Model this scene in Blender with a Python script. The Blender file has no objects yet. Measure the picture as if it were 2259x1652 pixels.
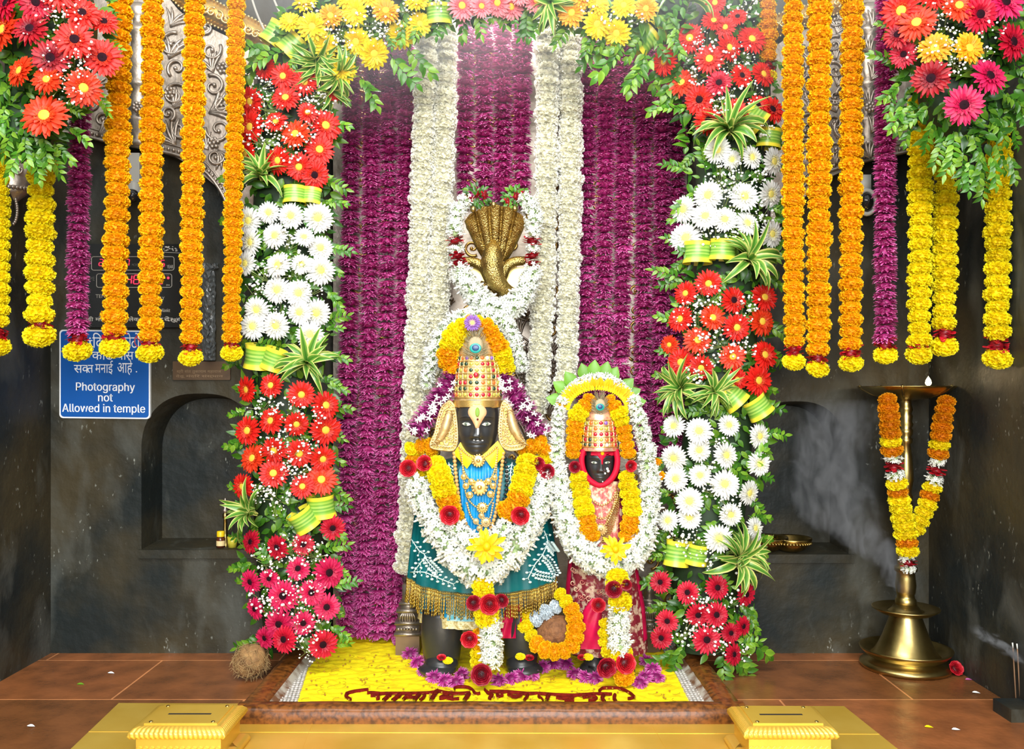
import bpy, math, random
import numpy as np
from mathutils import Vector, Matrix

# ------------------------------------------------------------------ camera, world, lights, exposure
F, CX, HZ, CAMH = 2000.0, 1129.5, 870.0, 1.05      # focal length (px), principal column, horizon row, eye height (m)
C = bpy.context.scene.collection
scn = bpy.context.scene
cam = bpy.data.objects.new('camera', bpy.data.cameras.new('camera'))
C.objects.link(cam)
cam.data.sensor_width = 36.0
cam.data.lens = 36.0 * F / 2259.0
cam.data.shift_y = (HZ - 826.0) / 2259.0
cam.location = (0, 0, CAMH)
cam.rotation_euler = (math.pi / 2, 0, 0)
cam.data.clip_start = 0.05
scn.camera = cam
scn.view_settings.view_transform = 'Standard'
scn.view_settings.look = 'None'
scn.view_settings.gamma = 1.0
scn.view_settings.exposure = 0.53
try:
    scn.view_settings.use_curve_mapping = False
except Exception:
    pass
try:
    scn.cycles.use_denoising = True
    scn.cycles.use_adaptive_sampling = True
    scn.cycles.adaptive_threshold = 0.03
    scn.cycles.max_bounces = 6
    scn.cycles.diffuse_bounces = 3
    scn.cycles.glossy_bounces = 3
    scn.cycles.transparent_max_bounces = 8
    scn.cycles.volume_bounces = 0
    scn.cycles.volume_step_rate = 2.0
    scn.cycles.volume_preview_step_rate = 2.0
    scn.cycles.volume_max_steps = 96
except Exception:
    pass
w = bpy.data.worlds.new('world')
scn.world = w
w.use_nodes = True
w.node_tree.nodes['Background'].inputs[0].default_value = (0.93, 0.97, 1.0, 1)
w.node_tree.nodes['Background'].inputs[1].default_value = 0.62


def area(name, loc, target, sx, sy, power, col=(1, 1, 1)):
    d = bpy.data.lights.new(name, 'AREA')
    d.shape = 'RECTANGLE'
    d.size, d.size_y, d.energy, d.color = sx, sy, power, col
    o = bpy.data.objects.new(name, d)
    C.objects.link(o)
    o.location = loc
    o.rotation_euler = (Vector(target) - Vector(loc)).to_track_quat('-Z', 'Y').to_euler()
    return o


area('overhead_area_light', (-0.3, 1.0, 3.3), (0.0, 3.4, 0.3), 2.6, 0.8, 78, (1, 0.985, 0.95))  # unseen overhead area lamp, added to light the shrine from above
area('front_fill_light', (0.2, -3.2, 2.3), (0.0, 3.6, 1.1), 4.0, 2.0, 340, (0.97, 0.99, 1.0))  # unseen fill panel behind the camera, added for even frontal light
area('curtain_fill_light', (-0.1, 3.58, 2.72), (-0.05, 3.70, 1.3), 1.5, 0.15, 15, (1, 0.98, 0.95))  # unseen strip lamp added behind the arch to brighten the curtain

# ------------------------------------------------------------------ helpers
R = random.Random(11)
PI = math.pi


def at(px, py, D):
    return Vector(((px - CX) * D / F, D, CAMH - (py - HZ) * D / F))


def S(px, D):
    return px * D / F


def floorD(py, z=0.0):
    return (CAMH - z) * F / (py - HZ)


def orient(z, roll=0.0, up=(0, 0, 1)):
    z = Vector(z).normalized()
    u = Vector(up)
    if abs(z.dot(u)) > 0.97:
        u = Vector((0, 1, 0))
    x = u.cross(z).normalized()
    y = z.cross(x)
    m = Matrix((x, y, z)).transposed()
    return (m @ Matrix.Rotation(roll, 3, 'Z')).to_4x4()


def TRS(loc, rot4, sc):
    if not isinstance(sc, (tuple, list)):
        sc = (sc, sc, sc)
    return Matrix.Translation(loc) @ rot4 @ Matrix.Diagonal((*sc, 1))


def wloc(o):
    p = Vector(o.location)
    while o.parent:
        o = o.parent
        p += Vector(o.location)
    return p


class MB:
    """collects shapes for ONE mesh; t is a per-vertex number the materials can read"""

    def __init__(s):
        s.v, s.f, s.m, s.t = [], [], [], []

    def add(s, vs, fs, mi=0, t=None):
        o = len(s.v)
        s.v.extend([tuple(p) for p in vs])
        s.f.extend([tuple(i + o for i in f) for f in fs])
        s.m.extend([mi] * len(fs))
        s.t.extend(t if t is not None else [0.0] * len(vs))

    def grid(s, rows, mi=0, closed=False, t=None):
        n = len(rows[0])
        vs = [p for r in rows for p in r]
        fs = []
        for i in range(len(rows) - 1):
            for j in range(n if closed else n - 1):
                k = (j + 1) % n
                fs.append((i * n + j, i * n + k, (i + 1) * n + k, (i + 1) * n + j))
        s.add(vs, fs, mi, t)

    def tube(s, pts, rad, seg=6, mi=0, caps=True, tt=None):
        pts = [Vector(p) for p in pts]
        n = len(pts)
        if not isinstance(rad, (list, tuple)):
            rad = [rad] * n
        ref = None
        rows, ts = [], []
        for i, p in enumerate(pts):
            d = (pts[min(i + 1, n - 1)] - pts[max(i - 1, 0)])
            d = d.normalized() if d.length > 1e-9 else Vector((0, 0, 1))
            if ref is None:
                ref = d.orthogonal().normalized()
            ref = (ref - d * ref.dot(d))
            ref = ref.normalized() if ref.length > 1e-6 else d.orthogonal().normalized()
            b = d.cross(ref)
            rows.append([p + (ref * math.cos(2 * PI * k / seg) + b * math.sin(2 * PI * k / seg)) * rad[i] for k in range(seg)])
            ts += [i / max(1, n - 1) if tt is None else tt] * seg
        o = len(s.v)
        s.grid(rows, mi, True, ts)
        if caps:
            s.f.append(tuple(o + k for k in reversed(range(seg))))
            s.f.append(tuple(o + (n - 1) * seg + k for k in range(seg)))
            s.m += [mi, mi]

    def lathe(s, prof, c=(0, 0, 0), seg=32, mi=0, sy=1.0, wob=None):
        c = Vector(c)
        rows = []
        for (r, z) in prof:
            row = []
            for k in range(seg):
                a = 2 * PI * k / seg
                rr = max(r, 1e-5) * (wob(a, z) if wob else 1)
                row.append(c + Vector((rr * math.cos(a), rr * sy * math.sin(a), z)))
            rows.append(row)
        s.grid(rows, mi, True)

    def ball(s, c, rx, ry=None, rz=None, nu=10, nv=6, mi=0, M=None, tt=0.0):
        ry = rx if ry is None else ry
        rz = rx if rz is None else rz
        c = Vector(c)
        vs = [Vector((0, 0, -rz))]
        for i in range(1, nv):
            a = -PI / 2 + PI * i / nv
            for k in range(nu):
                b = 2 * PI * k / nu
                vs.append(Vector((rx * math.cos(a) * math.cos(b), ry * math.cos(a) * math.sin(b), rz * math.sin(a))))
        vs.append(Vector((0, 0, rz)))
        if M is not None:
            vs = [M @ p for p in vs]
        vs = [c + p for p in vs]
        fs = [(0, 1 + (k + 1) % nu, 1 + k) for k in range(nu)]
        for i in range(nv - 2):
            for k in range(nu):
                a0 = 1 + i * nu
                fs.append((a0 + k, a0 + (k + 1) % nu, a0 + nu + (k + 1) % nu, a0 + nu + k))
        L = len(vs) - 1
        a0 = 1 + (nv - 2) * nu
        fs += [(L, a0 + k, a0 + (k + 1) % nu) for k in range(nu)]
        s.add(vs, fs, mi, [tt] * len(vs))

    def box(s, lo, hi, mi=0):
        x0, y0, z0 = lo
        x1, y1, z1 = hi
        vs = [(x0, y0, z0), (x1, y0, z0), (x1, y1, z0), (x0, y1, z0), (x0, y0, z1), (x1, y0, z1), (x1, y1, z1), (x0, y1, z1)]
        s.add(vs, [(0, 3, 2, 1), (4, 5, 6, 7), (0, 1, 5, 4), (1, 2, 6, 5), (2, 3, 7, 6), (3, 0, 4, 7)], mi)

    def hexa(s, vs, mi=0):
        s.add(vs, [(0, 3, 2, 1), (4, 5, 6, 7), (0, 1, 5, 4), (1, 2, 6, 5), (2, 3, 7, 6), (3, 0, 4, 7)], mi)

    def slab(s, poly, off, mi=0):
        """a closed outline given its thickness: poly of Vectors, off = vector to the back face"""
        n = len(poly)
        off = Vector(off)
        vs = [Vector(p) for p in poly] + [Vector(p) + off for p in poly]
        fs = [tuple(range(n)), tuple(reversed(range(n, 2 * n)))]
        fs += [(i, n + i, n + (i + 1) % n, (i + 1) % n) for i in range(n)]
        s.add(vs, fs, mi)

    def merge(s, o, M=None, mi=None):
        b = len(s.v)
        s.v.extend([tuple(M @ Vector(p)) for p in o.v] if M is not None else o.v)
        s.f.extend([tuple(i + b for i in f) for f in o.f])
        s.m.extend(o.m if mi is None else [mi] * len(o.f))
        s.t.extend(o.t)

    def mesh(s, name, mats, smooth=True, off=None):
        me = bpy.data.meshes.new(name)
        vs = s.v
        if off is not None:
            vs = [(p[0] - off[0], p[1] - off[1], p[2] - off[2]) for p in vs]
        me.from_pydata(vs, [], s.f)
        if not isinstance(mats, (list, tuple)):
            mats = [mats]
        for m in mats:
            me.materials.append(m)
        me.polygons.foreach_set('material_index', s.m)
        me.polygons.foreach_set('use_smooth', [smooth] * len(s.f))
        a = me.attributes.new('t', 'FLOAT', 'POINT')
        a.data.foreach_set('value', s.t)
        me.update()
        return me

    def obj(s, name, mats, parent=None, smooth=True):
        if parent is not None:
            off = wloc(parent)
        else:
            arr = np.array(s.v)
            lo, hi = arr.min(0), arr.max(0)
            off = Vector(((lo[0] + hi[0]) / 2, (lo[1] + hi[1]) / 2, lo[2]))
        o = bpy.data.objects.new(name, s.mesh(name, mats, smooth, off))
        C.objects.link(o)
        if parent is not None:
            o.parent = parent
        else:
            o.location = off
        return o


def thing(name, label, cat, loc, group=None):
    o = bpy.data.objects.new(name, None)
    o.empty_display_size = 0.05
    C.objects.link(o)
    o.location = loc
    return tag(o, label, cat, group)


def tag(o, label, cat, group=None, kind=None):
    o['label'] = label
    o['category'] = cat
    if group:
        o['group'] = group
    if kind:
        o['kind'] = kind
    return o


def struct(o):
    o['kind'] = 'structure'
    return o


def put(me, name, parent, M, label=None):
    o = bpy.data.objects.new(name, me)
    C.objects.link(o)
    if parent is not None:
        o.parent = parent
        M = Matrix.Translation(-wloc(parent)) @ M
    o.matrix_local = M
    if label:
        o['label'] = label
    return o


def sub(me, name, parent):
    o = bpy.data.objects.new(name, me)
    C.objects.link(o)
    o.parent = parent
    return o


def spline(pts, n):
    """Catmull-Rom through points of any dimension, n samples evenly by length"""
    P = [np.array(p, float) for p in pts]
    P = [2 * P[0] - P[1]] + P + [2 * P[-1] - P[-2]]
    out = []
    for i in range(1, len(P) - 2):
        for u in np.linspace(0, 1, 24, endpoint=False):
            a, b, c, d = P[i - 1:i + 3]
            out.append(0.5 * ((2 * b) + (c - a) * u + (2 * a - 5 * b + 4 * c - d) * u * u + (3 * b - a - 3 * c + d) * u ** 3))
    out.append(P[-2])
    out = np.array(out)
    L = np.concatenate([[0], np.cumsum(np.linalg.norm(np.diff(out[:, :2], axis=0), axis=1))])
    q = np.linspace(0, L[-1], n)
    return [np.array([np.interp(x, L, out[:, k]) for k in range(out.shape[1])]) for x in q]


# ------------------------------------------------------------------ materials
def mat(name, col, rough=0.5, metal=0.0, spec=0.5, rnd=0.0, noise=None, bump=None, ramp=None, emit=None, coords='Object', sheen=0.0, trans=0.0):
    """noise=(scale, colour2, lo, hi); bump=(scale, strength); ramp=[(pos,col)..] along attribute t; rnd = value spread per object"""
    m = bpy.data.materials.new(name)
    m.use_nodes = True
    nt = m.node_tree
    N, L = nt.nodes, nt.links
    b = N['Principled BSDF']
    b.inputs['Roughness'].default_value = rough
    b.inputs['Metallic'].default_value = metal
    b.inputs['Specular IOR Level'].default_value = spec
    b.inputs['Base Color'].default_value = (*col, 1)
    src = None
    tc = N.new('ShaderNodeTexCoord')
    if ramp:
        at_ = N.new('ShaderNodeAttribute')
        at_.attribute_name = 't'
        r = N.new('ShaderNodeValToRGB')
        while len(r.color_ramp.elements) < len(ramp):
            r.color_ramp.elements.new(0.5)
        for e, (p, c) in zip(r.color_ramp.elements, ramp):
            e.position = p
            e.color = (*c, 1)
        L.new(at_.outputs['Fac'], r.inputs['Fac'])
        src = r.outputs['Color']
    if noise:
        n = N.new('ShaderNodeTexNoise')
        n.inputs['Scale'].default_value = noise[0]
        n.inputs['Detail'].default_value = 5
        L.new(tc.outputs[coords], n.inputs['Vector'])
        mr = N.new('ShaderNodeMapRange')
        mr.inputs[1].default_value, mr.inputs[2].default_value = noise[2], noise[3]
        L.new(n.outputs['Fac'], mr.inputs[0])
        mx = N.new('ShaderNodeMix')
        mx.data_type = 'RGBA'
        L.new(mr.outputs[0], mx.inputs[0])
        if src:
            L.new(src, mx.inputs[6])
        else:
            mx.inputs[6].default_value = (*col, 1)
        mx.inputs[7].default_value = (*noise[1], 1)
        src = mx.outputs[2]
    if rnd:
        oi = N.new('ShaderNodeObjectInfo')
        mr = N.new('ShaderNodeMapRange')
        mr.inputs[3].default_value, mr.inputs[4].default_value = 1 - rnd, 1 + rnd * 0.4
        L.new(oi.outputs['Random'], mr.inputs[0])
        hs = N.new('ShaderNodeHueSaturation')
        if src:
            L.new(src, hs.inputs['Color'])
        else:
            hs.inputs['Color'].default_value = (*col, 1)
        L.new(mr.outputs[0], hs.inputs['Value'])
        src = hs.outputs['Color']
    if src:
        L.new(src, b.inputs['Base Color'])
    if bump:
        n = N.new('ShaderNodeTexNoise')
        n.inputs['Scale'].default_value = bump[0]
        n.inputs['Detail'].default_value = 4
        L.new(tc.outputs[coords], n.inputs['Vector'])
        bp = N.new('ShaderNodeBump')
        bp.inputs['Strength'].default_value = bump[1]
        bp.inputs['Distance'].default_value = 0.01
        L.new(n.outputs['Fac'], bp.inputs['Height'])
        L.new(bp.outputs['Normal'], b.inputs['Normal'])
    if emit:
        b.inputs['Emission Color'].default_value = (*emit[0], 1)
        b.inputs['Emission Strength'].default_value = emit[1]
    if trans:
        td = N.new('ShaderNodeBsdfTranslucent')
        if src:
            L.new(src, td.inputs['Color'])
        else:
            td.inputs['Color'].default_value = (*col, 1)
        ms = N.new('ShaderNodeMixShader')
        ms.inputs[0].default_value = trans
        L.new(b.outputs[0], ms.inputs[1])
        L.new(td.outputs[0], ms.inputs[2])
        L.new(ms.outputs[0], N['Material Output'].inputs['Surface'])
    return m


def wallmat(name, base, brown, pale, scale=1.0):
    m = mat(name, base, 0.5, 0, 0.22)
    nt = m.node_tree
    N, L = nt.nodes, nt.links
    b = N['Principled BSDF']
    tc = N.new('ShaderNodeTexCoord')

    def nz(sc, det, lo, hi, stretch=(1, 1, 1), dist=0.0):
        mp = N.new('ShaderNodeMapping')
        mp.inputs['Scale'].default_value = stretch
        L.new(tc.outputs['Object'], mp.inputs[0])
        n = N.new('ShaderNodeTexNoise')
        n.inputs['Scale'].default_value = sc * scale
        n.inputs['Detail'].default_value = det
        n.inputs['Distortion'].default_value = dist
        L.new(mp.outputs[0], n.inputs['Vector'])
        r = N.new('ShaderNodeMapRange')
        r.inputs[1].default_value, r.inputs[2].default_value = lo, hi
        L.new(n.outputs['Fac'], r.inputs[0])
        return r.outputs[0], n.outputs['Fac']

    def mix(f, a, c):
        mx = N.new('ShaderNodeMix')
        mx.data_type = 'RGBA'
        L.new(f, mx.inputs[0])
        if isinstance(a, tuple):
            mx.inputs[6].default_value = (*a, 1)
        else:
            L.new(a, mx.inputs[6])
        mx.inputs[7].default_value = (*c, 1)
        return mx.outputs[2]
    f1, n1 = nz(2.2, 6, 0.40, 0.62)
    c1 = mix(f1, base, brown)
    f2, n2 = nz(5.0, 8, 0.52, 0.80, (1, 1, 0.45), 0.6)
    c2 = mix(f2, c1, pale)
    f3, n3 = nz(70.0, 3, 0.66, 0.76, (1, 1, 0.5))
    f5, n5 = nz(3.0, 4, 0.5, 0.62)
    mm = N.new('ShaderNodeMath')
    mm.operation = 'MULTIPLY'
    L.new(f3, mm.inputs[0])
    L.new(f5, mm.inputs[1])
    f3 = mm.outputs[0]
    c3 = mix(f3, c2, tuple(min(1, v * 3.2) for v in pale))
    L.new(c3, b.inputs['Base Color'])
    bp = N.new('ShaderNodeBump')
    bp.inputs['Strength'].default_value = 0.35
    bp.inputs['Distance'].default_value = 0.02
    f4, n4 = nz(14.0, 7, 0, 1)
    L.new(n4, bp.inputs['Height'])
    L.new(bp.outputs['Normal'], b.inputs['Normal'])
    return m


M = {}
M['granite'] = wallmat('granite_soot', (0.013, 0.017, 0.016), (0.052, 0.041, 0.020), (0.10, 0.105, 0.09))
M['granite_grey'] = wallmat('granite_grey', (0.015, 0.019, 0.019), (0.050, 0.041, 0.022), (0.11, 0.115, 0.10))
M['redstone'] = mat('red_granite', (0.37, 0.125, 0.040), 0.26, 0, 0.5, noise=(9, (0.20, 0.070, 0.024), 0.35, 0.7), bump=(60, 0.12))
M['curbstone'] = mat('curb_granite', (0.22, 0.074, 0.014), 0.3, 0, 0.3, noise=(60, (0.07, 0.025, 0.007), 0.4, 0.65), bump=(60, 0.06))
M['brass_sheet'] = mat('brass_sheet', (0.74, 0.46, 0.055), 0.32, 0.5, 0.5, noise=(4, (0.88, 0.60, 0.11), 0.35, 0.7), bump=(6, 0.12))
M['brass'] = mat('brass', (0.48, 0.36, 0.13), 0.3, 1.0, 0.5, noise=(12, (0.32, 0.23, 0.07), 0.45, 0.75), bump=(30, 0.05))
M['oldbrass'] = mat('old_brass', (0.50, 0.36, 0.11), 0.28, 1.0, 0.5, noise=(30, (0.26, 0.17, 0.05), 0.4, 0.7))
M['silver'] = mat('silver_relief', (0.50, 0.43, 0.36), 0.42, 0.9, 0.5, noise=(14, (0.26, 0.21, 0.16), 0.42, 0.72), bump=(60, 0.15))
M['goldtrim'] = mat('gold_trim', (0.80, 0.50, 0.14), 0.3, 0.9, 0.5, noise=(20, (0.4, 0.22, 0.06), 0.45, 0.7))
M['gold'] = mat('gold', (0.90, 0.66, 0.24), 0.25, 0.85, 0.6)
M['palegold'] = mat('pale_gold', (0.74, 0.56, 0.27), 0.45, 0.6, 0.6, noise=(60, (0.58, 0.36, 0.12), 0.4, 0.7))
M['antique'] = mat('antique_gold', (0.55, 0.38, 0.09), 0.3, 0.9, 0.6, noise=(25, (0.30, 0.2, 0.05), 0.45, 0.75))
M['blackstone'] = mat('black_stone', (0.026, 0.027, 0.028), 0.36, 0, 0.6, bump=(40, 0.08))
M['blackrough'] = mat('black_rough', (0.012, 0.012, 0.013), 0.4, 0, 0.5)
M['white'] = mat('white_enamel', (0.85, 0.86, 0.84), 0.4)
M['leaf'] = mat('leaf_green', (0.085, 0.24, 0.025), 0.32, 0, 0.5, rnd=0.3, ramp=[(0, (0.018, 0.085, 0.010)), (0.45, (0.07, 0.24, 0.014)), (1, (0.30, 0.52, 0.04))], trans=0.25)
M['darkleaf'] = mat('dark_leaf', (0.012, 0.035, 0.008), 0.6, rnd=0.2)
M['brightleaf'] = mat('bright_leaf', (0.20, 0.48, 0.03), 0.35, rnd=0.2, trans=0.3)
M['dracaena'] = mat('striped_leaf', (0.2, 0.4, 0.05), 0.3, rnd=0.15, trans=0.2, ramp=[(0.0, (0.05, 0.20, 0.02)), (0.45, (0.16, 0.36, 0.05)), (0.62, (0.15, 0.36, 0.04)), (0.74, (0.74, 0.75, 0.20)), (1.0, (0.80, 0.78, 0.28))])
_st = [(0.0, (0.88, 0.74, 0.04)), (0.17, (0.88, 0.76, 0.05)), (0.22, (0.30, 0.50, 0.05)), (0.34, (0.12, 0.34, 0.03)), (0.40, (0.38, 0.58, 0.10)), (0.47, (0.10, 0.30, 0.03)),
       (0.55, (0.42, 0.62, 0.12)), (0.63, (0.12, 0.33, 0.03)), (0.70, (0.36, 0.56, 0.08)), (0.80, (0.16, 0.40, 0.03)), (0.86, (0.88, 0.76, 0.05)), (1.0, (0.9, 0.76, 0.05))]
M['loop'] = mat('rolled_leaf', (0.2, 0.4, 0.05), 0.32, ramp=_st, rnd=0.12)


def petal(name, inner, mid, tip, rough=0.45, rnd=0.12, trans=0.25):
    return mat(name, mid, rough, 0, 0.35, rnd=rnd, ramp=[(0, inner), (0.45, mid), (1, tip)], trans=trans)


M['g_red'] = petal('gerbera_red', (0.55, 0.04, 0.008), (0.70, 0.012, 0.008), (0.78, 0.025, 0.014))
M['g_orangered'] = petal('gerbera_orange_red', (0.68, 0.06, 0.008), (0.78, 0.040, 0.008), (0.82, 0.055, 0.012))
M['g_crimson'] = petal('gerbera_crimson', (0.36, 0.004, 0.02), (0.60, 0.007, 0.032), (0.70, 0.018, 0.055))
M['g_dark'] = petal('gerbera_dark_red', (0.16, 0.003, 0.008), (0.36, 0.006, 0.014), (0.52, 0.012, 0.022))
M['g_hotpink'] = petal('gerbera_hot_pink', (0.5, 0.006, 0.06), (0.70, 0.010, 0.09), (0.76, 0.03, 0.14))
M['g_pink'] = petal('gerbera_pink', (0.75, 0.10, 0.10), (0.86, 0.20, 0.24), (0.90, 0.32, 0.34))
M['g_white'] = petal('gerbera_white', (0.66, 0.66, 0.40), (0.80, 0.80, 0.74), (0.84, 0.84, 0.81), rnd=0.05)
M['g_yellow'] = petal('gerbera_yellow', (0.85, 0.52, 0.01), (0.90, 0.68, 0.008), (0.92, 0.72, 0.02))
M['g_orange'] = petal('gerbera_orange', (0.80, 0.28, 0.01), (0.88, 0.40, 0.01), (0.9, 0.45, 0.03))
M['d_yellow'] = mat('disc_yellow', (0.80, 0.50, 0.03), 0.7, ramp=[(0, (0.62, 0.50, 0.04)), (0.5, (0.80, 0.42, 0.03)), (0.85, (0.62, 0.10, 0.02)), (1, (0.70, 0.16, 0.03))])
M['d_dark'] = mat('disc_dark', (0.02, 0.006, 0.008), 0.8, 0, 0.08, ramp=[(0, (0.012, 0.006, 0.008)), (0.7, (0.03, 0.004, 0.01)), (1, (0.35, 0.01, 0.04))])
M['d_pale'] = mat('disc_pale', (0.80, 0.66, 0.20), 0.7, ramp=[(0, (0.62, 0.60, 0.12)), (0.6, (0.85, 0.68, 0.16)), (1, (0.85, 0.80, 0.45))])
M['d_gold'] = mat('disc_gold', (0.80, 0.45, 0.02), 0.7, ramp=[(0, (0.70, 0.50, 0.03)), (1, (0.86, 0.50, 0.02))])
M['m_orange'] = mat('marigold_orange', (0.92, 0.38, 0.004), 0.6, 0, 0.2, rnd=0.08, trans=0.15, ramp=[(0, (0.86, 0.28, 0.002)), (0.6, (0.96, 0.46, 0.004)), (1, (0.98, 0.58, 0.008))])
M['m_deep'] = mat('marigold_deep', (0.75, 0.22, 0.004), 0.6, 0, 0.2, rnd=0.10, trans=0.2, ramp=[(0, (0.62, 0.15, 0.002)), (0.6, (0.82, 0.28, 0.004)), (1, (0.88, 0.38, 0.008))])
M['m_yellow'] = mat('marigold_yellow', (0.92, 0.72, 0.004), 0.6, 0, 0.2, rnd=0.08, trans=0.15, ramp=[(0, (0.88, 0.56, 0.002)), (0.6, (0.95, 0.76, 0.004)), (1, (0.97, 0.86, 0.02))])
M['bloom'] = petal('yellow_bloom', (0.80, 0.34, 0.004), (0.90, 0.56, 0.006), (0.93, 0.66, 0.012))
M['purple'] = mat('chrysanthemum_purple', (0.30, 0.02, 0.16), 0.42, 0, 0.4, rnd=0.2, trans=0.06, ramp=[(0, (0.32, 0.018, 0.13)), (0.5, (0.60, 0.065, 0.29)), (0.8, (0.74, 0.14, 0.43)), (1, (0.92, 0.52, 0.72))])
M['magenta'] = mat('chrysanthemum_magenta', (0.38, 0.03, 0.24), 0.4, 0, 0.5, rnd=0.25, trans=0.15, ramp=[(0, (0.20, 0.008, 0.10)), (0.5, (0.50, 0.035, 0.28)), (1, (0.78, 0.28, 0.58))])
M['cream'] = mat('cream_blossom', (0.86, 0.83, 0.62), 0.55, 0, 0.3, rnd=0.06, trans=0.12, ramp=[(0, (0.88, 0.80, 0.38)), (0.4, (0.91, 0.88, 0.68)), (1, (0.93, 0.92, 0.84))])
M['tuberose'] = mat('tuberose_white', (0.88, 0.89, 0.83), 0.5, 0, 0.3, rnd=0.05, trans=0.2, ramp=[(0, (0.42, 0.60, 0.20)), (0.4, (0.78, 0.85, 0.62)), (1, (0.91, 0.91, 0.88))])  # green bud bases, deepened to paint the greenish shadow between buds
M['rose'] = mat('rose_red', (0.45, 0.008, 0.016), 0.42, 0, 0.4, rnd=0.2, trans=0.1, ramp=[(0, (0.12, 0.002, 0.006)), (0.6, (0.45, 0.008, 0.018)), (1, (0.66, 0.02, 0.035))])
M['rose_dark'] = mat('rose_dark', (0.22, 0.004, 0.014), 0.45, 0, 0.4, rnd=0.2, ramp=[(0, (0.06, 0.001, 0.004)), (0.6, (0.24, 0.004, 0.014)), (1, (0.40, 0.012, 0.03))])
M['gyp'] = mat('babys_breath', (0.92, 0.93, 0.90), 0.5, 0, 0.3)
M['stem'] = mat('pale_stem', (0.30, 0.38, 0.12), 0.5)
M['coir'] = mat('coconut_husk', (0.36, 0.20, 0.07), 0.85, noise=(25, (0.16, 0.08, 0.03), 0.4, 0.65), bump=(50, 0.6))
M['coir_pale'] = mat('coir_fibre', (0.42, 0.27, 0.11), 0.85, rnd=0.2)
M['coconut'] = mat('coconut_shell', (0.24, 0.10, 0.035), 0.75, noise=(60, (0.14, 0.055, 0.02), 0.4, 0.65), bump=(90, 0.6))
M['teal'] = mat('teal_silk', (0.0, 0.135, 0.145), 0.38, 0, 0.5, noise=(9, (0.0, 0.075, 0.09), 0.4, 0.7), bump=(22, 0.15))
M['blue'] = mat('blue_silk', (0.0, 0.28, 0.62), 0.35, 0, 0.5, noise=(14, (0.0, 0.17, 0.42), 0.45, 0.7), bump=(25, 0.2))
M['paleblue'] = mat('pale_blue_lace', (0.45, 0.68, 0.72), 0.6, noise=(60, (0.1, 0.45, 0.6), 0.45, 0.6))
M['lace'] = mat('gold_lace', (0.78, 0.70, 0.42), 0.5, 0.3, noise=(80, (0.5, 0.4, 0.15), 0.45, 0.6), bump=(120, 0.6))
M['thread'] = mat('white_embroidery', (0.62, 0.78, 0.76), 0.5)
M['redcloth'] = mat('crimson_silk', (0.62, 0.004, 0.075), 0.38, 0, 0.5, noise=(18, (0.42, 0.002, 0.04), 0.4, 0.7), bump=(25, 0.15))
M['brocade'] = mat('pink_brocade', (0.55, 0.12, 0.11), 0.5, 0.15, noise=(55, (0.85, 0.62, 0.40), 0.45, 0.6), bump=(90, 0.5))
M['maroon'] = mat('maroon_brocade', (0.22, 0.015, 0.03), 0.45, 0.1, noise=(45, (0.60, 0.42, 0.30), 0.50, 0.60), bump=(70, 0.4))
M['hood'] = mat('red_hood', (0.58, 0.003, 0.03), 0.6, 0, 0.25)
M['yellowcloth'] = mat('yellow_silk', (0.90, 0.66, 0.01), 0.5, noise=(30, (0.8, 0.5, 0.01), 0.45, 0.7), bump=(30, 0.3))
M['yellowcarpet'] = mat('petal_carpet', (0.97, 0.80, 0.010), 0.55, 0, 0.3, noise=(24, (0.95, 0.60, 0.006), 0.50, 0.80), bump=(45, 0.25))
M['plinth'] = mat('plinth_wood', (0.20, 0.12, 0.055), 0.5, noise=(9, (0.11, 0.06, 0.03), 0.4, 0.65))
M['wood'] = mat('tan_bead', (0.62, 0.36, 0.11), 0.4)
M['darkbead'] = mat('dark_bead', (0.02, 0.02, 0.02), 0.3)
M['peach'] = mat('sandal_paste', (0.83, 0.46, 0.22), 0.6)
M['tulsi'] = mat('green_paste', (0.20, 0.36, 0.03), 0.6)
M['dot'] = mat('maroon_dot', (0.10, 0.01, 0.01), 0.5)
M['iris'] = mat('iris', (0.09, 0.12, 0.08), 0.2)
M['gem_red'] = mat('gem_red', (0.45, 0.01, 0.03), 0.08, 0, 0.8)
M['gem_green'] = mat('gem_green', (0.015, 0.05, 0.025), 0.08, 0, 0.8)
M['gem_olive'] = mat('gem_olive', (0.45, 0.42, 0.07), 0.12, 0, 0.8)
M['gem_orange'] = mat('gem_orange', (0.75, 0.16, 0.03), 0.1, 0, 0.8)
M['gem_white'] = mat('gem_white', (0.85, 0.85, 0.85), 0.1, 0, 0.8)
M['gem_violet'] = mat('gem_violet', (0.25, 0.12, 0.50), 0.1, 0, 0.8)
GEMS = ['gem_red', 'gem_green', 'gem_olive', 'gem_orange', 'gem_white', 'gem_violet']
M['pea_brown'] = mat('peacock_barb', (0.33, 0.26, 0.15), 0.5, ramp=[(0, (0.40, 0.30, 0.16)), (0.7, (0.30, 0.27, 0.14)), (1, (0.22, 0.17, 0.10))])
M['pea_teal'] = mat('peacock_teal', (0.0, 0.30, 0.26), 0.3)
M['eyewhite'] = mat('painted_eye', (0.58, 0.58, 0.50), 0.35)
M['pea_navy'] = mat('peacock_navy', (0.01, 0.05, 0.16), 0.3)
M['pea_ring'] = mat('peacock_ring', (0.30, 0.24, 0.11), 0.4)
M['signblue'] = mat('sign_blue', (0.0, 0.085, 0.36), 0.5, 0, 0.3)
M['signwhite'] = mat('sign_white', (0.85, 0.88, 0.90), 0.45)
M['signred'] = mat('sign_red', (0.75, 0.05, 0.05), 0.45)
M['board'] = mat('clock_board', (0.012, 0.013, 0.012), 0.22, 0, 0.5)
M['boardtext'] = mat('board_lettering', (0.50, 0.48, 0.42), 0.5)
M['boarddim'] = mat('board_dim_lettering', (0.13, 0.13, 0.115), 0.5)
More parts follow.
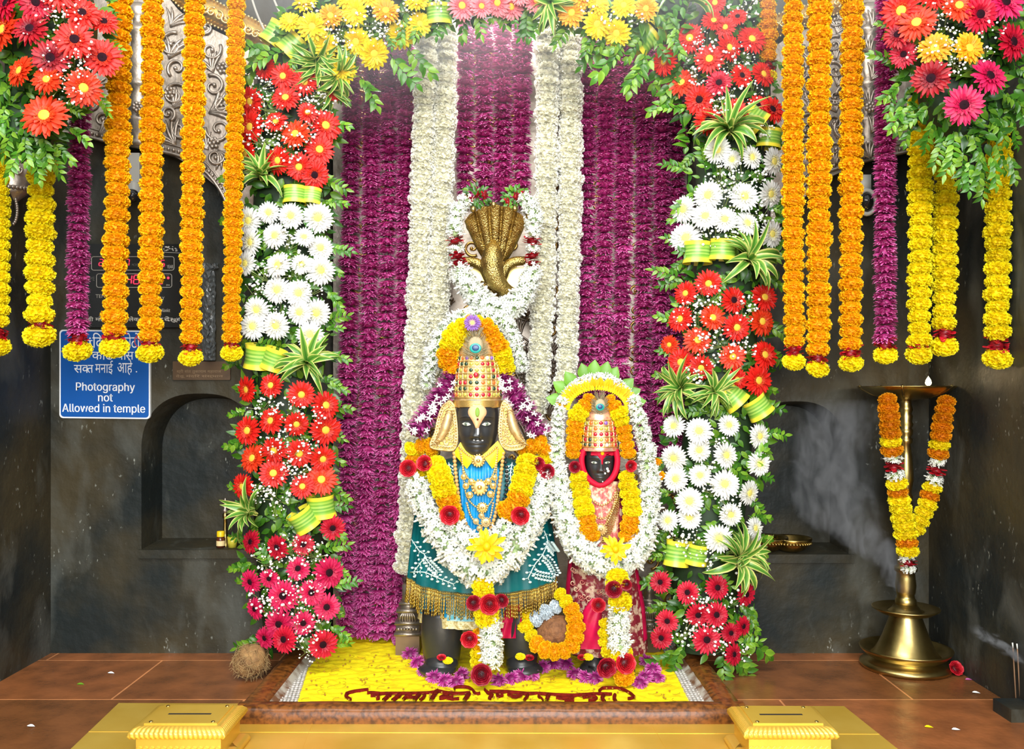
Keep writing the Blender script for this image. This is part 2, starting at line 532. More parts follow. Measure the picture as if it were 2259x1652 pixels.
M['led'] = mat('led_red', (0.6, 0.01, 0.02), 0.4, emit=((1.0, 0.03, 0.08), 1.5))
M['plaque'] = mat('bronze_plaque', (0.14, 0.085, 0.045), 0.35, 0.6, noise=(8, (0.07, 0.045, 0.03), 0.4, 0.7))
M['plaquetext'] = mat('plaque_lettering', (0.30, 0.20, 0.11), 0.4, 0.5)
M['camwhite'] = mat('camera_white', (0.68, 0.68, 0.62), 0.35)
M['camglass'] = mat('camera_glass', (0.02, 0.02, 0.02), 0.06, 0, 0.6)
M['rope'] = mat('cotton_rope', (0.50, 0.47, 0.40), 0.9)
M['string'] = mat('dark_string', (0.05, 0.035, 0.03), 0.9)
M['amber'] = mat('amber_bottle', (0.10, 0.025, 0.01), 0.15)
M['capyellow'] = mat('yellow_cap', (0.90, 0.60, 0.01), 0.4)
M['cupyellow'] = mat('yellow_cup', (0.62, 0.55, 0.05), 0.3)
M['bottlelabel'] = mat('bottle_label', (0.80, 0.62, 0.30), 0.5)
M['plastic'] = mat('crumpled_film', (0.12, 0.13, 0.13), 0.10, 0, 0.8, bump=(30, 0.8))
M['redletter'] = mat('maroon_petals', (0.11, 0.006, 0.003), 0.8, 0, 0.1, noise=(80, (0.19, 0.010, 0.005), 0.4, 0.65), bump=(120, 0.4))
M['silvermat'] = mat('silver_beading', (0.72, 0.70, 0.64), 0.4, 0.35, noise=(120, (0.42, 0.40, 0.36), 0.4, 0.65))
M['paintedge'] = mat('worn_paint', (0.45, 0.42, 0.35), 0.6, noise=(18, (0.16, 0.07, 0.03), 0.4, 0.6))
M['stick'] = mat('incense_stick', (0.22, 0.12, 0.06), 0.8)
M['bluewhite'] = mat('pale_marigold', (0.62, 0.70, 0.75), 0.6, rnd=0.1)
M['soot'] = mat('wick', (0.02, 0.015, 0.01), 0.9)
M['flame'] = mat('flame', (1, 0.8, 0.4), 0.5, emit=((1.0, 0.72, 0.30), 14.0))

# ------------------------------------------------------------------ flower and leaf kinds (unit size, z = facing direction or string axis)
def strip_petal(mb, ang, r0, L, wd, elev, curl, cup, z0, segs=5, mi=0, tip=0.35, twist=0.0, t0=0.0, t1=1.0):
    ca, sa = math.cos(ang), math.sin(ang)
    rows, ts = [], []
    for i in range(segs + 1):
        u = i / segs
        r = r0 + L * u * math.cos(elev)
        z = z0 + L * (math.sin(elev) * u - curl * u * u)
        h = wd * (0.45 + 0.55 * math.sin(PI * min(1.0, 0.15 + u * 0.72))) * (1 if u < 0.82 else 1 - (1 - tip) * ((u - 0.82) / 0.18) ** 1.5)
        row = []
        for k in (-1, 0, 1):
            x, y = r, k * h
            zz = z + (cup * h if k else 0) + twist * k * h * u
            row.append((x * ca - y * sa, x * sa + y * ca, zz))
        rows.append(row)
        ts += [t0 + (t1 - t0) * u] * 3
    mb.grid(rows, mi, False, ts)


def make_gerbera(seed, n1=23, wd=0.10, full=False):
    r = random.Random(seed)
    mb = MB()
    for ring, (n, L, z0, el, w_) in enumerate([(n1, 0.80, 0.0, 0.02, wd), (n1 - 2, 0.70, 0.045, 0.13, wd * 0.95), (15, 0.36 if not full else 0.55, 0.08, 0.40, wd * 0.75)]):
        for k in range(n):
            a = 2 * PI * (k + 0.5 * ring + r.uniform(-.22, .22)) / n
            strip_petal(mb, a, 0.17, L * r.uniform(0.90, 1.04), w_ * r.uniform(.88, 1.1), el + r.uniform(-.10, .12), r.uniform(0.02, 0.16), 0.25 + r.uniform(-.1, .3), z0, twist=r.uniform(-.3, .3), t0=0.15 if ring < 2 else 0.0, t1=1 if ring < 2 else 0.4)
    return mb


def make_disc(seed):
    r = random.Random(seed)
    mb = MB()
    mb.lathe([(0.27, 0.03), (0.26, 0.085), (0.20, 0.13), (0.10, 0.145), (0, 0.14)], seg=18)
    mb.t = [0.9 - 0.85 * (i // 18) / 4 for i in range(len(mb.v))]
    for k in range(30):
        a = 2 * PI * k / 30 + r.uniform(-.06, .06)
        rr = r.uniform(.23, .34)
        mb.tube([(rr * math.cos(a), rr * math.sin(a), 0.06), (rr * 1.12 * math.cos(a), rr * 1.12 * math.sin(a), 0.17 + r.uniform(-.03, .04))], [0.026, 0.016], 4, 0, True, r.uniform(.8, 1.0))
    for k in range(34):
        rr, a = 0.20 * math.sqrt((k + .5) / 34), k * 2.39996
        mb.ball((rr * math.cos(a), rr * math.sin(a), 0.135 - rr * .2), 0.024, None, 0.03, 5, 3, 0, None, 0.05 + rr)
    return mb


def make_marigold(seed, hgt=0.70, n=230):
    r = random.Random(seed)
    mb = MB()
    mb.ball((0, 0, 0), 0.80, 0.80, 0.80 * hgt, 14, 8, 0, None, 0.35)
    for k in range(n):
        zf = 1 - 2 * (k + .5) / n
        a = k * 2.39996 + r.uniform(-.25, .25)
        rad = math.sqrt(max(0, 1 - zf * zf))
        nrm = Vector((rad * math.cos(a), rad * math.sin(a), zf))
        pos = Vector((nrm.x, nrm.y, nrm.z * hgt))
        tang = Vector((-math.sin(a), math.cos(a), 0))
        rot = Matrix.Rotation(r.uniform(-.9, .9), 3, nrm)
        tang = rot @ tang
        bi = nrm.cross(tang)
        wd = 0.17 * r.uniform(.8, 1.25)
        sc = r.uniform(0.90, 1.07)
        rows, ts = [], []
        for i, (q, ww, tt) in enumerate(((0.62, 0.5, 0.0), (0.88, 0.95, .6), (1.0, 1.05, 1.0))):
            row = []
            for j in range(5):
                y = (j - 2) / 2
                rip = (0.035 * math.sin(j * 2.4 + k) if i == 2 else 0)
                row.append(pos * (q * sc + rip) + tang * (y * wd * ww) + bi * (0.06 * (y * y - .5) * (1 if k % 2 else -1) * (i + .3)))
            rows.append(row)
            ts += [tt] * 5
        mb.grid(rows, 0, False, ts)
    return mb


def make_chrys(seed, n=84, droop=0.5, wd=0.075, lens=(0.75, 1.0), hgt=0.34, core=.02):
    """a strung chrysanthemum: petals stand out from the string (z) and droop"""
    r = random.Random(seed)
    mb = MB()
    mb.ball((0, 0, 0), 0.58, 0.58, hgt * 1.1, 10, 6, 0, None, core)
    for k in range(n):
        a = k * 2.39996 + r.uniform(-.3, .3)
        z0 = hgt * r.uniform(-.8, .9)
        strip_petal(mb, a, 0.22, r.uniform(*lens) * 0.80, wd * r.uniform(.8, 1.3), r.uniform(-.16, .20), droop * r.uniform(.1, .6), r.uniform(-.4, .6), z0, 4, 0, 0.4, r.uniform(-.6, .6), 0.1, r.uniform(.75, 1.0))
    return mb


def make_tuberose(seed, n=44):
    """a ring of tuberose buds and open florets standing out from the string (z)"""
    r = random.Random(seed)
    mb = MB()
    mb.ball((0, 0, 0), 0.45, 0.45, 0.30, 10, 6, 0, None, 0.1)
    for k in range(n):
        a = k * 2.39996 + r.uniform(-.3, .3)
        el = r.uniform(-.55, .55)
        d = Vector((math.cos(a) * math.cos(el), math.sin(a) * math.cos(el), math.sin(el)))
        L = r.uniform(.78, 1.04)
        o = Vector((0, 0, r.uniform(-.22, .22)))
        mb.tube([o + d * .3, o + d * L * .6, o + d * L * .82], [0.05, 0.06, 0.075], 5, 0, False)
        n0 = len(mb.t)
        M3 = orient(d, r.uniform(0, 6))
        if r.random() < .62:
            for q in range(5):
                f = MB()
                strip_petal(f, q * 2 * PI / 5, .03, .22, .065, .35, .1, .3, 0, 3, 0, .3, 0, .6, 1.0)
                mb.merge(f, Matrix.Translation(o + d * L * .80) @ M3)
        else:
            mb.ball(o + d * L * .88, .075, .075, .19, 6, 4, 0, M3.to_3x3(), .9)
    return mb


def make_rose(seed):
    r = random.Random(seed)
    mb = MB()
    for lay, (n, rad, h, op) in enumerate([(2, .13, .50, 0.0), (3, .24, .52, .05), (3, .38, .50, .12), (4, .54, .46, .18), (5, .70, .40, .28), (6, .84, .28, .40)]):
        for k in range(n):
            a0 = 2 * PI * (k + .37 * lay) / n + r.uniform(-.15, .15)
            wa = PI / n * 1.45
            rows, ts = [], []
            for i in range(6):
                u = i / 5
                row = []
                for j in range(7):
                    v = (j - 3) / 3
                    a = a0 + v * wa * (0.55 + .45 * math.sin(PI * min(1, .25 + u * .6)))
                    edge = (1 - .28 * v * v * u)
                    rr = rad * (.35 + .65 * math.sin(min(1, u * 1.1) * PI / 2)) + op * .30 * max(0, u - .7) / .3 + .03 * math.cos(j * 2 + k) * u
                    zz = -.15 + (h + .15) * u * edge - (0.18 * op * max(0, u - .75) / .25)
                    row.append((rr * math.cos(a), rr * math.sin(a), zz))
                rows.append(row)
                ts += [u] * 7
            mb.grid(rows, 0, False, ts)
    mb.lathe([(0, -.18), (.45, -.12), (.62, .02), (.3, .15), (0, .2)], seg=12)
    return mb


def leaf_mesh(mb, p, d, n, L, wd, mi=0, bend=0.25, tt=0.5, segs=4):
    """ovate leaf from p along d, face normal n"""
    d = Vector(d).normalized()
    s_ = d.cross(Vector(n))
    s_ = s_.normalized() if s_.length > 1e-6 else d.orthogonal().normalized()
    n = s_.cross(d)
    rows, ts = [], []
    for i in range(segs + 1):
        u = i / segs
        h = wd * math.sin(PI * (0.04 + 0.96 * u) ** 0.8) if u < 1 else wd * .03
        c = Vector(p) + d * (L * u) - n * (bend * L * u * u)
        rows.append([c - s_ * h + n * h * .3, c, c + s_ * h + n * h * .3])
        ts += [tt, tt * .8, tt]
    mb.grid(rows, mi, False, ts)


def make_sprig(seed, n=9):
    """leafy twig along +x, leaves facing +z"""
    r = random.Random(seed)
    mb = MB()
    pts = [Vector((u, 0.06 * math.sin(u * 3 + seed), -.18 * u * u)) for u in np.linspace(0, 1, 7)]
    mb.tube(pts, [.018 * (1 - .6 * i / 6) for i in range(7)], 4, 0, True, .25)
    for k in range(n):
        u = .12 + .86 * k / (n - 1)
        p = Vector((u, 0.06 * math.sin(u * 3 + seed), -.18 * u * u))
        sd = 1 if k % 2 else -1
        an = sd * r.uniform(.6, 1.15) if k < n - 1 else 0
        leaf_mesh(mb, p, (math.cos(an), math.sin(an), r.uniform(-.3, .25)), (r.uniform(-.3, .3), r.uniform(-.3, .3), 1), r.uniform(.24, .34), r.uniform(.065, .095), 0, r.uniform(.1, .4), r.uniform(.25, .95))
    return mb


def make_tuft(seed, n=15, spread=1.0):
    """tuft of long striped leaves rising along +z and arching outward, unit length"""
    r = random.Random(seed)
    mb = MB()
    for k in range(n):
        a = k * 2.39996 + r.uniform(-.3, .3)
        lean = r.uniform(.35, 1.35) * spread
        L = r.uniform(.7, 1.2)
        wd = r.uniform(.065, .095)
        rows, ts = [], []
        x = z = 0.0
        th = PI / 2 - lean * .45
        tw = r.uniform(-1.2, 1.2)
        for i in range(9):
            u = i / 8
            h = wd * math.sin(PI * (.10 + .90 * u) ** .85) if i < 8 else .004
            row = []
            for j, y in enumerate((-1, -.72, -.3, 0, .3, .72, 1)):
                zz = abs(y) * h * .35 + y * h * tw * u
                px_, pz_ = x - zz * math.sin(th), z + zz * math.cos(th)
                row.append((px_ * math.cos(a) - y * h * math.sin(a), px_ * math.sin(a) + y * h * math.cos(a), pz_))
                ts.append(abs(y))
            rows.append(row)
            x += math.cos(th) * L / 8
            z += math.sin(th) * L / 8
            th -= lean * r.uniform(.20, .32)
        mb.grid(rows, 0, False, ts)
    return mb


def make_loop(seed):
    """broad striped leaf rolled into an open ring, stripes run round the ring; axis z, radius 1, height 2"""
    r = random.Random(seed)
    mb = MB()
    rows, ts = [], []
    n = 34
    for i in range(n + 1):
        a = -PI * 0.92 + 1.9 * PI * i / n + .1
        row = []
        rad = 1.0 + .10 * i / n
        for j in range(13):
            v = j / 12
            fl = 1 + .10 * (2 * v - 1) ** 2 - .07 * (v - .5)
            row.append((rad * fl * math.sin(a), -rad * fl * math.cos(a) * .85, (v - .5) * 1.9))
            ts.append(v)
        rows.append(row)
    mb.grid(rows, 0, False, ts)
    a = -PI * 0.92 + .1
    rows, ts = [], []
    for i in range(6):
        u = i / 5
        rows.append([(math.sin(a) * (1 + .1 * u) - .5 * u, -math.cos(a) * .85 + .35 * u, (j / 8 - .5) * 1.9 * (1 - u * .85)) for j in range(9)])
        ts += [j / 8 for j in range(9)]
    mb.grid(rows, 0, False, ts)
    return mb


GB = {'n': [make_gerbera(s, 23, .10) for s in (1, 2, 3, 4)], 'y': [make_gerbera(s, 19, .125, True) for s in (5, 6, 7)], 'w': [make_gerbera(s, 25, .085) for s in (8, 9, 10)]}
DB = make_disc(3)
PET = {}


def gmesh(kind, color):
    if (kind, color) not in PET:
        PET[(kind, color)] = [g.mesh('gerbera_petals', M[color]) for g in GB[kind]]
    return R.choice(PET[(kind, color)])


DISC = {k: DB.mesh('flower_disc', M[k]) for k in ('d_yellow', 'd_dark', 'd_pale', 'd_gold')}
GK = {'red': ('n', 'g_red', 'd_yellow'), 'redd': ('n', 'g_red', 'd_dark'), 'ored': ('n', 'g_orangered', 'd_yellow'), 'crim': ('n', 'g_crimson', 'd_dark'), 'dark': ('n', 'g_dark', 'd_dark'),
      'hot': ('n', 'g_hotpink', 'd_dark'), 'pink': ('n', 'g_pink', 'd_yellow'), 'white': ('w', 'g_white', 'd_pale'), 'yel': ('y', 'g_yellow', 'd_gold'), 'ora': ('y', 'g_orange', 'd_gold')}
GNAME = {'red': 'red gerbera with yellow centre', 'redd': 'red gerbera with dark centre', 'ored': 'orange-red gerbera', 'crim': 'crimson gerbera with black centre', 'dark': 'dark red gerbera', 'hot': 'hot pink gerbera', 'pink': 'pale pink gerbera',
         'white': 'white gerbera', 'yel': 'yellow gerbera', 'ora': 'orange gerbera'}


def gerbera(parent, px, py, rpx, D, kind, tilt=(0, 0), jit=.30):
    k, pm, dm = GK[kind]
    nrm = Vector((tilt[0] + R.uniform(-jit, jit), -1, tilt[1] + R.uniform(-jit, jit) + .05))
    Mx = TRS(at(px, py, D), orient(nrm, R.uniform(0, 6.28)), S(rpx, D) * 1.06)
    o = put(gmesh(k, pm), 'gerbera', parent, Mx, GNAME[kind])
    sub(DISC[dm], 'flower_centre', o)
    return o


PROTO = {}


def proto(key, maker, seeds, m):
    PROTO[key] = [maker(s).mesh(key, M[m]) for s in seeds]


proto('marigold_orange', make_marigold, (1, 2, 3), 'm_orange')
proto('marigold_yellow', make_marigold, (4, 5, 6), 'm_yellow')
proto('marigold_deep', make_marigold, (7, 8), 'm_deep')
proto('marigold_pale', make_marigold, (9,), 'bluewhite')
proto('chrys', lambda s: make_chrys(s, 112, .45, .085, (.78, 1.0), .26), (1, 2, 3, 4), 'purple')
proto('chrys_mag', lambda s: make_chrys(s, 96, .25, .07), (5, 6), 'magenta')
proto('cream', lambda s: make_marigold(s, .60, 200), (11, 12, 13, 14), 'cream')
proto('tuberose', make_tuberose, (1, 2, 3, 4), 'tuberose')
proto('rose', make_rose, (1, 2), 'rose')
proto('rose_dark', make_rose, (3, 4), 'rose_dark')
proto('sprig', lambda s: make_sprig(s, 12), (1, 2, 3, 4), 'leaf')
proto('tuft', lambda s: make_tuft(s, 26), (1, 2, 3), 'dracaena')
proto('loop', make_loop, (1, 2), 'loop')


def make_roseband(seed):
    r = random.Random(seed)
    mb = MB()
    for k in range(18):
        a = 2 * PI * k / 18 * 2.3
        z0 = -.25 + .5 * (k % 3) / 2
        strip_petal(mb, a, .25, .72 * r.uniform(.85, 1.1), .24, r.uniform(-.2, .2), r.uniform(-.1, .2), r.uniform(-.2, .3), z0, 4, 0, .7, r.uniform(-.5, .5), .2, 1)
    mb.ball((0, 0, 0), .55, .55, .35, 10, 6, 0, None, .3)
    return mb


proto('roseband', make_roseband, (1, 2), 'rose')


def bead_path(parent, path, keyfn, name, spacing, label=None, roll=True, sq=1.0, jit=.10, wj=.07):
    """parts along a path of (px, py, D, radius_px); keyfn(u) gives the kind; each flower's axis follows the path"""
    L = 0
    for a, b in zip(path[:-1], path[1:]):
        L += math.hypot(a[0] - b[0], a[1] - b[1])
    n = max(2, int(L / spacing) + 1)
    P = spline(path, n)
    out = []
    for i, q in enumerate(P):
        a, b = P[max(0, i - 1)], P[min(n - 1, i + 1)]
        d = at(*a[:3]) - at(*b[:3])
        key = keyfn(i / (n - 1))
        if key is None:
            continue
        nm = name
        if isinstance(key, tuple):
            key, nm = key
        d = d.normalized() + Vector((R.uniform(-jit, jit), R.uniform(-jit, jit), R.uniform(-jit, jit)))
        r = S(q[3], q[2]) * R.uniform(1 - wj, 1 + wj)
        pos = at(*q[:3]) + Vector((R.uniform(-.04, .04), R.uniform(-.05, .05), 0)) * r
        out.append(put(R.choice(PROTO[key]), nm, parent, TRS(pos, orient(d, R.uniform(0, 6.28), (0, -1, 0)), (r, r, r * sq))))
    return out


# ------------------------------------------------------------------ lettering
def text_mb(mb, body, origin, ux, uy, height, mi=0, bold=0.0, align='LEFT', depth=None, cut=None, slant=0.0, xs=1.0, width=None):
    """lettering from the built-in font, laid out on the plane origin + ux*x + uy*y; height is the cap size"""
    cu = bpy.data.curves.new('lettering', 'FONT')
    cu.body = body
    cu.size = 1.0
    cu.offset = bold
    cu.resolution_u = 4
    o = bpy.data.objects.new('lettering', cu)
    C.objects.link(o)
    bpy.context.view_layer.update()
    me = bpy.data.meshes.new_from_object(o.evaluated_get(bpy.context.evaluated_depsgraph_get()))
    vs = [Vector(v.co) for v in me.vertices]
    fs = [tuple(p.vertices) for p in me.polygons]
    bpy.data.objects.remove(o)
    bpy.data.curves.remove(cu)
    bpy.data.meshes.remove(me)
    if not vs:
        return 0
    if cut is not None:
        vs = [Vector((min(v.x, cut), v.y, 0)) for v in vs]
    x0, x1 = min(v.x for v in vs), max(v.x for v in vs)
    k = height / 0.73
    if width is not None:
        xs = width / ((x1 - x0) * k)
    off = x0 if align == 'LEFT' else (x0 + x1) / 2 if align == 'CENTER' else x1
    ux, uy, origin = Vector(ux), Vector(uy), Vector(origin)
    mb.add([origin + ux * ((v.x - off + slant * v.y) * k * xs) + uy * (v.y * k) for v in vs], fs, mi)
    return (x1 - x0) * k * xs


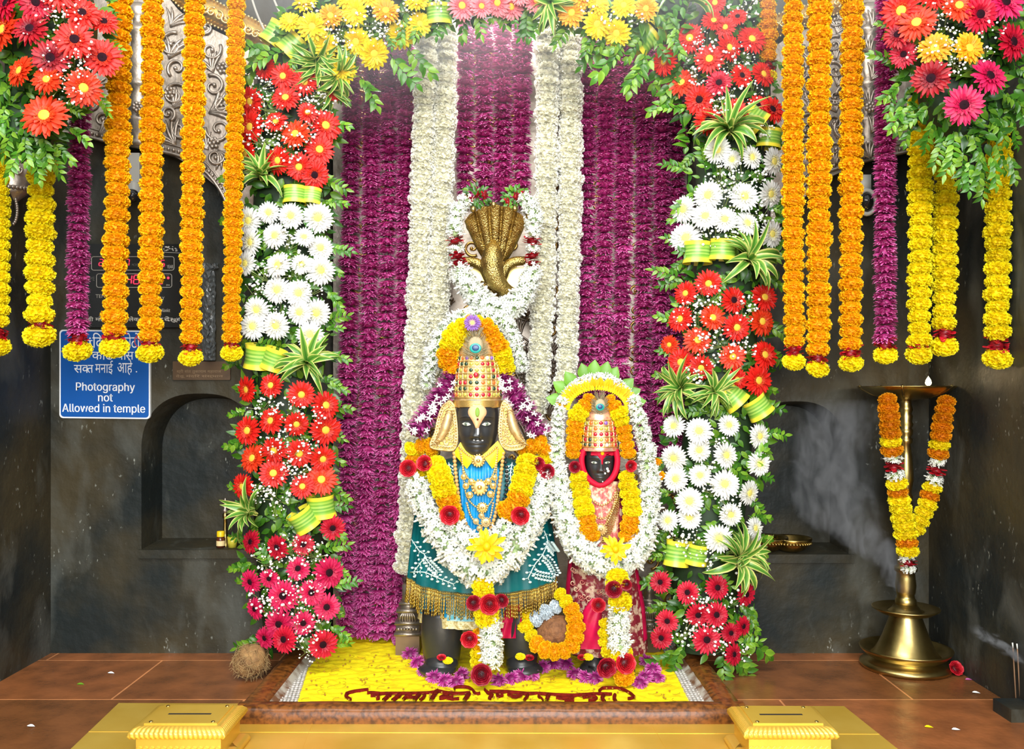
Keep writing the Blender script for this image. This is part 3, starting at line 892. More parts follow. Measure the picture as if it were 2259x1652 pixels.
# letter outlines of the bold sign face: advance, points, faces
GL = {
    'P': (445, '60,0 60,509 235,509 289,503 332,487 366,462 390,430 404,391 409,348 404,304 390,265 366,233 332,207 289,191 235,186 109,186 109,242 233,242 269,246 297,256 318,272 333,294 342,319 344,348 342,376 333,402 318,423 297,439 268,449 232,452 125,452 125,0', '0,30,1 30,2,1 30,3,2 30,4,3 30,5,4 30,29,5 29,28,5 28,6,5 0,16,30 16,31,30 27,6,28 26,6,27 26,7,6 25,7,26 24,7,25 24,8,7 23,8,24 22,8,23 22,9,8 21,9,22 21,10,9 20,10,21 19,10,20 19,11,10 18,11,19 17,11,18 0,15,16 31,17,16 31,14,17 14,11,17 14,12,11 14,13,12 0,14,15 0,31,14'),
    'h': (410, '114,227 114,0 53,0 53,509 114,509 114,287 102,287 124,332 152,362 187,379 227,384 264,380 295,369 321,349 341,321 353,285 357,240 357,0 296,0 296,235 290,275 273,304 246,323 210,329 184,326 161,317 141,303 126,283 117,257', '2,4,3 2,6,4 6,5,4 9,11,10 9,12,11 8,12,9 8,13,12 7,13,8 7,23,13 23,14,13 6,25,7 25,24,7 24,23,7 22,14,23 21,14,22 21,15,14 6,26,25 20,15,21 6,27,26 2,28,6 28,27,6 20,16,15 19,16,20 2,0,28 19,17,16 18,17,19 2,1,0'),
    'o': (415, '207,-8 159,-2 117,16 82,46 56,85 40,133 34,187 40,243 56,291 82,330 117,360 159,378 207,384 256,378 299,360 333,330 359,291 376,243 381,187 376,133 359,85 333,46 299,16 256,-2 207,46 242,51 270,66 292,89 307,117 316,151 319,187 316,224 307,258 292,287 270,310 242,325 207,330 173,325 145,310 124,287 108,258 99,224 96,187 99,151 108,117 124,89 145,66 173,51', '11,13,12 10,13,11 10,14,13 9,14,10 9,15,14 8,37,9 37,36,9 36,15,9 36,35,15 35,16,15 8,38,37 34,16,35 8,39,38 33,16,34 7,39,8 33,17,16 7,40,39 32,17,33 7,41,40 31,17,32 6,41,7 31,18,17 6,42,41 30,18,31 5,42,6 5,43,42 29,18,30 29,19,18 5,44,43 28,19,29 28,20,19 4,44,5 4,45,44 27,20,28 4,46,45 26,20,27 3,46,4 26,21,20 3,47,46 25,21,26 3,24,47 24,21,25 3,21,24 2,21,3 2,22,21 1,22,2 1,23,22 0,23,1'),
    't': (227, '204,379 204,327 6,327 6,379 65,471 126,471 126,98 128,76 136,61 150,53 170,50 177,50 185,51 194,52 202,54 213,2 203,-1 192,-3 180,-4 168,-4 125,2 92,21 72,52 65,93', '23,5,4 23,6,5 2,0,3 2,1,0 23,7,6 22,7,23 22,8,7 22,9,8 13,15,14 22,10,9 12,15,13 21,10,22 11,15,12 10,15,11 21,15,10 20,15,21 19,15,20 19,16,15 19,17,16 19,18,17'),
    'g': (425, '207,-151 168,-148 134,-140 105,-127 82,-110 64,-91 51,-69 101,-41 110,-53 122,-66 136,-78 154,-88 178,-95 207,-97 249,-92 282,-75 304,-47 311,-6 311,68 306,68 298,56 287,41 272,28 252,16 227,8 195,5 152,10 113,27 80,53 55,90 39,136 34,191 39,246 55,293 80,332 112,361 152,378 196,384 228,382 253,373 273,360 288,346 299,331 308,319 313,319 313,379 372,379 372,-9 367,-54 350,-90 324,-117 291,-136 251,-147 205,59 237,63 264,75 285,95 300,121 309,154 312,193 309,231 300,264 285,291 264,312 237,325 205,330 172,325 145,312 124,290 109,262 99,229 96,193 99,155 109,123 124,96 145,76 172,63', '36,38,37 36,39,38 44,46,45 44,47,46 35,39,36 35,40,39 34,40,35 34,41,40 34,42,41 33,66,34 66,65,34 65,42,34 65,43,42 64,43,65 63,43,64 33,67,66 63,44,43 63,62,44 62,61,44 61,60,44 60,47,44 33,68,67 32,68,33 32,69,68 32,70,69 31,70,32 59,47,60 31,71,70 31,72,71 58,47,59 30,72,31 30,73,72 57,47,58 29,73,30 29,74,73 56,18,57 18,47,57 29,75,74 55,18,56 28,75,29 28,76,75 54,19,55 19,18,55 54,20,19 17,47,18 28,53,76 53,20,54 28,20,53 28,21,20 27,21,28 27,22,21 27,23,22 26,23,27 26,24,23 25,24,26 16,47,17 16,48,47 6,8,7 15,48,16 6,9,8 15,49,48 6,10,9 5,10,6 14,49,15 5,11,10 5,12,11 14,50,49 4,12,5 13,50,14 4,13,12 4,50,13 3,50,4 3,51,50 2,51,3 2,52,51 1,52,2 1,0,52'),
    'r': (259, '53,0 53,379 112,379 112,321 115,321 130,347 152,367 181,380 213,385 221,385 229,384 237,384 243,384 243,322 239,323 230,324 219,325 207,326 182,323 159,315 140,301 126,284 117,262 114,237 114,0', '7,9,8 7,10,9 7,11,10 7,12,11 7,13,12 6,13,7 0,2,1 0,3,2 5,13,6 4,17,5 17,16,5 16,15,5 15,14,5 14,13,5 4,18,17 4,19,18 0,4,3 0,22,4 22,21,4 21,20,4 20,19,4 0,23,22 0,24,23'),
    'a': (389, '160,-9 126,-5 94,5 68,22 48,45 35,73 30,108 34,138 43,161 58,179 78,193 100,203 125,211 152,216 178,220 209,224 234,227 252,230 265,235 273,243 276,255 276,257 273,279 267,297 256,311 240,322 220,329 196,331 171,329 149,322 132,313 118,301 107,288 100,274 41,291 57,322 79,346 104,364 133,375 163,382 194,384 215,383 239,379 263,372 286,360 306,343 322,320 333,290 337,251 337,0 277,0 277,52 272,52 264,38 252,25 236,12 215,1 190,-6 170,45 202,49 228,59 248,74 263,93 272,115 276,138 276,190 270,186 259,182 246,179 231,176 216,173 200,171 186,169 175,168 154,164 134,159 117,150 103,139 95,124 92,105 94,87 102,72 114,61 130,52 149,47', '39,41,40 39,42,41 38,42,39 38,43,42 37,43,38 37,44,43 36,44,37 36,45,44 35,45,36 35,27,45 27,46,45 35,28,27 26,46,27 35,29,28 25,46,26 35,30,29 34,30,35 24,46,25 24,47,46 34,31,30 23,47,24 34,32,31 22,47,23 33,32,34 22,48,47 21,48,22 20,48,21 19,48,20 19,49,48 18,49,19 17,65,18 65,49,18 16,65,17 15,65,16 14,65,15 13,65,14 12,65,13 11,65,12 10,65,11 9,65,10 9,66,65 64,49,65 9,67,66 9,68,67 8,68,9 8,69,68 8,70,69 8,71,70 8,72,71 8,73,72 8,74,73 8,75,74 7,75,8 7,76,75 7,77,76 7,78,77 63,49,64 6,78,7 6,79,78 62,49,63 5,79,6 5,80,79 61,51,62 51,49,62 5,81,80 60,51,61 4,81,5 4,82,81 4,83,82 59,52,60 52,51,60 4,84,83 59,53,52 50,49,51 58,53,59 4,58,84 4,53,58 3,53,4 3,54,53 3,55,54 2,55,3 2,56,55 1,56,2 1,57,56 0,57,1'),
    'p': (424, '53,-143 53,379 112,379 112,319 118,319 126,331 137,346 152,360 171,373 197,381 229,384 274,378 313,361 345,332 370,293 385,245 390,189 385,133 370,84 346,45 313,16 274,-2 229,-8 198,-5 173,4 153,17 138,31 127,46 118,59 114,59 114,-143 220,47 253,51 279,66 301,88 316,117 325,151 328,189 325,227 316,261 301,290 280,311 253,325 220,330 188,325 161,312 140,291 125,263 116,229 113,189 116,150 125,115 140,86 162,65 188,51', '9,11,10 8,11,9 0,2,1 0,3,2 8,12,11 7,12,8 7,13,12 6,13,7 5,13,6 5,43,13 43,42,13 42,14,13 4,43,5 4,44,43 4,45,44 41,14,42 0,4,3 0,48,4 48,47,4 47,46,4 46,45,4 40,14,41 40,15,14 39,15,40 38,15,39 38,16,15 0,49,48 37,16,38 0,50,49 36,16,37 36,17,16 35,17,36 0,51,50 35,18,17 34,18,35 0,29,51 29,52,51 33,18,34 29,53,52 33,19,18 32,19,33 29,28,53 28,54,53 0,30,29 27,54,28 31,19,32 27,31,54 27,19,31 26,19,27 26,20,19 25,20,26 24,20,25 24,21,20 23,21,24 23,22,21'),
    'y': (389, '47,-139 61,-86 71,-87 88,-90 104,-89 118,-84 130,-74 141,-58 151,-36 163,-1 17,379 84,379 165,155 177,121 187,87 196,53 206,21 184,21 193,53 202,87 212,121 224,155 305,379 371,379 204,-58 191,-85 177,-107 159,-124 139,-136 117,-143 91,-145 77,-145 65,-143 54,-141', '9,11,10 9,12,11 21,23,22 21,24,23 9,13,12 20,24,21 19,16,20 16,24,20 9,14,13 18,15,19 15,16,19 9,18,14 18,15,14 9,17,18 9,16,17 9,24,16 8,24,9 7,24,8 7,25,24 6,25,7 5,25,6 4,25,5 4,26,25 0,2,1 0,3,2 3,26,4 0,26,3 0,27,26 0,28,27 0,29,28 33,29,0 32,29,33 32,30,29 31,30,32'),
    'n': (410, '114,227 114,0 53,0 53,379 112,379 112,287 102,287 124,332 152,362 187,379 227,384 264,380 295,369 321,349 341,321 353,285 357,240 357,0 296,0 296,235 290,275 273,304 246,323 210,329 184,326 161,317 141,303 126,283 117,257', '9,11,10 9,12,11 2,4,3 2,6,4 6,5,4 8,12,9 8,13,12 7,13,8 7,23,13 23,14,13 6,25,7 25,24,7 24,23,7 22,14,23 21,14,22 21,15,14 6,26,25 20,15,21 6,27,26 2,28,6 28,27,6 20,16,15 19,16,20 2,0,28 19,17,16 18,17,19 2,1,0'),
    'A': (480, '16,0 201,509 276,509 463,0 395,0 287,302 276,334 264,372 250,420 232,478 245,478 228,419 213,371 201,333 191,302 85,0 110,142 110,199 370,199 370,142', '0,9,1 9,2,1 9,10,2 10,3,2 0,17,9 17,11,9 11,8,9 11,8,10 8,18,10 18,3,10 7,18,8 17,12,11 6,18,7 17,13,12 5,18,6 17,14,13 17,16,14 16,15,14 4,19,5 19,18,5 0,16,17 16,18,17 16,19,18 19,3,18 0,15,16 4,3,19'),
    'l': (189, '139,-2 101,3 74,20 58,47 53,84 53,509 114,509 114,99 115,77 120,62 130,54 146,52 154,52 160,53 165,53 170,54 181,3 172,1 162,-1 151,-2', '4,6,5 4,7,6 4,8,7 3,8,4 3,9,8 3,10,9 3,11,10 14,16,15 13,16,14 12,16,13 11,16,12 3,16,11 2,16,3 1,16,2 0,16,1 0,17,16 0,18,17 0,19,18'),
    'w': (567, '138,0 23,379 87,379 133,214 143,177 154,137 165,91 175,41 165,41 175,90 186,135 196,176 206,214 252,379 316,379 362,214 371,176 382,136 392,91 402,41 391,41 402,90 413,135 423,176 434,214 480,379 545,379 429,0 368,0 319,172 312,198 305,225 297,252 291,280 284,309 277,338 291,338 284,309 277,280 270,252 263,225 255,198 248,172 199,0', '0,2,1 0,3,2 12,35,13 35,14,13 35,36,14 36,15,14 24,26,25 24,27,26 12,34,35 37,15,36 38,34,37 34,15,37 12,38,34 38,33,34 12,39,38 12,40,39 12,41,40 0,4,3 11,41,12 23,27,24 11,42,41 0,5,4 22,27,23 10,42,11 10,43,42 0,6,5 21,27,22 9,43,10 0,8,6 8,7,6 20,19,21 8,43,9 0,43,8'),
    'e': (404, '212,-8 161,-2 117,16 82,46 56,85 40,132 34,187 39,242 55,290 81,329 115,359 157,378 205,384 236,382 266,374 294,361 319,341 341,315 357,282 368,242 371,194 371,169 75,169 75,221 338,221 310,202 307,237 298,269 283,294 263,314 237,326 205,330 173,326 146,313 125,294 109,270 99,241 96,211 96,178 100,139 110,106 128,80 151,61 179,50 212,46 234,48 254,53 271,61 285,73 297,88 306,105 365,91 353,63 335,39 311,19 283,4 249,-5', '11,13,12 11,14,13 10,14,11 10,15,14 10,16,15 9,16,10 9,31,16 31,17,16 9,32,31 30,17,31 8,32,9 29,17,30 8,33,32 29,18,17 28,18,29 8,34,33 27,18,28 8,35,34 7,35,8 27,19,18 7,36,35 26,19,27 26,24,19 24,20,19 6,23,7 23,36,7 23,37,36 25,24,26 6,22,23 37,24,23 37,20,24 38,20,37 38,21,20 5,22,6 39,21,38 5,21,22 5,39,21 5,40,39 4,40,5 4,41,40 49,51,50 49,52,51 48,52,49 3,41,4 3,42,41 47,52,48 47,53,52 3,43,42 46,53,47 45,53,46 3,44,43 44,53,45 3,53,44 2,53,3 2,54,53 2,55,54 1,55,2 1,56,55 0,56,1'),
    'd': (424, '195,-8 151,-2 111,16 79,45 55,84 39,133 34,189 39,245 55,293 79,332 112,361 151,378 196,384 228,381 253,373 272,360 287,346 298,331 306,319 311,319 311,509 372,509 372,0 313,0 313,59 307,59 298,46 287,31 272,17 252,4 227,-5 205,47 236,51 263,65 284,86 299,115 309,150 312,189 309,229 300,263 284,291 263,312 237,325 205,330 172,325 145,311 124,290 108,261 99,227 96,189 99,151 109,117 124,88 145,66 172,51', '19,21,20 19,22,21 11,13,12 11,14,13 10,14,11 10,15,14 9,15,10 9,16,15 9,17,16 8,44,9 44,43,9 43,17,9 43,18,17 42,18,43 41,18,42 8,45,44 41,19,18 41,40,19 40,39,19 39,22,19 8,46,45 7,46,8 7,47,46 38,22,39 7,48,47 6,48,7 37,22,38 6,49,48 6,50,49 36,22,37 5,50,6 5,51,50 35,22,36 4,51,5 4,52,51 34,24,35 24,22,35 4,53,52 33,24,34 3,53,4 3,54,53 32,25,33 25,24,33 32,26,25 23,22,24 3,31,54 31,26,32 3,26,31 3,27,26 2,27,3 2,28,27 2,29,28 1,29,2 1,30,29 0,30,1'),
    'i': (167, '84,443 67,446 54,455 44,468 41,483 44,499 54,512 67,521 84,524 100,521 114,512 123,499 126,483 123,468 114,455 100,446 53,0 53,379 114,379 114,0', '16,18,17 16,19,18 7,9,8 6,9,7 6,10,9 5,10,6 5,11,10 4,11,5 4,12,11 3,12,4 3,13,12 2,13,3 2,14,13 1,14,2 1,15,14 0,15,1'),
    'm': (610, '53,0 53,379 112,379 112,295 108,295 118,323 132,346 151,363 172,376 195,384 219,386 257,380 287,361 309,331 321,295 312,295 322,321 337,343 357,361 381,375 407,383 437,386 468,383 497,372 522,354 541,328 553,296 557,255 557,0 496,0 496,254 490,289 473,313 447,326 419,330 395,328 374,320 358,307 345,290 338,270 335,247 335,0 274,0 274,260 269,288 253,311 229,326 199,330 178,328 158,320 140,307 126,289 117,266 114,238 114,0', '9,11,10 20,22,21 8,11,9 19,22,20 19,23,22 8,12,11 0,2,1 0,4,2 4,3,2 7,12,8 18,23,19 18,24,23 6,12,7 17,24,18 6,13,12 17,25,24 5,47,6 47,13,6 16,34,17 34,25,17 47,46,13 46,14,13 5,48,47 16,35,34 33,25,34 33,26,25 5,49,48 16,36,35 32,26,33 45,14,46 4,49,5 15,36,16 4,50,49 15,37,36 31,26,32 44,15,45 15,14,45 4,51,50 15,38,37 31,27,26 0,52,4 52,51,4 44,38,15 44,39,38 30,27,31 43,39,44 43,40,39 0,53,52 42,40,43 30,28,27 29,28,30 42,41,40 0,54,53'),
}


def sign_text(mb, body, origin, ux, uy, height, width):
    x, parts = 0, []
    for ch in body:
        if ch == ' ':
            x += 190
            continue
        a, vs, fs = GL[ch]
        parts.append((x, [tuple(map(int, p.split(','))) for p in vs.split()], [tuple(map(int, p.split(','))) for p in fs.split()]))
        x += a
    kx, ky = width / x, height / 520.0
    ux, uy, origin = Vector(ux), Vector(uy), Vector(origin)
    for x0, vs, fs in parts:
        for dx in (-15, 0, 15):
            mb.add([origin + ux * ((x0 + p[0] + dx) * kx) + uy * (p[1] * ky) + Vector((0, -.0003 - .00002 * dx, 0)) for p in vs], fs)

# ------------------------------------------------------------------ the setting: floor, walls, niches
DB_, DC_ = 3.68, 3.96              # side back walls, deeper centre wall
XL, XR = (112 - CX) * DB_ / F, (2049 - CX) * DB_ / F
TOP = 2.75
fm = M['redstone']
nt = fm.node_tree
bt = nt.nodes.new('ShaderNodeTexBrick')
bt.inputs['Scale'].default_value = 1.0
bt.inputs['Brick Width'].default_value = 0.92
bt.inputs['Row Height'].default_value = 0.46
bt.inputs['Mortar Size'].default_value = 0.0035
bt.inputs['Color1'].default_value = (1, 1, 1, 1)
bt.inputs['Color2'].default_value = (0.55, 0.62, 0.62, 1)
bt.inputs['Mortar'].default_value = (2.2, 2.6, 3.0, 1)
tcn = nt.nodes.new('ShaderNodeTexCoord')
nt.links.new(tcn.outputs['Object'], bt.inputs['Vector'])
mxn = nt.nodes.new('ShaderNodeMix')
mxn.data_type = 'RGBA'
mxn.blend_type = 'MULTIPLY'
mxn.inputs[0].default_value = 1.0
bsdf = nt.nodes['Principled BSDF']
old = bsdf.inputs['Base Color'].links[0].from_socket
nt.links.new(old, mxn.inputs[6])
nt.links.new(bt.outputs['Color'], mxn.inputs[7])
nt.links.new(mxn.outputs[2], bsdf.inputs['Base Color'])

b = MB()
b.box((-2.4, 0.4, -0.08), (2.4, 4.0, 0.0))
struct(b.obj('floor', fm, None, False))


def niche_wall(name, x0, x1, nx0, nx1, ny_sill, ny_spring, ny_top, D, depth):
    """back wall with an arched niche cut into it"""
    b = MB()
    zs, zsp, zt = at(0, ny_sill, D).z, at(0, ny_spring, D).z, at(0, ny_top, D).z
    a0, a1 = (nx0 - CX) * D / F, (nx1 - CX) * D / F

    def arch(x):
        u = (x - (a0 + a1) / 2) / ((a1 - a0) / 2)
        return zsp + (zt - zsp) * math.sqrt(max(0, 1 - abs(u) ** 2.6))
    b.add([(x0, D, 0), (a0, D, 0), (a0, D, TOP), (x0, D, TOP)], [(0, 1, 2, 3)])
    b.add([(a1, D, 0), (x1, D, 0), (x1, D, TOP), (a1, D, TOP)], [(0, 1, 2, 3)])
    b.add([(a0, D, 0), (a1, D, 0), (a1, D, zs), (a0, D, zs)], [(0, 1, 2, 3)])
    xs = [a0 + (a1 - a0) * (0.5 - 0.5 * math.cos(PI * i / 28)) for i in range(29)]
    for p, q in zip(xs[:-1], xs[1:]):
        b.add([(p, D, arch(p)), (q, D, arch(q)), (q, D, TOP), (p, D, TOP)], [(0, 1, 2, 3)])
        b.add([(p, D, arch(p)), (q, D, arch(q)), (q * .92 + (a0 + a1) * .04, D + depth, arch(q) - .02), (p * .92 + (a0 + a1) * .04, D + depth, arch(p) - .02)], [(3, 2, 1, 0)])
    k0, k1 = a0 * .92 + (a0 + a1) * .04, a1 * .92 + (a0 + a1) * .04
    b.add([(a0, D, zs), (k0, D + depth, zs + .02), (k0, D + depth, zsp - .02), (a0, D, zsp)], [(0, 1, 2, 3)])
    b.add([(a1, D, zs), (k1, D + depth, zs + .02), (k1, D + depth, zsp - .02), (a1, D, zsp)], [(3, 2, 1, 0)])
    b.add([(a0, D, zs), (a1, D, zs), (k1, D + depth, zs + .02), (k0, D + depth, zs + .02)], [(0, 1, 2, 3)])
    b.add([(k0, D + depth, zs), (k1, D + depth, zs), (k1, D + depth, zt), (k0, D + depth, zt)], [(0, 1, 2, 3)])
    # shallow joints of the stone courses and the raised stone sill
    b.box((a0 - .01, D - .012, zs - .035), (a1 + .02, D + .01, zs))
    struct(b.obj(name, M['granite'], None, False))


XI0, XI1 = (600 - CX) * DB_ / F, (1590 - CX) * DB_ / F
niche_wall('wall_back_left', XL, XI0, 312, 570, 1212, 985, 868, DB_, 0.17)
niche_wall('wall_back_right', XI1, XR, 1640, 1872, 1222, 1010, 885, DB_, 0.17)
for nm, pts in (('wall_left', [(XL, DB_, 0), (XL, 0.4, 0), (XL, 0.4, TOP), (XL, DB_, TOP)]), ('wall_right', [(XR, 0.4, 0), (XR, DB_, 0), (XR, DB_, TOP), (XR, 0.4, TOP)]),
                ('wall_back', [(XI0 - .1, DC_, 0), (XI1 + .1, DC_, 0), (XI1 + .1, DC_, TOP), (XI0 - .1, DC_, TOP)]),
                ('wall_recess_left', [(XI0, DB_, 0), (XI0, DC_, 0), (XI0, DC_, TOP), (XI0, DB_, TOP)]), ('wall_recess_right', [(XI1, DC_, 0), (XI1, DB_, 0), (XI1, DB_, TOP), (XI1, DC_, TOP)])):
    b = MB()
    P = [Vector(p) for p in pts]
    n = (P[1] - P[0]).cross(P[3] - P[0]).normalized()
    b.slab(P, n * .1 if nm != 'wall_back' else Vector((0, .1, 0)))
    struct(b.obj(nm, M['granite_grey'] if 'left' in nm or 'right' in nm else M['granite'], None, False))

# stone curb round the idols' tray
cz = 0.0575
bars = MB()


def bar(p0, p1, wd, h, side):
    """rounded kerb stone from p0 to p1 (outer top edge), width wd to the side given"""
    b = MB()
    p0, p1 = Vector(p0), Vector(p1)
    d = (p1 - p0).normalized()
    s_ = Vector(side)
    prof = [(0, 0), (0, h * .72), (.012, h * .93), (.03, h), (wd - .02, h), (wd, h * .8), (wd, 0)]
    n = 26
    rows = []
    for i in range(n + 1):
        c = p0 + (p1 - p0) * i / n
        rows.append([c + s_ * x + Vector((0, 0, z + (.0012 * math.sin(i * 1.7) if z > 0 else 0))) for x, z in prof])
    b.grid(rows)
    b.add(rows[0], [tuple(range(len(prof)))])
    b.add(rows[-1], [tuple(reversed(range(len(prof))))])
    return b


yf = floorD(1600)
xf0, xf1 = (522 - CX) * yf / F - .005, (1648 - CX) * yf / F
t = thing('stone_curb', 'polished brown stone kerb framing the flower carpet before the idols', 'stone kerb', ((xf0 + xf1) / 2, yf, 0))
bar((xf0, yf, 0), (xf1, yf, 0), .075, cz, (0, 1, 0)).obj('front_stone', M['curbstone'], t)
bl0, bl1 = Vector((xf0, yf + .01, 0)), Vector((-.868 - .01, 3.62, 0))
bar(bl0, bl1, .085, cz, (1, 0, 0)).obj('side_stone', M['curbstone'], t)
br0, br1 = Vector((xf1, yf + .01, 0)), Vector((.735, 3.62, 0))
bar(br0, br1, .085, cz, (-1, 0, 0)).obj('side_stone', M['curbstone'], t)
for s_, (p, q) in ((1, (bl0, bl1)), (-1, (br0, br1))):
    b = MB()
    a, c = p + Vector((.085 * s_, .07, .046)), q + Vector((.085 * s_, 0, .046))
    b.slab([a, c, c + Vector((.035 * s_, 0, -.03)), a + Vector((.035 * s_, 0, -.03))], (0, 0, -.012))
    b.obj('worn_edge', M['paintedge'], t, False)

# brass sheet platform in front
zb = 0.0
b = MB()
q = [at(262, 1553, floorD(1553)), at(1862, 1560, floorD(1560)), at(2150, 1790, floorD(1790)), at(15, 1790, floorD(1790))]
b.slab([p + Vector((0, 0, .004)) for p in q], (0, 0, -.0035))
for xx in (0.28, 0.72):
    pa, pb = q[0].lerp(q[1], xx), q[3].lerp(q[2], xx)
    b.tube([pa + Vector((0, 0, .004)), pb + Vector((0, 0, .004))], .0012, 4)
for yy in (0.33,):
    pa, pb = q[0].lerp(q[3], yy), q[1].lerp(q[2], yy)
    b.tube([pa + Vector((0, 0, .004)), pb + Vector((0, 0, .004))], .0015, 4)
tag(b.obj('brass_floor_plate', M['brass_sheet'], None, False), 'flat golden brass sheet laid on the floor before the stone kerb', 'brass plate')

# ------------------------------------------------------------------ carpet of yellow petals, its beaded border and the red lettering
cz0, cy0, cy1 = 0.022, yf + .075, DC_ - .06
xa0, xa1 = at(600, 1548, cy0).x, at(1582, 1548, cy0).x
xb0, xb1 = at(712, 1418, cy1).x - .09, at(1440, 1418, cy1).x + .08
t = thing('flower_carpet', 'yellow petal carpet with maroon lettering spread before the idols', 'flower carpet', ((xa0 + xa1) / 2, cy0, 0))
rows = []
nx, ny = 110, 90
for i in range(ny + 1):
    v = i / ny
    y = cy0 + (cy1 - cy0) * v
    l, r = xa0 + (xb0 - xa0) * v + .075, xa1 + (xb1 - xa1) * v - .075
    row = []
    for j in range(nx + 1):
        x = l + (r - l) * j / nx
        row.append((x, y, cz0 + .006 * math.sin(x * 61 + 3 * math.sin(y * 37)) * math.sin(y * 53 + 2 * math.sin(x * 29)) * .6 + R.uniform(-.002, .002)))
    rows.append(row)
b = MB()
b.grid(rows)
b.obj('petal_field', M['yellowcarpet'], t)
b = MB()
for k in range(420):
    v = R.random()
    y = cy0 + .02 + (cy1 - cy0 - .3) * v
    l, r = xa0 + (xb0 - xa0) * v + .09, xa1 + (xb1 - xa1) * v - .09
    x = R.uniform(l, r)
    a = R.uniform(0, 6.28)
    if k % 2:
        b.ball((x, y, cz0 + .006), .0038, None, .003, 6, 4)
    else:
        b.tube([(x + .018 * math.cos(a + q_) - .018, y + .018 * math.sin(a + q_), cz0 + .0065) for q_ in np.linspace(0, 2.4, 6)], .0007, 3)
o = b.obj('seed_speckles', mat('seed_speckle', (0.35, 0.17, 0.01), .7), t)
o['kind'] = 'stuff'
for s_ in (0, 1):
    b = MB()
    for i in range(46):
        v = i / 46
        y = cy0 + (cy1 - cy0) * v
        x = xa0 + (xb0 - xa0) * v if s_ == 0 else xa1 + (xb1 - xa1) * v - .075
        for k in range(6):
            b.ball((x + .006 + .0126 * k, y + R.uniform(-.003, .003), cz0 + .004), .0072, .011, .005, 6, 4)
    p0, p1 = (xa0, xb0) if s_ == 0 else (xa1 - .075, xb1 - .075)
    b.slab([(p0, cy0, cz0), (p0 + .075, cy0, cz0), (p1 + .075, cy1, cz0), (p1, cy1, cz0)], (0, 0, -.012))
    o = b.obj('beaded_border', M['silvermat'], t)
    o['label'] = 'silvery beaded border strip'

# the lettering: brush strokes traced on the carpet plane, each stroke a flat heap of maroon petals
ZL = cz0 + .008


def cpt(X, Y):
    """a point of the enlarged view of the lettering -> the carpet plane"""
    px, py = 740 + X / 3.227, 1490 + Y / 3.227
    D = (CAMH - ZL) * F / (py - HZ)
    return at(px, py, D)


STROKES = [
    [(235, 95, 4), (190, 100, 9), (120, 110, 11), (78, 125, 14), (80, 145, 10), (115, 168, 3)],
    [(225, 118, 6), (270, 118, 10), (315, 122, 8)], [(315, 122, 6), (300, 138, 8), (250, 138, 6)], [(285, 140, 4), (312, 155, 7), (290, 163, 4)],
    [(300, 124, 8), (385, 122, 7), (450, 122, 6), (530, 122, 6), (620, 120, 6), (690, 115, 8), (730, 100, 6)],
    [(395, 125, 14), (370, 145, 15), (340, 172, 14)], [(465, 125, 14), (440, 145, 15), (405, 172, 14)], [(540, 125, 13), (510, 140, 14), (480, 165, 10)], [(500, 145, 7), (560, 150, 7), (580, 140, 5)],
    [(600, 125, 14), (580, 145, 15), (560, 172, 14)], [(640, 130, 9), (625, 150, 10), (600, 170, 8)],
    [(730, 100, 12), (705, 130, 16), (680, 172, 15)], [(735, 105, 8), (800, 118, 7), (880, 122, 6), (960, 118, 7)],
    [(810, 125, 8), (760, 142, 10), (740, 158, 8), (800, 150, 7), (840, 145, 6)], [(790, 160, 5), (840, 165, 8), (880, 160, 5)],
    [(850, 100, 6), (845, 85, 6), (880, 75, 6), (940, 78, 7), (975, 95, 8), (1000, 125, 10), (1030, 120, 8)], [(955, 120, 14), (935, 145, 15), (915, 172, 13)],
    [(1060, 95, 6), (1090, 118, 12), (1120, 135, 9), (1090, 150, 8), (1110, 160, 5)], [(1095, 108, 8), (1180, 108, 9), (1260, 112, 8), (1350, 122, 8), (1450, 122, 7), (1550, 130, 7), (1700, 135, 8), (1800, 128, 6), (1880, 125, 7), (1970, 128, 5)],
    [(1195, 122, 7), (1150, 130, 9), (1165, 145, 6), (1195, 135, 6)], [(1225, 125, 9), (1280, 145, 10), (1330, 130, 7)], [(1330, 120, 8), (1370, 130, 9), (1350, 160, 10), (1340, 174, 6)],
    [(1440, 140, 4), (1470, 160, 6), (1480, 178, 5)], [(1520, 128, 15), (1510, 150, 14), (1500, 175, 11)], [(1570, 155, 6), (1640, 158, 9), (1700, 150, 7)], [(1630, 175, 5), (1700, 178, 6)],
    [(1760, 150, 7), (1820, 140, 8), (1860, 150, 9), (1840, 168, 7), (1800, 172, 5)], [(1910, 130, 13), (1900, 155, 14), (1920, 180, 8)], [(1990, 130, 12), (1985, 155, 13), (2000, 180, 8)],
    [(1890, 125, 6), (1878, 100, 8), (1900, 85, 8), (1960, 82, 6), (2040, 92, 6), (2100, 120, 8), (2130, 150, 8), (2080, 160, 3)],
]
b = MB()
for st in [[(x, y, w_ * .95) for x, y, w_ in q] for q in STROKES]:
    P = spline(st, 14)
    rows = []
    for i, p in enumerate(P):
        a, c = P[max(0, i - 1)], P[min(13, i + 1)]
        dx, dy = c[0] - a[0], c[1] - a[1]
        L = math.hypot(dx, dy) + 1e-6
        h = p[2]
        l_, r_ = cpt(p[0] - dy / L * h, min(180, p[1] + dx / L * h * .62)), cpt(p[0] + dy / L * h, min(180, p[1] - dx / L * h * .62))
        rows.append([l_ - Vector((0, 0, .006)), l_, (l_ + r_) / 2 + Vector((0, 0, .004)), r_, r_ - Vector((0, 0, .006))])
    b.grid(rows)
b.obj('lettering', M['redletter'], t)['label'] = 'maroon brush lettering in an Indian script'

# ------------------------------------------------------------------ silver arch panels on the side walls, with gold frieze
DSP = 3.60


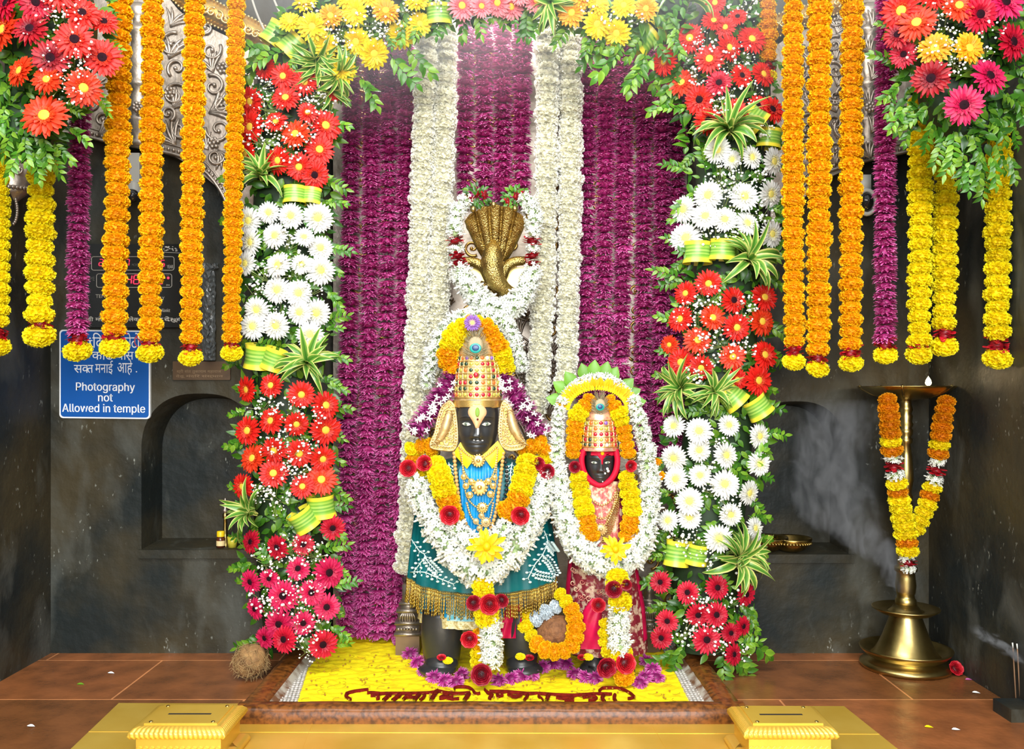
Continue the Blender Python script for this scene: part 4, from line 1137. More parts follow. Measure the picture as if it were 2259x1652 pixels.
def scroll(mb, px, py, rpx, turns, rad, D, flip=1, a0=0.0):
    pts, rr = [], []
    for i in range(26):
        u = i / 25
        a = a0 + flip * u * turns * 2 * PI
        r = rpx * (1 - .86 * u)
        p = at(px + r * math.cos(a), py - r * math.sin(a), D)
        pts.append(p)
        rr.append(S(rad, D) * (1 - .45 * u))
    mb.tube(pts, rr, 6)
    mb.ball(pts[-1], S(rad * 1.2, D))


def acanthus(mb, px, py, L, ang, D, n=5, spread=1.3):
    for k in range(n):
        a = ang + spread * ((k + .5) / n - .5)
        pts = [at(px + L * u * math.cos(a + .35 * (u - .3) * (1 if k > n / 2 else -1)), py - L * u * math.sin(a + .35 * (u - .3) * (1 if k > n / 2 else -1)), D) for u in np.linspace(0, 1, 7)]
        mb.tube(pts, [S(L * .085 * w_, D) for w_ in (.25, .6, .9, 1, .95, .7, .3)], 6)


def beads(mb, pts, rpx, gap, D):
    P = spline([(p[0], p[1]) for p in pts], max(2, int(sum(math.hypot(a[0] - c[0], a[1] - c[1]) for a, c in zip(pts[:-1], pts[1:])) / gap)))
    for p in P:
        mb.ball(at(p[0], p[1], D), S(rpx, D), S(rpx, D) * .8, None, 6, 4)


def silver_panel(name, label, bottom, top, mir, colx):
    D = DSP
    t = thing(name, label, 'silver panel', at((bottom[0][0] + bottom[-1][0]) / 2, bottom[0][1], D), 'silver arch panels')
    X = (lambda x: x) if not mir else (lambda x: 2259 - x)
    b = MB()
    up = spline(top, 24)
    lo = spline(bottom, 24)
    rows_f = [[at(a[0], a[1] + (c[1] - a[1]) * v, D) for v in np.linspace(0, 1, 6)] for a, c in zip(up, lo)]
    rows_b = [[p + Vector((0, .05, 0)) for p in r] for r in rows_f]
    b.grid(rows_f)
    b.grid([list(reversed(r)) for r in rows_b])
    b.grid([[r[-1], r[-1] + Vector((0, .05, 0))] for r in rows_f])
    b.obj('panel_sheet', M['silver'], t)
    b = MB()
    beads(b, [(p[0], p[1] - 9) for p in bottom], 4.5, 11, D - .004)
    b.tube([at(p[0], p[1], D - .006) for p in lo], S(4, D), 6)
    b.tube([at(p[0], p[1] - 20, D - .003) for p in lo], S(2.2, D), 6)
    b.obj('beaded_edge', M['silver'], t)
    b = MB()
    rr = random.Random(5 if mir else 9)
    for (x, y, r, tn, fl, a0) in [(385, 210, 30, 1.3, 1, 0), (470, 190, 26, 1.2, -1, 2), (395, 285, 26, 1.2, -1, 1), (482, 285, 30, 1.3, 1, 3), (380, 100, 30, 1.2, 1, 1.2), (465, 110, 24, 1.1, -1, .5), (225, 265, 18, 1.1, 1, 0),
                                  (390, 150, 22, 1.1, -1, 4), (490, 235, 20, 1.2, 1, 1), (200, 230, 20, 1.1, -1, 2), (370, 250, 18, 1.2, 1, 5), (475, 345, 20, 1.2, -1, 0), (495, 400, 12, 1.1, 1, 1), (455, 60, 20, 1.2, 1, 2)]:
        scroll(b, X(x), y, r, tn, 4.2, D - .006, fl * (-1 if mir else 1), a0 if not mir else PI - a0)
    for (x, y, L, a) in [(372, 130, 55, 1.2), (388, 320, 60, 2.2), (460, 250, 62, .4), (470, 160, 48, 1.9), (215, 300, 50, .5), (380, 240, 50, .9), (480, 330, 45, -.9), (375, 60, 45, 1.0), (460, 330, 40, 2.2), (205, 200, 40, 1.0)]:
        acanthus(b, X(x), y, L, a if not mir else PI - a, D - .004)
    if mir:
        for i, y in enumerate(range(40, 380, 58)):
            scroll(b, 1842, y, 20, 1.3, 4, D - .006, 1 if i % 2 else -1, i)
            acanthus(b, 1846, y + 34, 34, 1.2 + .8 * (i % 2), D - .004)
            acanthus(b, 1922, y + 20, 40, 1.0 + 1.1 * (i % 2), D - .03)
            scroll(b, 1782, y + 12, 17, 1.2, 3.6, D - .006, -1 if i % 2 else 1, i)
    for (x, y) in [(472, 315), (375, 205), (490, 150)]:
        for k in range(7):
            r_ = 9 if k else 0
            b.ball(at(X(x) + r_ * math.cos(k), y + r_ * math.sin(k), D - .006), S(5, D))
    b.obj('scroll_relief', M['silver'], t)
    # the little column of stacked vases
    b = MB()
    vz = [(0, 6), (18, 8), (24, 20), (18, 34), (9, 44), (9, 52), (22, 60), (22, 68), (12, 76), (14, 100), (20, 120), (20, 150), (13, 172), (20, 180), (20, 188), (10, 196), (17, 212), (20, 236), (14, 252), (22, 258), (22, 266), (17, 274), (20, 290), (14, 304), (20, 312), (20, 322), (0, 323)]
    c = at(X(colx), 0, D - .005)
    b.lathe([(S(r, D), -S(y, D)) for r, y in vz], c, 18, 0, .55, lambda a, z: 1 + .05 * math.cos(9 * a))
    for k in range(8):
        r_ = 8 if k else 0
        b.ball(at(X(colx) + r_ * math.cos(k * .9), 236 + r_ * math.sin(k * .9), D - .042), S(5.5, D), None, None, 8, 5)
    b.obj('vase_column', M['silver'], t)
    return t


silver_panel('silver_arch_panel', 'embossed silver arch panel behind the orange garlands above the blue sign', [(112, 285), (190, 300), (235, 312), (310, 325), (400, 345), (445, 372), (478, 408), (500, 450), (512, 500)],
             [(112, -70), (190, -70), (270, -70), (340, -40), (400, 28), (450, 55), (490, 75), (530, 95), (560, 120)], False, 303)
silver_panel('silver_arch_panel', 'embossed silver arch panel behind the orange garlands above the oil lamp', [(2105, 300), (2010, 332), (1950, 345), (1900, 357), (1830, 377), (1790, 395), (1760, 430), (1745, 470), (1738, 520)],
             [(2105, -70), (2030, -70), (1960, -70), (1920, -40), (1860, 28), (1810, 50), (1770, 68), (1730, 88), (1700, 110)], True, 339)


def frieze(name, label, top, bot):
    D = DSP - .012
    t = thing(name, label, 'frieze', at(bot[0][0], bot[0][1], D), 'gold friezes')
    b = MB()
    A, B_ = spline(top, 16), spline(bot, 16)
    b.grid([[at(*a, D + .03), at(*a, D - .01), at(*c, D), at(*c, D + .03)] for a, c in zip(A, B_)])
    b.obj('frieze_band', M['goldtrim'], t)
    b = MB()
    beads(b, top, 3, 8, D - .012)
    beads(b, bot, 3, 8, D - .004)
    for i in range(1, 15):
        m_ = (A[i] + B_[i]) / 2
        hgt = abs(B_[i][1] - A[i][1])
        scroll(b, m_[0], m_[1], hgt * .34, 1.25, 3.2, D - .01, 1 if i % 2 else -1, i)
    b.obj('frieze_scrolls', M['gold'], t)


frieze('gold_frieze', 'gold scroll frieze above the silver panel over the blue sign', [(380, -60), (440, -20), (500, 15), (560, 42), (620, 80)], [(350, -38), (400, 18), (450, 46), (500, 70), (570, 108)])
frieze('gold_frieze', 'gold scroll frieze above the silver panel over the oil lamp', [(1905, -60), (1850, -20), (1790, 8), (1720, 30), (1660, 62)], [(1930, -40), (1880, 12), (1820, 40), (1760, 58), (1700, 92)])


def bracket(name, label, cx, cy, sgn, w_):
    D = 3.42
    t = thing(name, label, 'silver bracket', at(cx, cy + 120, D), 'silver pillar capitals')
    b = MB()
    prof = [(0, 0), (w_ * .45, 2), (w_ * .62, 18), (w_ * .95, 40), (w_ * 1.05, 70), (w_ * .95, 95), (w_ * .98, 104), (w_ * .8, 112), (w_ * .55, 120), (w_ * .34, 128), (w_ * .3, 150), (w_ * .22, 175), (0, 178)]
    b.lathe([(S(r, D), -S(y, D)) for r, y in prof], at(cx, cy, D), 36, 0, .7, lambda a, z: 1 + .025 * math.cos(16 * a))
    b.obj('capital', M['silver'], t)
    b = MB()
    for k in range(30):
        a = 2 * PI * k / 30
        b.ball(at(cx, cy + 100, D) + Vector((S(w_ * .97, D) * math.cos(a), S(w_ * .97, D) * .7 * math.sin(a), 0)), S(5.5, D), None, None, 6, 4)
    for s_ in (-1, 1):
        scroll(b, cx + s_ * w_ * .5, cy + 55, 20, 1.2, 4, D - S(w_ * .62, D), s_)
        pts = spline([(cx + s_ * w_ * .3, cy + 122), (cx + s_ * w_ * .38, cy + 145), (cx + s_ * w_ * .28, cy + 170), (cx, cy + 182)], 14)
        for p in pts:
            b.ball(at(p[0], p[1], D - S(w_ * .22, D)), S(4, D), None, None, 6, 4)
    b.obj('capital_ornament', M['silver'], t)


bracket('silver_capital', 'embossed silver capital under the leaves of the red bouquet', 22, 318, 1, 42)
bracket('silver_capital', 'embossed silver capital under the leaves of the pink and orange bouquet', 2180, 318, -1, 62)

# carved silver screen behind the idols, seen between the flower strings
DK = 3.87
t = thing('carved_silver_screen', 'carved silver screen standing behind the flower curtain and idols', 'carved screen', at(1100, 1400, DK))
b = MB()
b.slab([at(735, 1405, DK), at(1560, 1405, DK), at(1560, 60, DK), at(735, 60, DK)], (0, .04, 0))
b.obj('screen_sheet', M['silver'], t, False)
b = MB()
rr = random.Random(21)
for x in (795, 845, 905, 960, 1040, 1085, 1130, 1215, 1318, 1360, 1400, 1440, 1480):
    for y in range(130, 1380, 46):
        scroll(b, x + rr.uniform(-4, 4), y + rr.uniform(-6, 6), rr.uniform(15, 21), 1.2, 3.6, DK - .004, rr.choice((-1, 1)), rr.uniform(0, 6))
b.obj('screen_scrolls', M['goldtrim'], t)
b = MB()
for (x, y) in [(1158, 780), (1160, 905), (1215, 700), (1165, 690), (1228, 960), (985, 660)]:
    for k in range(9):
        r_ = 11 if k else 0
        b.ball(at(x + r_ * math.cos(k * PI / 4), y + r_ * math.sin(k * PI / 4), DK - .03), S(5.5 if k else 7, DK), None, None, 8, 5)
for pts in ([(1125, 735), (1150, 750), (1178, 772)], [(1130, 790), (1160, 850), (1180, 900), (1190, 960)], [(1205, 740), (1222, 800), (1212, 870)], [(1140, 690), (1170, 700), (1200, 690)]):
    beads(b, pts, 4, 9, DK - .026)
    q = spline(pts, 12)
    for o_ in (-8, 8):
        b.tube([at(p[0] + o_ * .6, p[1] - o_ * .8, DK - .022) for p in q], S(2.2, DK), 5)
for (x, y, L, a) in [(1150, 740, 40, 2.0), (1140, 830, 45, 1.0), (1210, 920, 45, 1.5), (1160, 970, 45, 1.2), (1215, 780, 45, 1.4), (975, 690, 40, 1.5), (1190, 850, 40, 2.0)]:
    acanthus(b, x, y, L, a, DK - .022)
b.obj('screen_rosettes', M['silver'], t)
for s_, x in ((0, 902), (1, 1432)):
    D = 3.62 if s_ == 0 else 3.66
    z0 = 0.023
    X = at(x, 0, D).x
    k = .8 if s_ else 1
    b = MB()
    b.box((X - S(26 * k, D), D - .05, z0), (X + S(26 * k, D), D + .05, z0 + S(42, D)))
    b.obj('post_plinth', M['plinth'], t, False)['label'] = 'plain wooden plinth block'
    b = MB()
    for y0, y1, w_ in ((42, 48, 29), (48, 66, 25), (66, 72, 28), (72, 92, 21), (92, 98, 25), (98, 108, 16), (108, 112, 20), (112, 150, 13)):
        b.box((X - S(w_ * k, D), D - .05 * w_ / 26, z0 + S(y0, D)), (X + S(w_ * k, D), D + .05 * w_ / 26, z0 + S(y1, D)))
    for q in range(-3, 4):
        b.tube([(X + S(q * 6 * k, D), D - .053 * 21 / 26, z0 + S(73, D)), (X + S(q * 5 * k, D), D - .057 * 21 / 26, z0 + S(85, D)), (X + S(q * 3 * k, D), D - .053 * 21 / 26, z0 + S(92, D))], S(2.6, D), 6)
        b.ball((X + S(q * 6.5 * k, D), D - .05, z0 + S(57, D)), S(3.4, D), None, None, 8, 5)
    b.obj('post_capital', M['silver'], t)

# ------------------------------------------------------------------ wall fittings: sign, clock, plaque, cameras, film, cords
UX, UZ = Vector((1, 0, 0)), Vector((0, 0, 1))
D = DB_ - .012
t = thing('no_photography_sign', 'blue and white no photography sign on the dark stone wall', 'sign', at(231, 925, D))


def rrect(x0, y0, x1, y1, r, D, sk=0.0):
    pts = []
    for cx, cy, a0 in ((x0 + r, y1 - r, PI), (x1 - r, y1 - r, 1.5 * PI), (x1 - r, y0 + r, 0), (x0 + r, y0 + r, .5 * PI)):
        for i in range(5):
            a = a0 + i * PI / 8
            X, Y = cx + r * math.cos(a), cy - r * math.sin(a)
            pts.append(at(X, Y + sk * (X - x0), D))
    return pts


b = MB()
b.slab(rrect(131, 727, 331, 922, 8, D, .012), (0, .012, 0))
b.obj('sign_board', M['signwhite'], t, False)
b = MB()
b.slab(rrect(134, 730, 328, 919, 7, D - .001, .012), (0, .001, 0))
b.obj('sign_face', M['signblue'], t, False)
b = MB()
Dt = D - .0018
ux = Vector((1, 0, -.012)).normalized()


def stext(mb, body, px, py, cap, wpx, **k):
    text_mb(mb, body, at(px, py, Dt), ux, UZ, S(cap, Dt), 0, width=S(wpx, Dt), **k)


sign_text(b, 'Photography', at(166, 861, Dt), ux, UZ, S(18, Dt), S(132, Dt))
sign_text(b, 'not', at(215, 885, Dt), ux, UZ, S(18, Dt), S(34, Dt))
sign_text(b, 'Allowed in temple', at(137, 908, Dt), ux, UZ, S(18, Dt), S(184, Dt))
# the upper lines, a syllable at a time so that joined letters come out right
stext(b, '\u092e\u0902', 181, 767, 20, 23)
stext(b, '\u093f\u0926', 204, 767, 27, 22)
stext(b, '\u0930\u093e', 227, 767, 20, 22)
stext(b, '\u0924', 250, 767, 20, 16)
stext(b, '\u092b\u094b', 266, 767, 27, 24)
stext(b, '\u091f\u094b', 275 + 14, 767, 27, 20)
stext(b, '\u0915\u093e', 203, 793, 20, 30)
stext(b, '\u0922', 233, 793, 20, 16)
stext(b, '\u0923', 249, 793, 20, 10, cut=.42)
stext(b, '\u092f\u093e', 257, 793, 20, 22)
stext(b, '\u0938', 277, 793, 20, 18)
stext(b, '\u0938', 163, 822, 20, 19)
stext(b, '\u0915', 181, 822, 20, 13, cut=.5)
stext(b, '\u0924', 192, 822, 20, 14)
stext(b, '\u092e\u0928\u093e\u0908', 210, 822, 22, 39)
stext(b, '\u0906\u0939\u0947', 259, 822, 25, 33)
b.ball(at(301, 820, Dt), S(1.6, Dt), .0008, None, 8, 4)
b.obj('sign_lettering', M['signwhite'], t, False)
b = MB()
for k in range(2):
    P = [at(309 + 12 * math.cos(a), 752 - 14 * math.sin(a), Dt) for a in np.linspace(0, 2 * PI, 25)] if k == 0 else [at(300, 743, Dt), at(318, 762, Dt)]
    b.tube(P, S(1.2, Dt), 5)
b.obj('prohibition_ring', M['signred'], t)

# digital date and time board
D = DB_ - .03
t = thing('digital_clock_board', 'black digital date and time board with glowing red numerals', 'clock', at(300, 715, D))
b = MB()
b.slab(rrect(176, 538, 398, 722, 3, D), (0, .03, 0))
b.obj('board_panel', M['board'], t, False)
Dt = D - .002
b = MB()


def outline(mb, x0, y0, x1, y1, r=5):
    P = rrect(x0, y0, x1, y1, r, Dt)
    mb.tube(P + [P[0]], S(.8, Dt), 4)


outline(b, 202, 566, 384, 596)
outline(b, 213, 604, 379, 634)
for tx, x, y, cap, wd in (('YEAR', 368, 592, 8, 14), ('TIME', 193, 619, 9, 16), ('TEMP', 211, 657, 8, 27), ('DAY', 345, 662, 8, 18), ('MONTH', 291, 587, 6, 20), ('AM', 367, 609, 3, 6), ('PM', 367, 631, 4, 7)):
    text_mb(b, tx, at(x, y, Dt), UX, UZ, S(cap, Dt), 0 if tx in ('YEAR', 'DAY', 'TEMP', 'PM') else 1, width=S(wd, Dt))
for x, wd, tx in ((188, 18, '\u093e\u0935\u0940'), (210, 26, '\u092e\u094b\u092c'), (240, 30, '\u0930\u0947'), (275, 33, '\u0907\u0932\u0947\u0915'), (306, 12, '\u091f\u094d'), (320, 26, '\u0928\u093f\u0915'), (351, 9, '\u0930'), (362, 30, '\u0926\u0947\u0939\u0942'), (381, 12, '\u0917\u093e'), (391, 6, '\u0935')):
    text_mb(b, tx, at(x, 708, Dt), UX, UZ, S(8, Dt), 0, bold=.02, width=S(wd, Dt))
text_mb(b, 'Alankit', at(355, 688, Dt), UX, UZ, S(8, Dt), 0, width=S(20, Dt), slant=.15)
for k in range(16):
    b.ball(at(370 + R.uniform(-12, 24), 549 + R.uniform(-5, 5), Dt), S(R.uniform(1, 3.4), Dt), .0006, S(R.uniform(.8, 2), Dt), 6, 4)
b.tube([at(357, 556, Dt), at(397, 558, Dt)], S(.6, Dt), 4)
b.obj('board_lettering', [M['boardtext'], M['boarddim']], t, False)
SEG = {'0': 'abcdef', '1': 'bc', '2': 'abged', '3': 'abgcd', '4': 'fgbc', '5': 'afgcd', '6': 'afgedc', '7': 'abc', '8': 'abcdefg', '9': 'abcfgd'}


def digit(mb, d, x, y, w_, h):
    sl = .12
    P = {'a': (0, 0, 1, 0), 'b': (1, 0, 1, .5), 'c': (1, .5, 1, 1), 'd': (0, 1, 1, 1), 'e': (0, .5, 0, 1), 'f': (0, 0, 0, .5), 'g': (0, .5, 1, .5)}
    for s_ in SEG[d]:
        x0, y0, x1, y1 = P[s_]
        q0 = Vector((x + w_ * x0 + sl * h * (1 - y0), y + h * y0))
        q1 = Vector((x + w_ * x1 + sl * h * (1 - y1), y + h * y1))
        e = (q1 - q0) * .1
        q0, q1 = q0 + e, q1 - e
        mb.tube([at(q0.x, q0.y, Dt), at(q1.x, q1.y, Dt)], S(h * .06, Dt), 4)


b = MB()
for d, x in (('2', 218), ('0', 232), ('0', 262), ('7', 276), ('2', 340), ('6', 354)):
    digit(b, d, x, 572 + (2 if x > 300 else 0), 8, 14)
for d, x in (('0', 232), ('6', 250), ('4', 277), ('8', 294), ('1', 325), ('2', 347)):
    digit(b, d, x, 607, 12, 19)
b.ball(at(371, 613, Dt), S(3, Dt), .001, None, 8, 4)
b.obj('red_numerals', M['led'], t)

# bronze plaque
D = DB_ - .01
t = thing('bronze_plaque', 'small engraved bronze plaque on the wall above the arched niche', 'plaque', at(445, 838, D))
b = MB()
b.slab(rrect(381, 797, 508, 838, 2, D), (0, .01, 0))
b.obj('plaque_plate', M['plaque'], t, False)
b = MB()
Dt = D - .0008
text_mb(b, '\u0936\u094d\u0930\u0940 \u0938\u0902\u0924 \u0924\u0941\u0915\u093e\u0930\u093e\u092e \u092e\u0939\u093e\u0930\u093e\u091c', at(390, 822, Dt), UX, UZ, S(6, Dt), 0, width=S(98, Dt))
text_mb(b, '\u0926\u0947\u0939\u0942 \u092e\u0902\u0926\u093f\u0930 \u0938\u0902\u0938\u094d\u0925\u093e\u0928', at(388, 832, Dt), UX, UZ, S(5, Dt), 0, width=S(104, Dt))
b.obj('plaque_lettering', M['plaquetext'], t, False)

# cameras
D = DB_ - .06
t = thing('dome_camera', 'white wall camera with glass dome between two orange garlands', 'security camera', at(294, 445, D))
b = MB()
b.box((at(279, 0, D).x, D - .02, at(0, 405, D).z), (at(312, 0, D).x, DB_, at(0, 340, D).z))
b.lathe([(S(17, D), S(24, D)), (S(17, D), 0), (S(13, D), -S(2, D))], at(294, 428, D), 20)
b.obj('housing', M['camwhite'], t, False)
b = MB()
b.ball(at(292, 432, D - .03), S(15, D), None, None, 16, 10)
b.obj('glass_dome', M['camglass'], t)
t = thing('ring_camera', 'round pale camera ring on the wall beside the purple strand near the lamp', 'security camera', at(1914, 475, D))
b = MB()
P = [at(1912 + 20 * math.cos(a), 446 + 26 * math.sin(a), D) for a in np.linspace(0, 2 * PI, 29)]
b.tube(P, S(5, D), 8)
b.box((at(1900, 0, D).x, D, at(0, 425, D).z), (at(1922, 0, D).x, DB_, at(0, 385, D).z))
b.obj('ring_housing', M['camwhite'], t)
b = MB()
b.lathe([(S(19, D), -.02), (S(15, D), .01), (S(9, D), .02), (0, .03)], (0, 0, 0), 20)
b.v = [(p[0] + at(1912, 0, D).x, D - p[2], p[1] * 1.3 + at(0, 446, D).z) for p in b.v]
b.obj('lens', M['camglass'], t)

D = DB_ - .01
rows = []
for i in range(40):
    y = 580 + 215 * i / 39
    rows.append([at(447 + 28 * j / 9 + (6 if i < 3 else 0) + R.uniform(-2, 2), y, D - (.02 + R.uniform(0, .022)) * math.sin(PI * (j + .3) / 9.6)) for j in range(10)])
b = MB()
b.grid(rows)
rows2 = [[at(447, 580, DB_ - .001), at(475, 580, DB_ - .001)], [at(447, 795, DB_ - .001), at(475, 795, DB_ - .001)]]
b.grid(rows2)
tag(b.obj('crumpled_plastic_film', M['plastic'], None, False), 'strip of crumpled clear plastic film on the wall right of the clock board', 'plastic film')
D = 3.5
for pts, lb in (([(545, -40), (563, 20), (580, 60), (596, 85)], 'thin white cord hanging over the gold frieze beside the yellow flowers'), ([(590, -40), (608, 8), (624, 40)], 'short white cord touching the topmost yellow flowers of the arch')):
    b = MB()
    b.tube([at(p[0], p[1], D) for p in spline(pts, 16)], S(2.5, D), 6)
    tag(b.obj('white_rope', M['rope'], None), lb, 'cord', 'white cords above the arch')

# ------------------------------------------------------------------ things on the niche sills and the floor
D = DB_ + .03
zs = at(0, 1212, DB_).z + .004
t = thing('brass_incense_stand', 'slim brass stand with knobbed top standing on the niche sill', 'incense stand', (at(497, 0, D + .03).x, D + .03, zs))
b = MB()
k = D / F
b.lathe([(13 * k, 0), (13 * k, 6 * k), (7 * k, 16 * k), (5 * k, 30 * k), (4 * k, 60 * k), (6 * k, 64 * k), (6 * k, 70 * k), (4 * k, 74 * k)], t.location, 16)
b.obj('shaft', M['brass'], t)
b = MB()
b.lathe([(4 * k, 74 * k), (8 * k, 80 * k), (4 * k, 84 * k), (7 * k, 90 * k), (3 * k, 95 * k), (2 * k, 100 * k), (3 * k, 104 * k), (0, 108 * k)], t.location, 16)
b.obj('knob', M['silver'], t)
t = thing('honey_bottle', 'small brown bottle with yellow cap on the niche sill', 'bottle', (at(487, 0, D).x, D, zs))
b = MB()
b.lathe([(0, 0), (9.5 * k, 0), (9.5 * k, 19 * k), (7.5 * k, 23 * k), (7 * k, 25 * k)], t.location, 18)
b.obj('bottle_body', M['amber'], t)
b = MB()
b.lathe([(9.65 * k, 4 * k), (9.65 * k, 15 * k)], t.location, 18)
b.obj('bottle_label', M['bottlelabel'], t)
b = MB()
b.lathe([(8.5 * k, 24 * k), (8.5 * k, 34 * k), (7.5 * k, 36 * k), (0, 36 * k)], t.location, 18)
b.obj('cap', M['capyellow'], t)
b = MB()
b.lathe([(0, 0), (9 * k, 0), (11.5 * k, 24 * k), (10.8 * k, 24 * k), (8.5 * k, 2 * k), (0, 2 * k)], (at(513, 0, D).x, D, zs), 18)
tag(b.obj('plastic_cup', M['cupyellow'], None), 'little greenish yellow cup beside the brown bottle on the sill', 'cup')

zs = at(0, 1222, DB_).z + .004
for x, y0, lb, hd in ((1745, DB_ + .045, 'brass bowl with beaded rim on the wall ledge, the one further from the flowers', -1), (1693, DB_ + .06, 'brass bowl on the wall ledge half hidden by the white flowers', 1)):
    D = y0
    k = D / F
    t = thing('brass_bowl', lb, 'bowl', (at(x, 0, D).x, D, zs), 'brass bowls on the wall ledge')
    b = MB()
    b.lathe([(0, .001), (18 * k, 0), (30 * k, 6 * k), (40 * k, 18 * k), (45 * k, 27 * k), (44 * k, 31 * k), (41 * k, 29 * k), (36 * k, 18 * k), (22 * k, 7 * k), (0, 5 * k)], t.location, 36)
    b.obj('bowl', M['oldbrass'], t)
    b = MB()
    for q in range(40):
        a = 2 * PI * q / 40
        b.ball(Vector(t.location) + Vector((43 * k * math.cos(a), 43 * k * math.sin(a), 20 * k)), 2.8 * k, None, None, 6, 4)
    b.obj('beaded_rim', M['brass'], t)
    b = MB()
    p0 = Vector(t.location) + Vector((-38 * k, -8 * k, 30 * k))
    b.tube([p0, p0 + Vector((-8 * k, -2 * k, 6 * k)), p0 + Vector((-20 * k, -4 * k, 5 * k)), p0 + Vector((-24 * k, -4 * k, 0))], [3 * k, 4 * k, 4 * k, 2 * k], 8)
    b.obj('handle', M['oldbrass'], t)


def coconut(name, label, px, py, D, r, m, stretch, tiltv, zfl, fib):
    c = at(px, py, D)
    c.z = max(c.z, zfl + r * .8)
    t = thing(name, label, 'coconut', (c.x, c.y, zfl))
    b = MB()
    q = orient(tiltv).to_3x3()
    b.ball(c, r, r, r * stretch, 26, 18, 0, q)
    for i, v in enumerate(b.v):
        d = Vector(v) - c
        l = d.normalized()
        b.v[i] = tuple(c + d * (1 + .035 * math.sin(l.x * 5 + l.z * 4) + .02 * math.sin(l.y * 11 + l.z * 9)))
    b.obj('husk', m, t)
    b = MB()
    rr = random.Random(4)
    for k in range(fib):
        d = Vector((rr.gauss(0, 1), rr.gauss(0, 1), rr.gauss(0, 1) - .15)).normalized()
        e = d.orthogonal().normalized()
        e = Matrix.Rotation(rr.uniform(0, 6.28), 3, d) @ e
        L = r * rr.uniform(.4, 1.0)
        p0 = c + Vector((d.x * r, d.y * r, d.z * r)) * 1.0
        up = d * r * rr.uniform(.0, .16)
        pts = [p0, p0 + e * L * .4 + up, p0 + e * L * .8 + up * .8 - d * r * .1, p0 + e * L + up * .6 - Vector((0, 0, r * .15))]
        for p in pts:
            p.z = max(p.z, zfl + .002)
        b.tube(pts, r * .014, 3)
    if fib:
        o = b.obj('husk_fibres', M['coir_pale'], t)
        o['kind'] = 'stuff'
    return t


coconut('coconut', 'hairy husked coconut lying on the brown floor beside the flower tower', 553, 1456, 3.34, .056, M['coir'], 1.15, (.6, -.3, .7), 0, 300)

b = MB()
b.box((XR - .095, 2.90, 0), (XR - .005, 3.01, .042))
tag(b.obj('stone_block', M['granite_grey'], None, False), 'small dark stone block on the floor beside the incense sticks', 'stone block')
t = thing('incense_stick', 'incense stick smouldering in front of the wall, at the edge of the photo', 'incense stick', (XR - .04, 3.02, 0), 'incense sticks')
for k, (dx, dy) in enumerate(((0, 0), (.012, .02), (-.008, .012))):
    c = Vector((at(2252, 0, 3.02).x + dx, 3.02 + dy, 0))
    if k:
        t = thing('incense_stick', 'incense stick smouldering in front of the wall, at the edge of the photo', 'incense stick', c, 'incense sticks')
    else:
        t.location = c
    b = MB()
    b.tube([c, c + Vector((-.006, .01, .20))], .0022, 6)
    b.obj('coated_stick', M['stick'], t)
    b = MB()
    b.tube([c + Vector((-.006, .01, .20)), c + Vector((-.007, .011, .217))], .0024, 6)
    b.obj('ash_tip', M['camwhite'], t)
D = floorD(1490)
tt = put(PROTO['rose'][0], 'fallen_rose', None, TRS(at(2109, 1474, D) + Vector((0, 0, .0)), orient((.1, -.8, .5)), S(17, D)))
tag(tt, 'crimson rose head fallen on the floor beside the lamp base', 'rose')
for i, (px, py, m, lb) in enumerate([(170, 1510, 'brightleaf', 'tiny green leaf scrap on the brown floor'), (238, 1485, 'white', 'white petal on the brown floor, the one further back'), (60, 1602, 'white', 'white petal on the brown floor, near the front edge'), (2145, 1528, 'white', 'white petal on the floor in front of the fallen rose'), (2040, 1604, 'm_yellow', 'crumb of yellow petal on the floor before the lamp'), (2130, 1500, 'magenta', 'pink petal lying under the fallen rose'), (2100, 1610, 'white', 'white grain scatter on the floor before the stone block')]):
    D = floorD(py)
    b = MB()
    p = at(px, py, D) + Vector((0, 0, .002))
    leaf_mesh(b, p, (1, R.uniform(-.3, .3), .05), (0, -.2, 1), .026, .007, 0, .1, .8)
    tag(b.obj('fallen_petal', M[m], None), lb, 'petal', 'petals fallen on the floor')

# ------------------------------------------------------------------ tall brass oil lamp
D = floorD(1503) / (1 - 97 / F)
k = D / F
lx = at(1998, 0, D).x
t = thing('brass_oil_lamp', 'tall brass oil lamp with dished base standing on the floor before the dark wall', 'oil lamp', (lx, D, 0))


def lz(y):
    return CAMH - (y - HZ) * D / F


zmap = lambda prof: [(r * k, lz(y)) for r, y in prof]
b = MB()
b.lathe([(0, 0), (92 * k, 0), (97 * k, .012), (96 * k, .018), (88 * k, .03), (70 * k, .036)] + [(70 * k, .037), (84 * k, .05), (95 * k, .07), (97 * k, .078), (95 * k, .078), (85 * k, .062), (72 * k, .05)], (lx, D, 0), 64)
b.obj('base_dish', M['brass'], t)
b = MB()
zt = lambda prof: [(r * k, z) for r, z in prof]
b.lathe(zt([(74, .048), (66, .062), (58, .085), (48, .125), (40, .165), (34, .195), (32, .215)]), (lx, D, 0), 56)
b.obj('base_bell', M['brass'], t)
z1 = .215
b = MB()
b.lathe(zt([(30, z1 - .01), (55, z1 - .004), (70, z1 + .012), (71, z1 + .017), (69, z1 + .018), (52, z1 + .004), (38, z1 + .004)]), (lx, D, 0), 56)
b.obj('drip_tray', M['brass'], t)
b = MB()
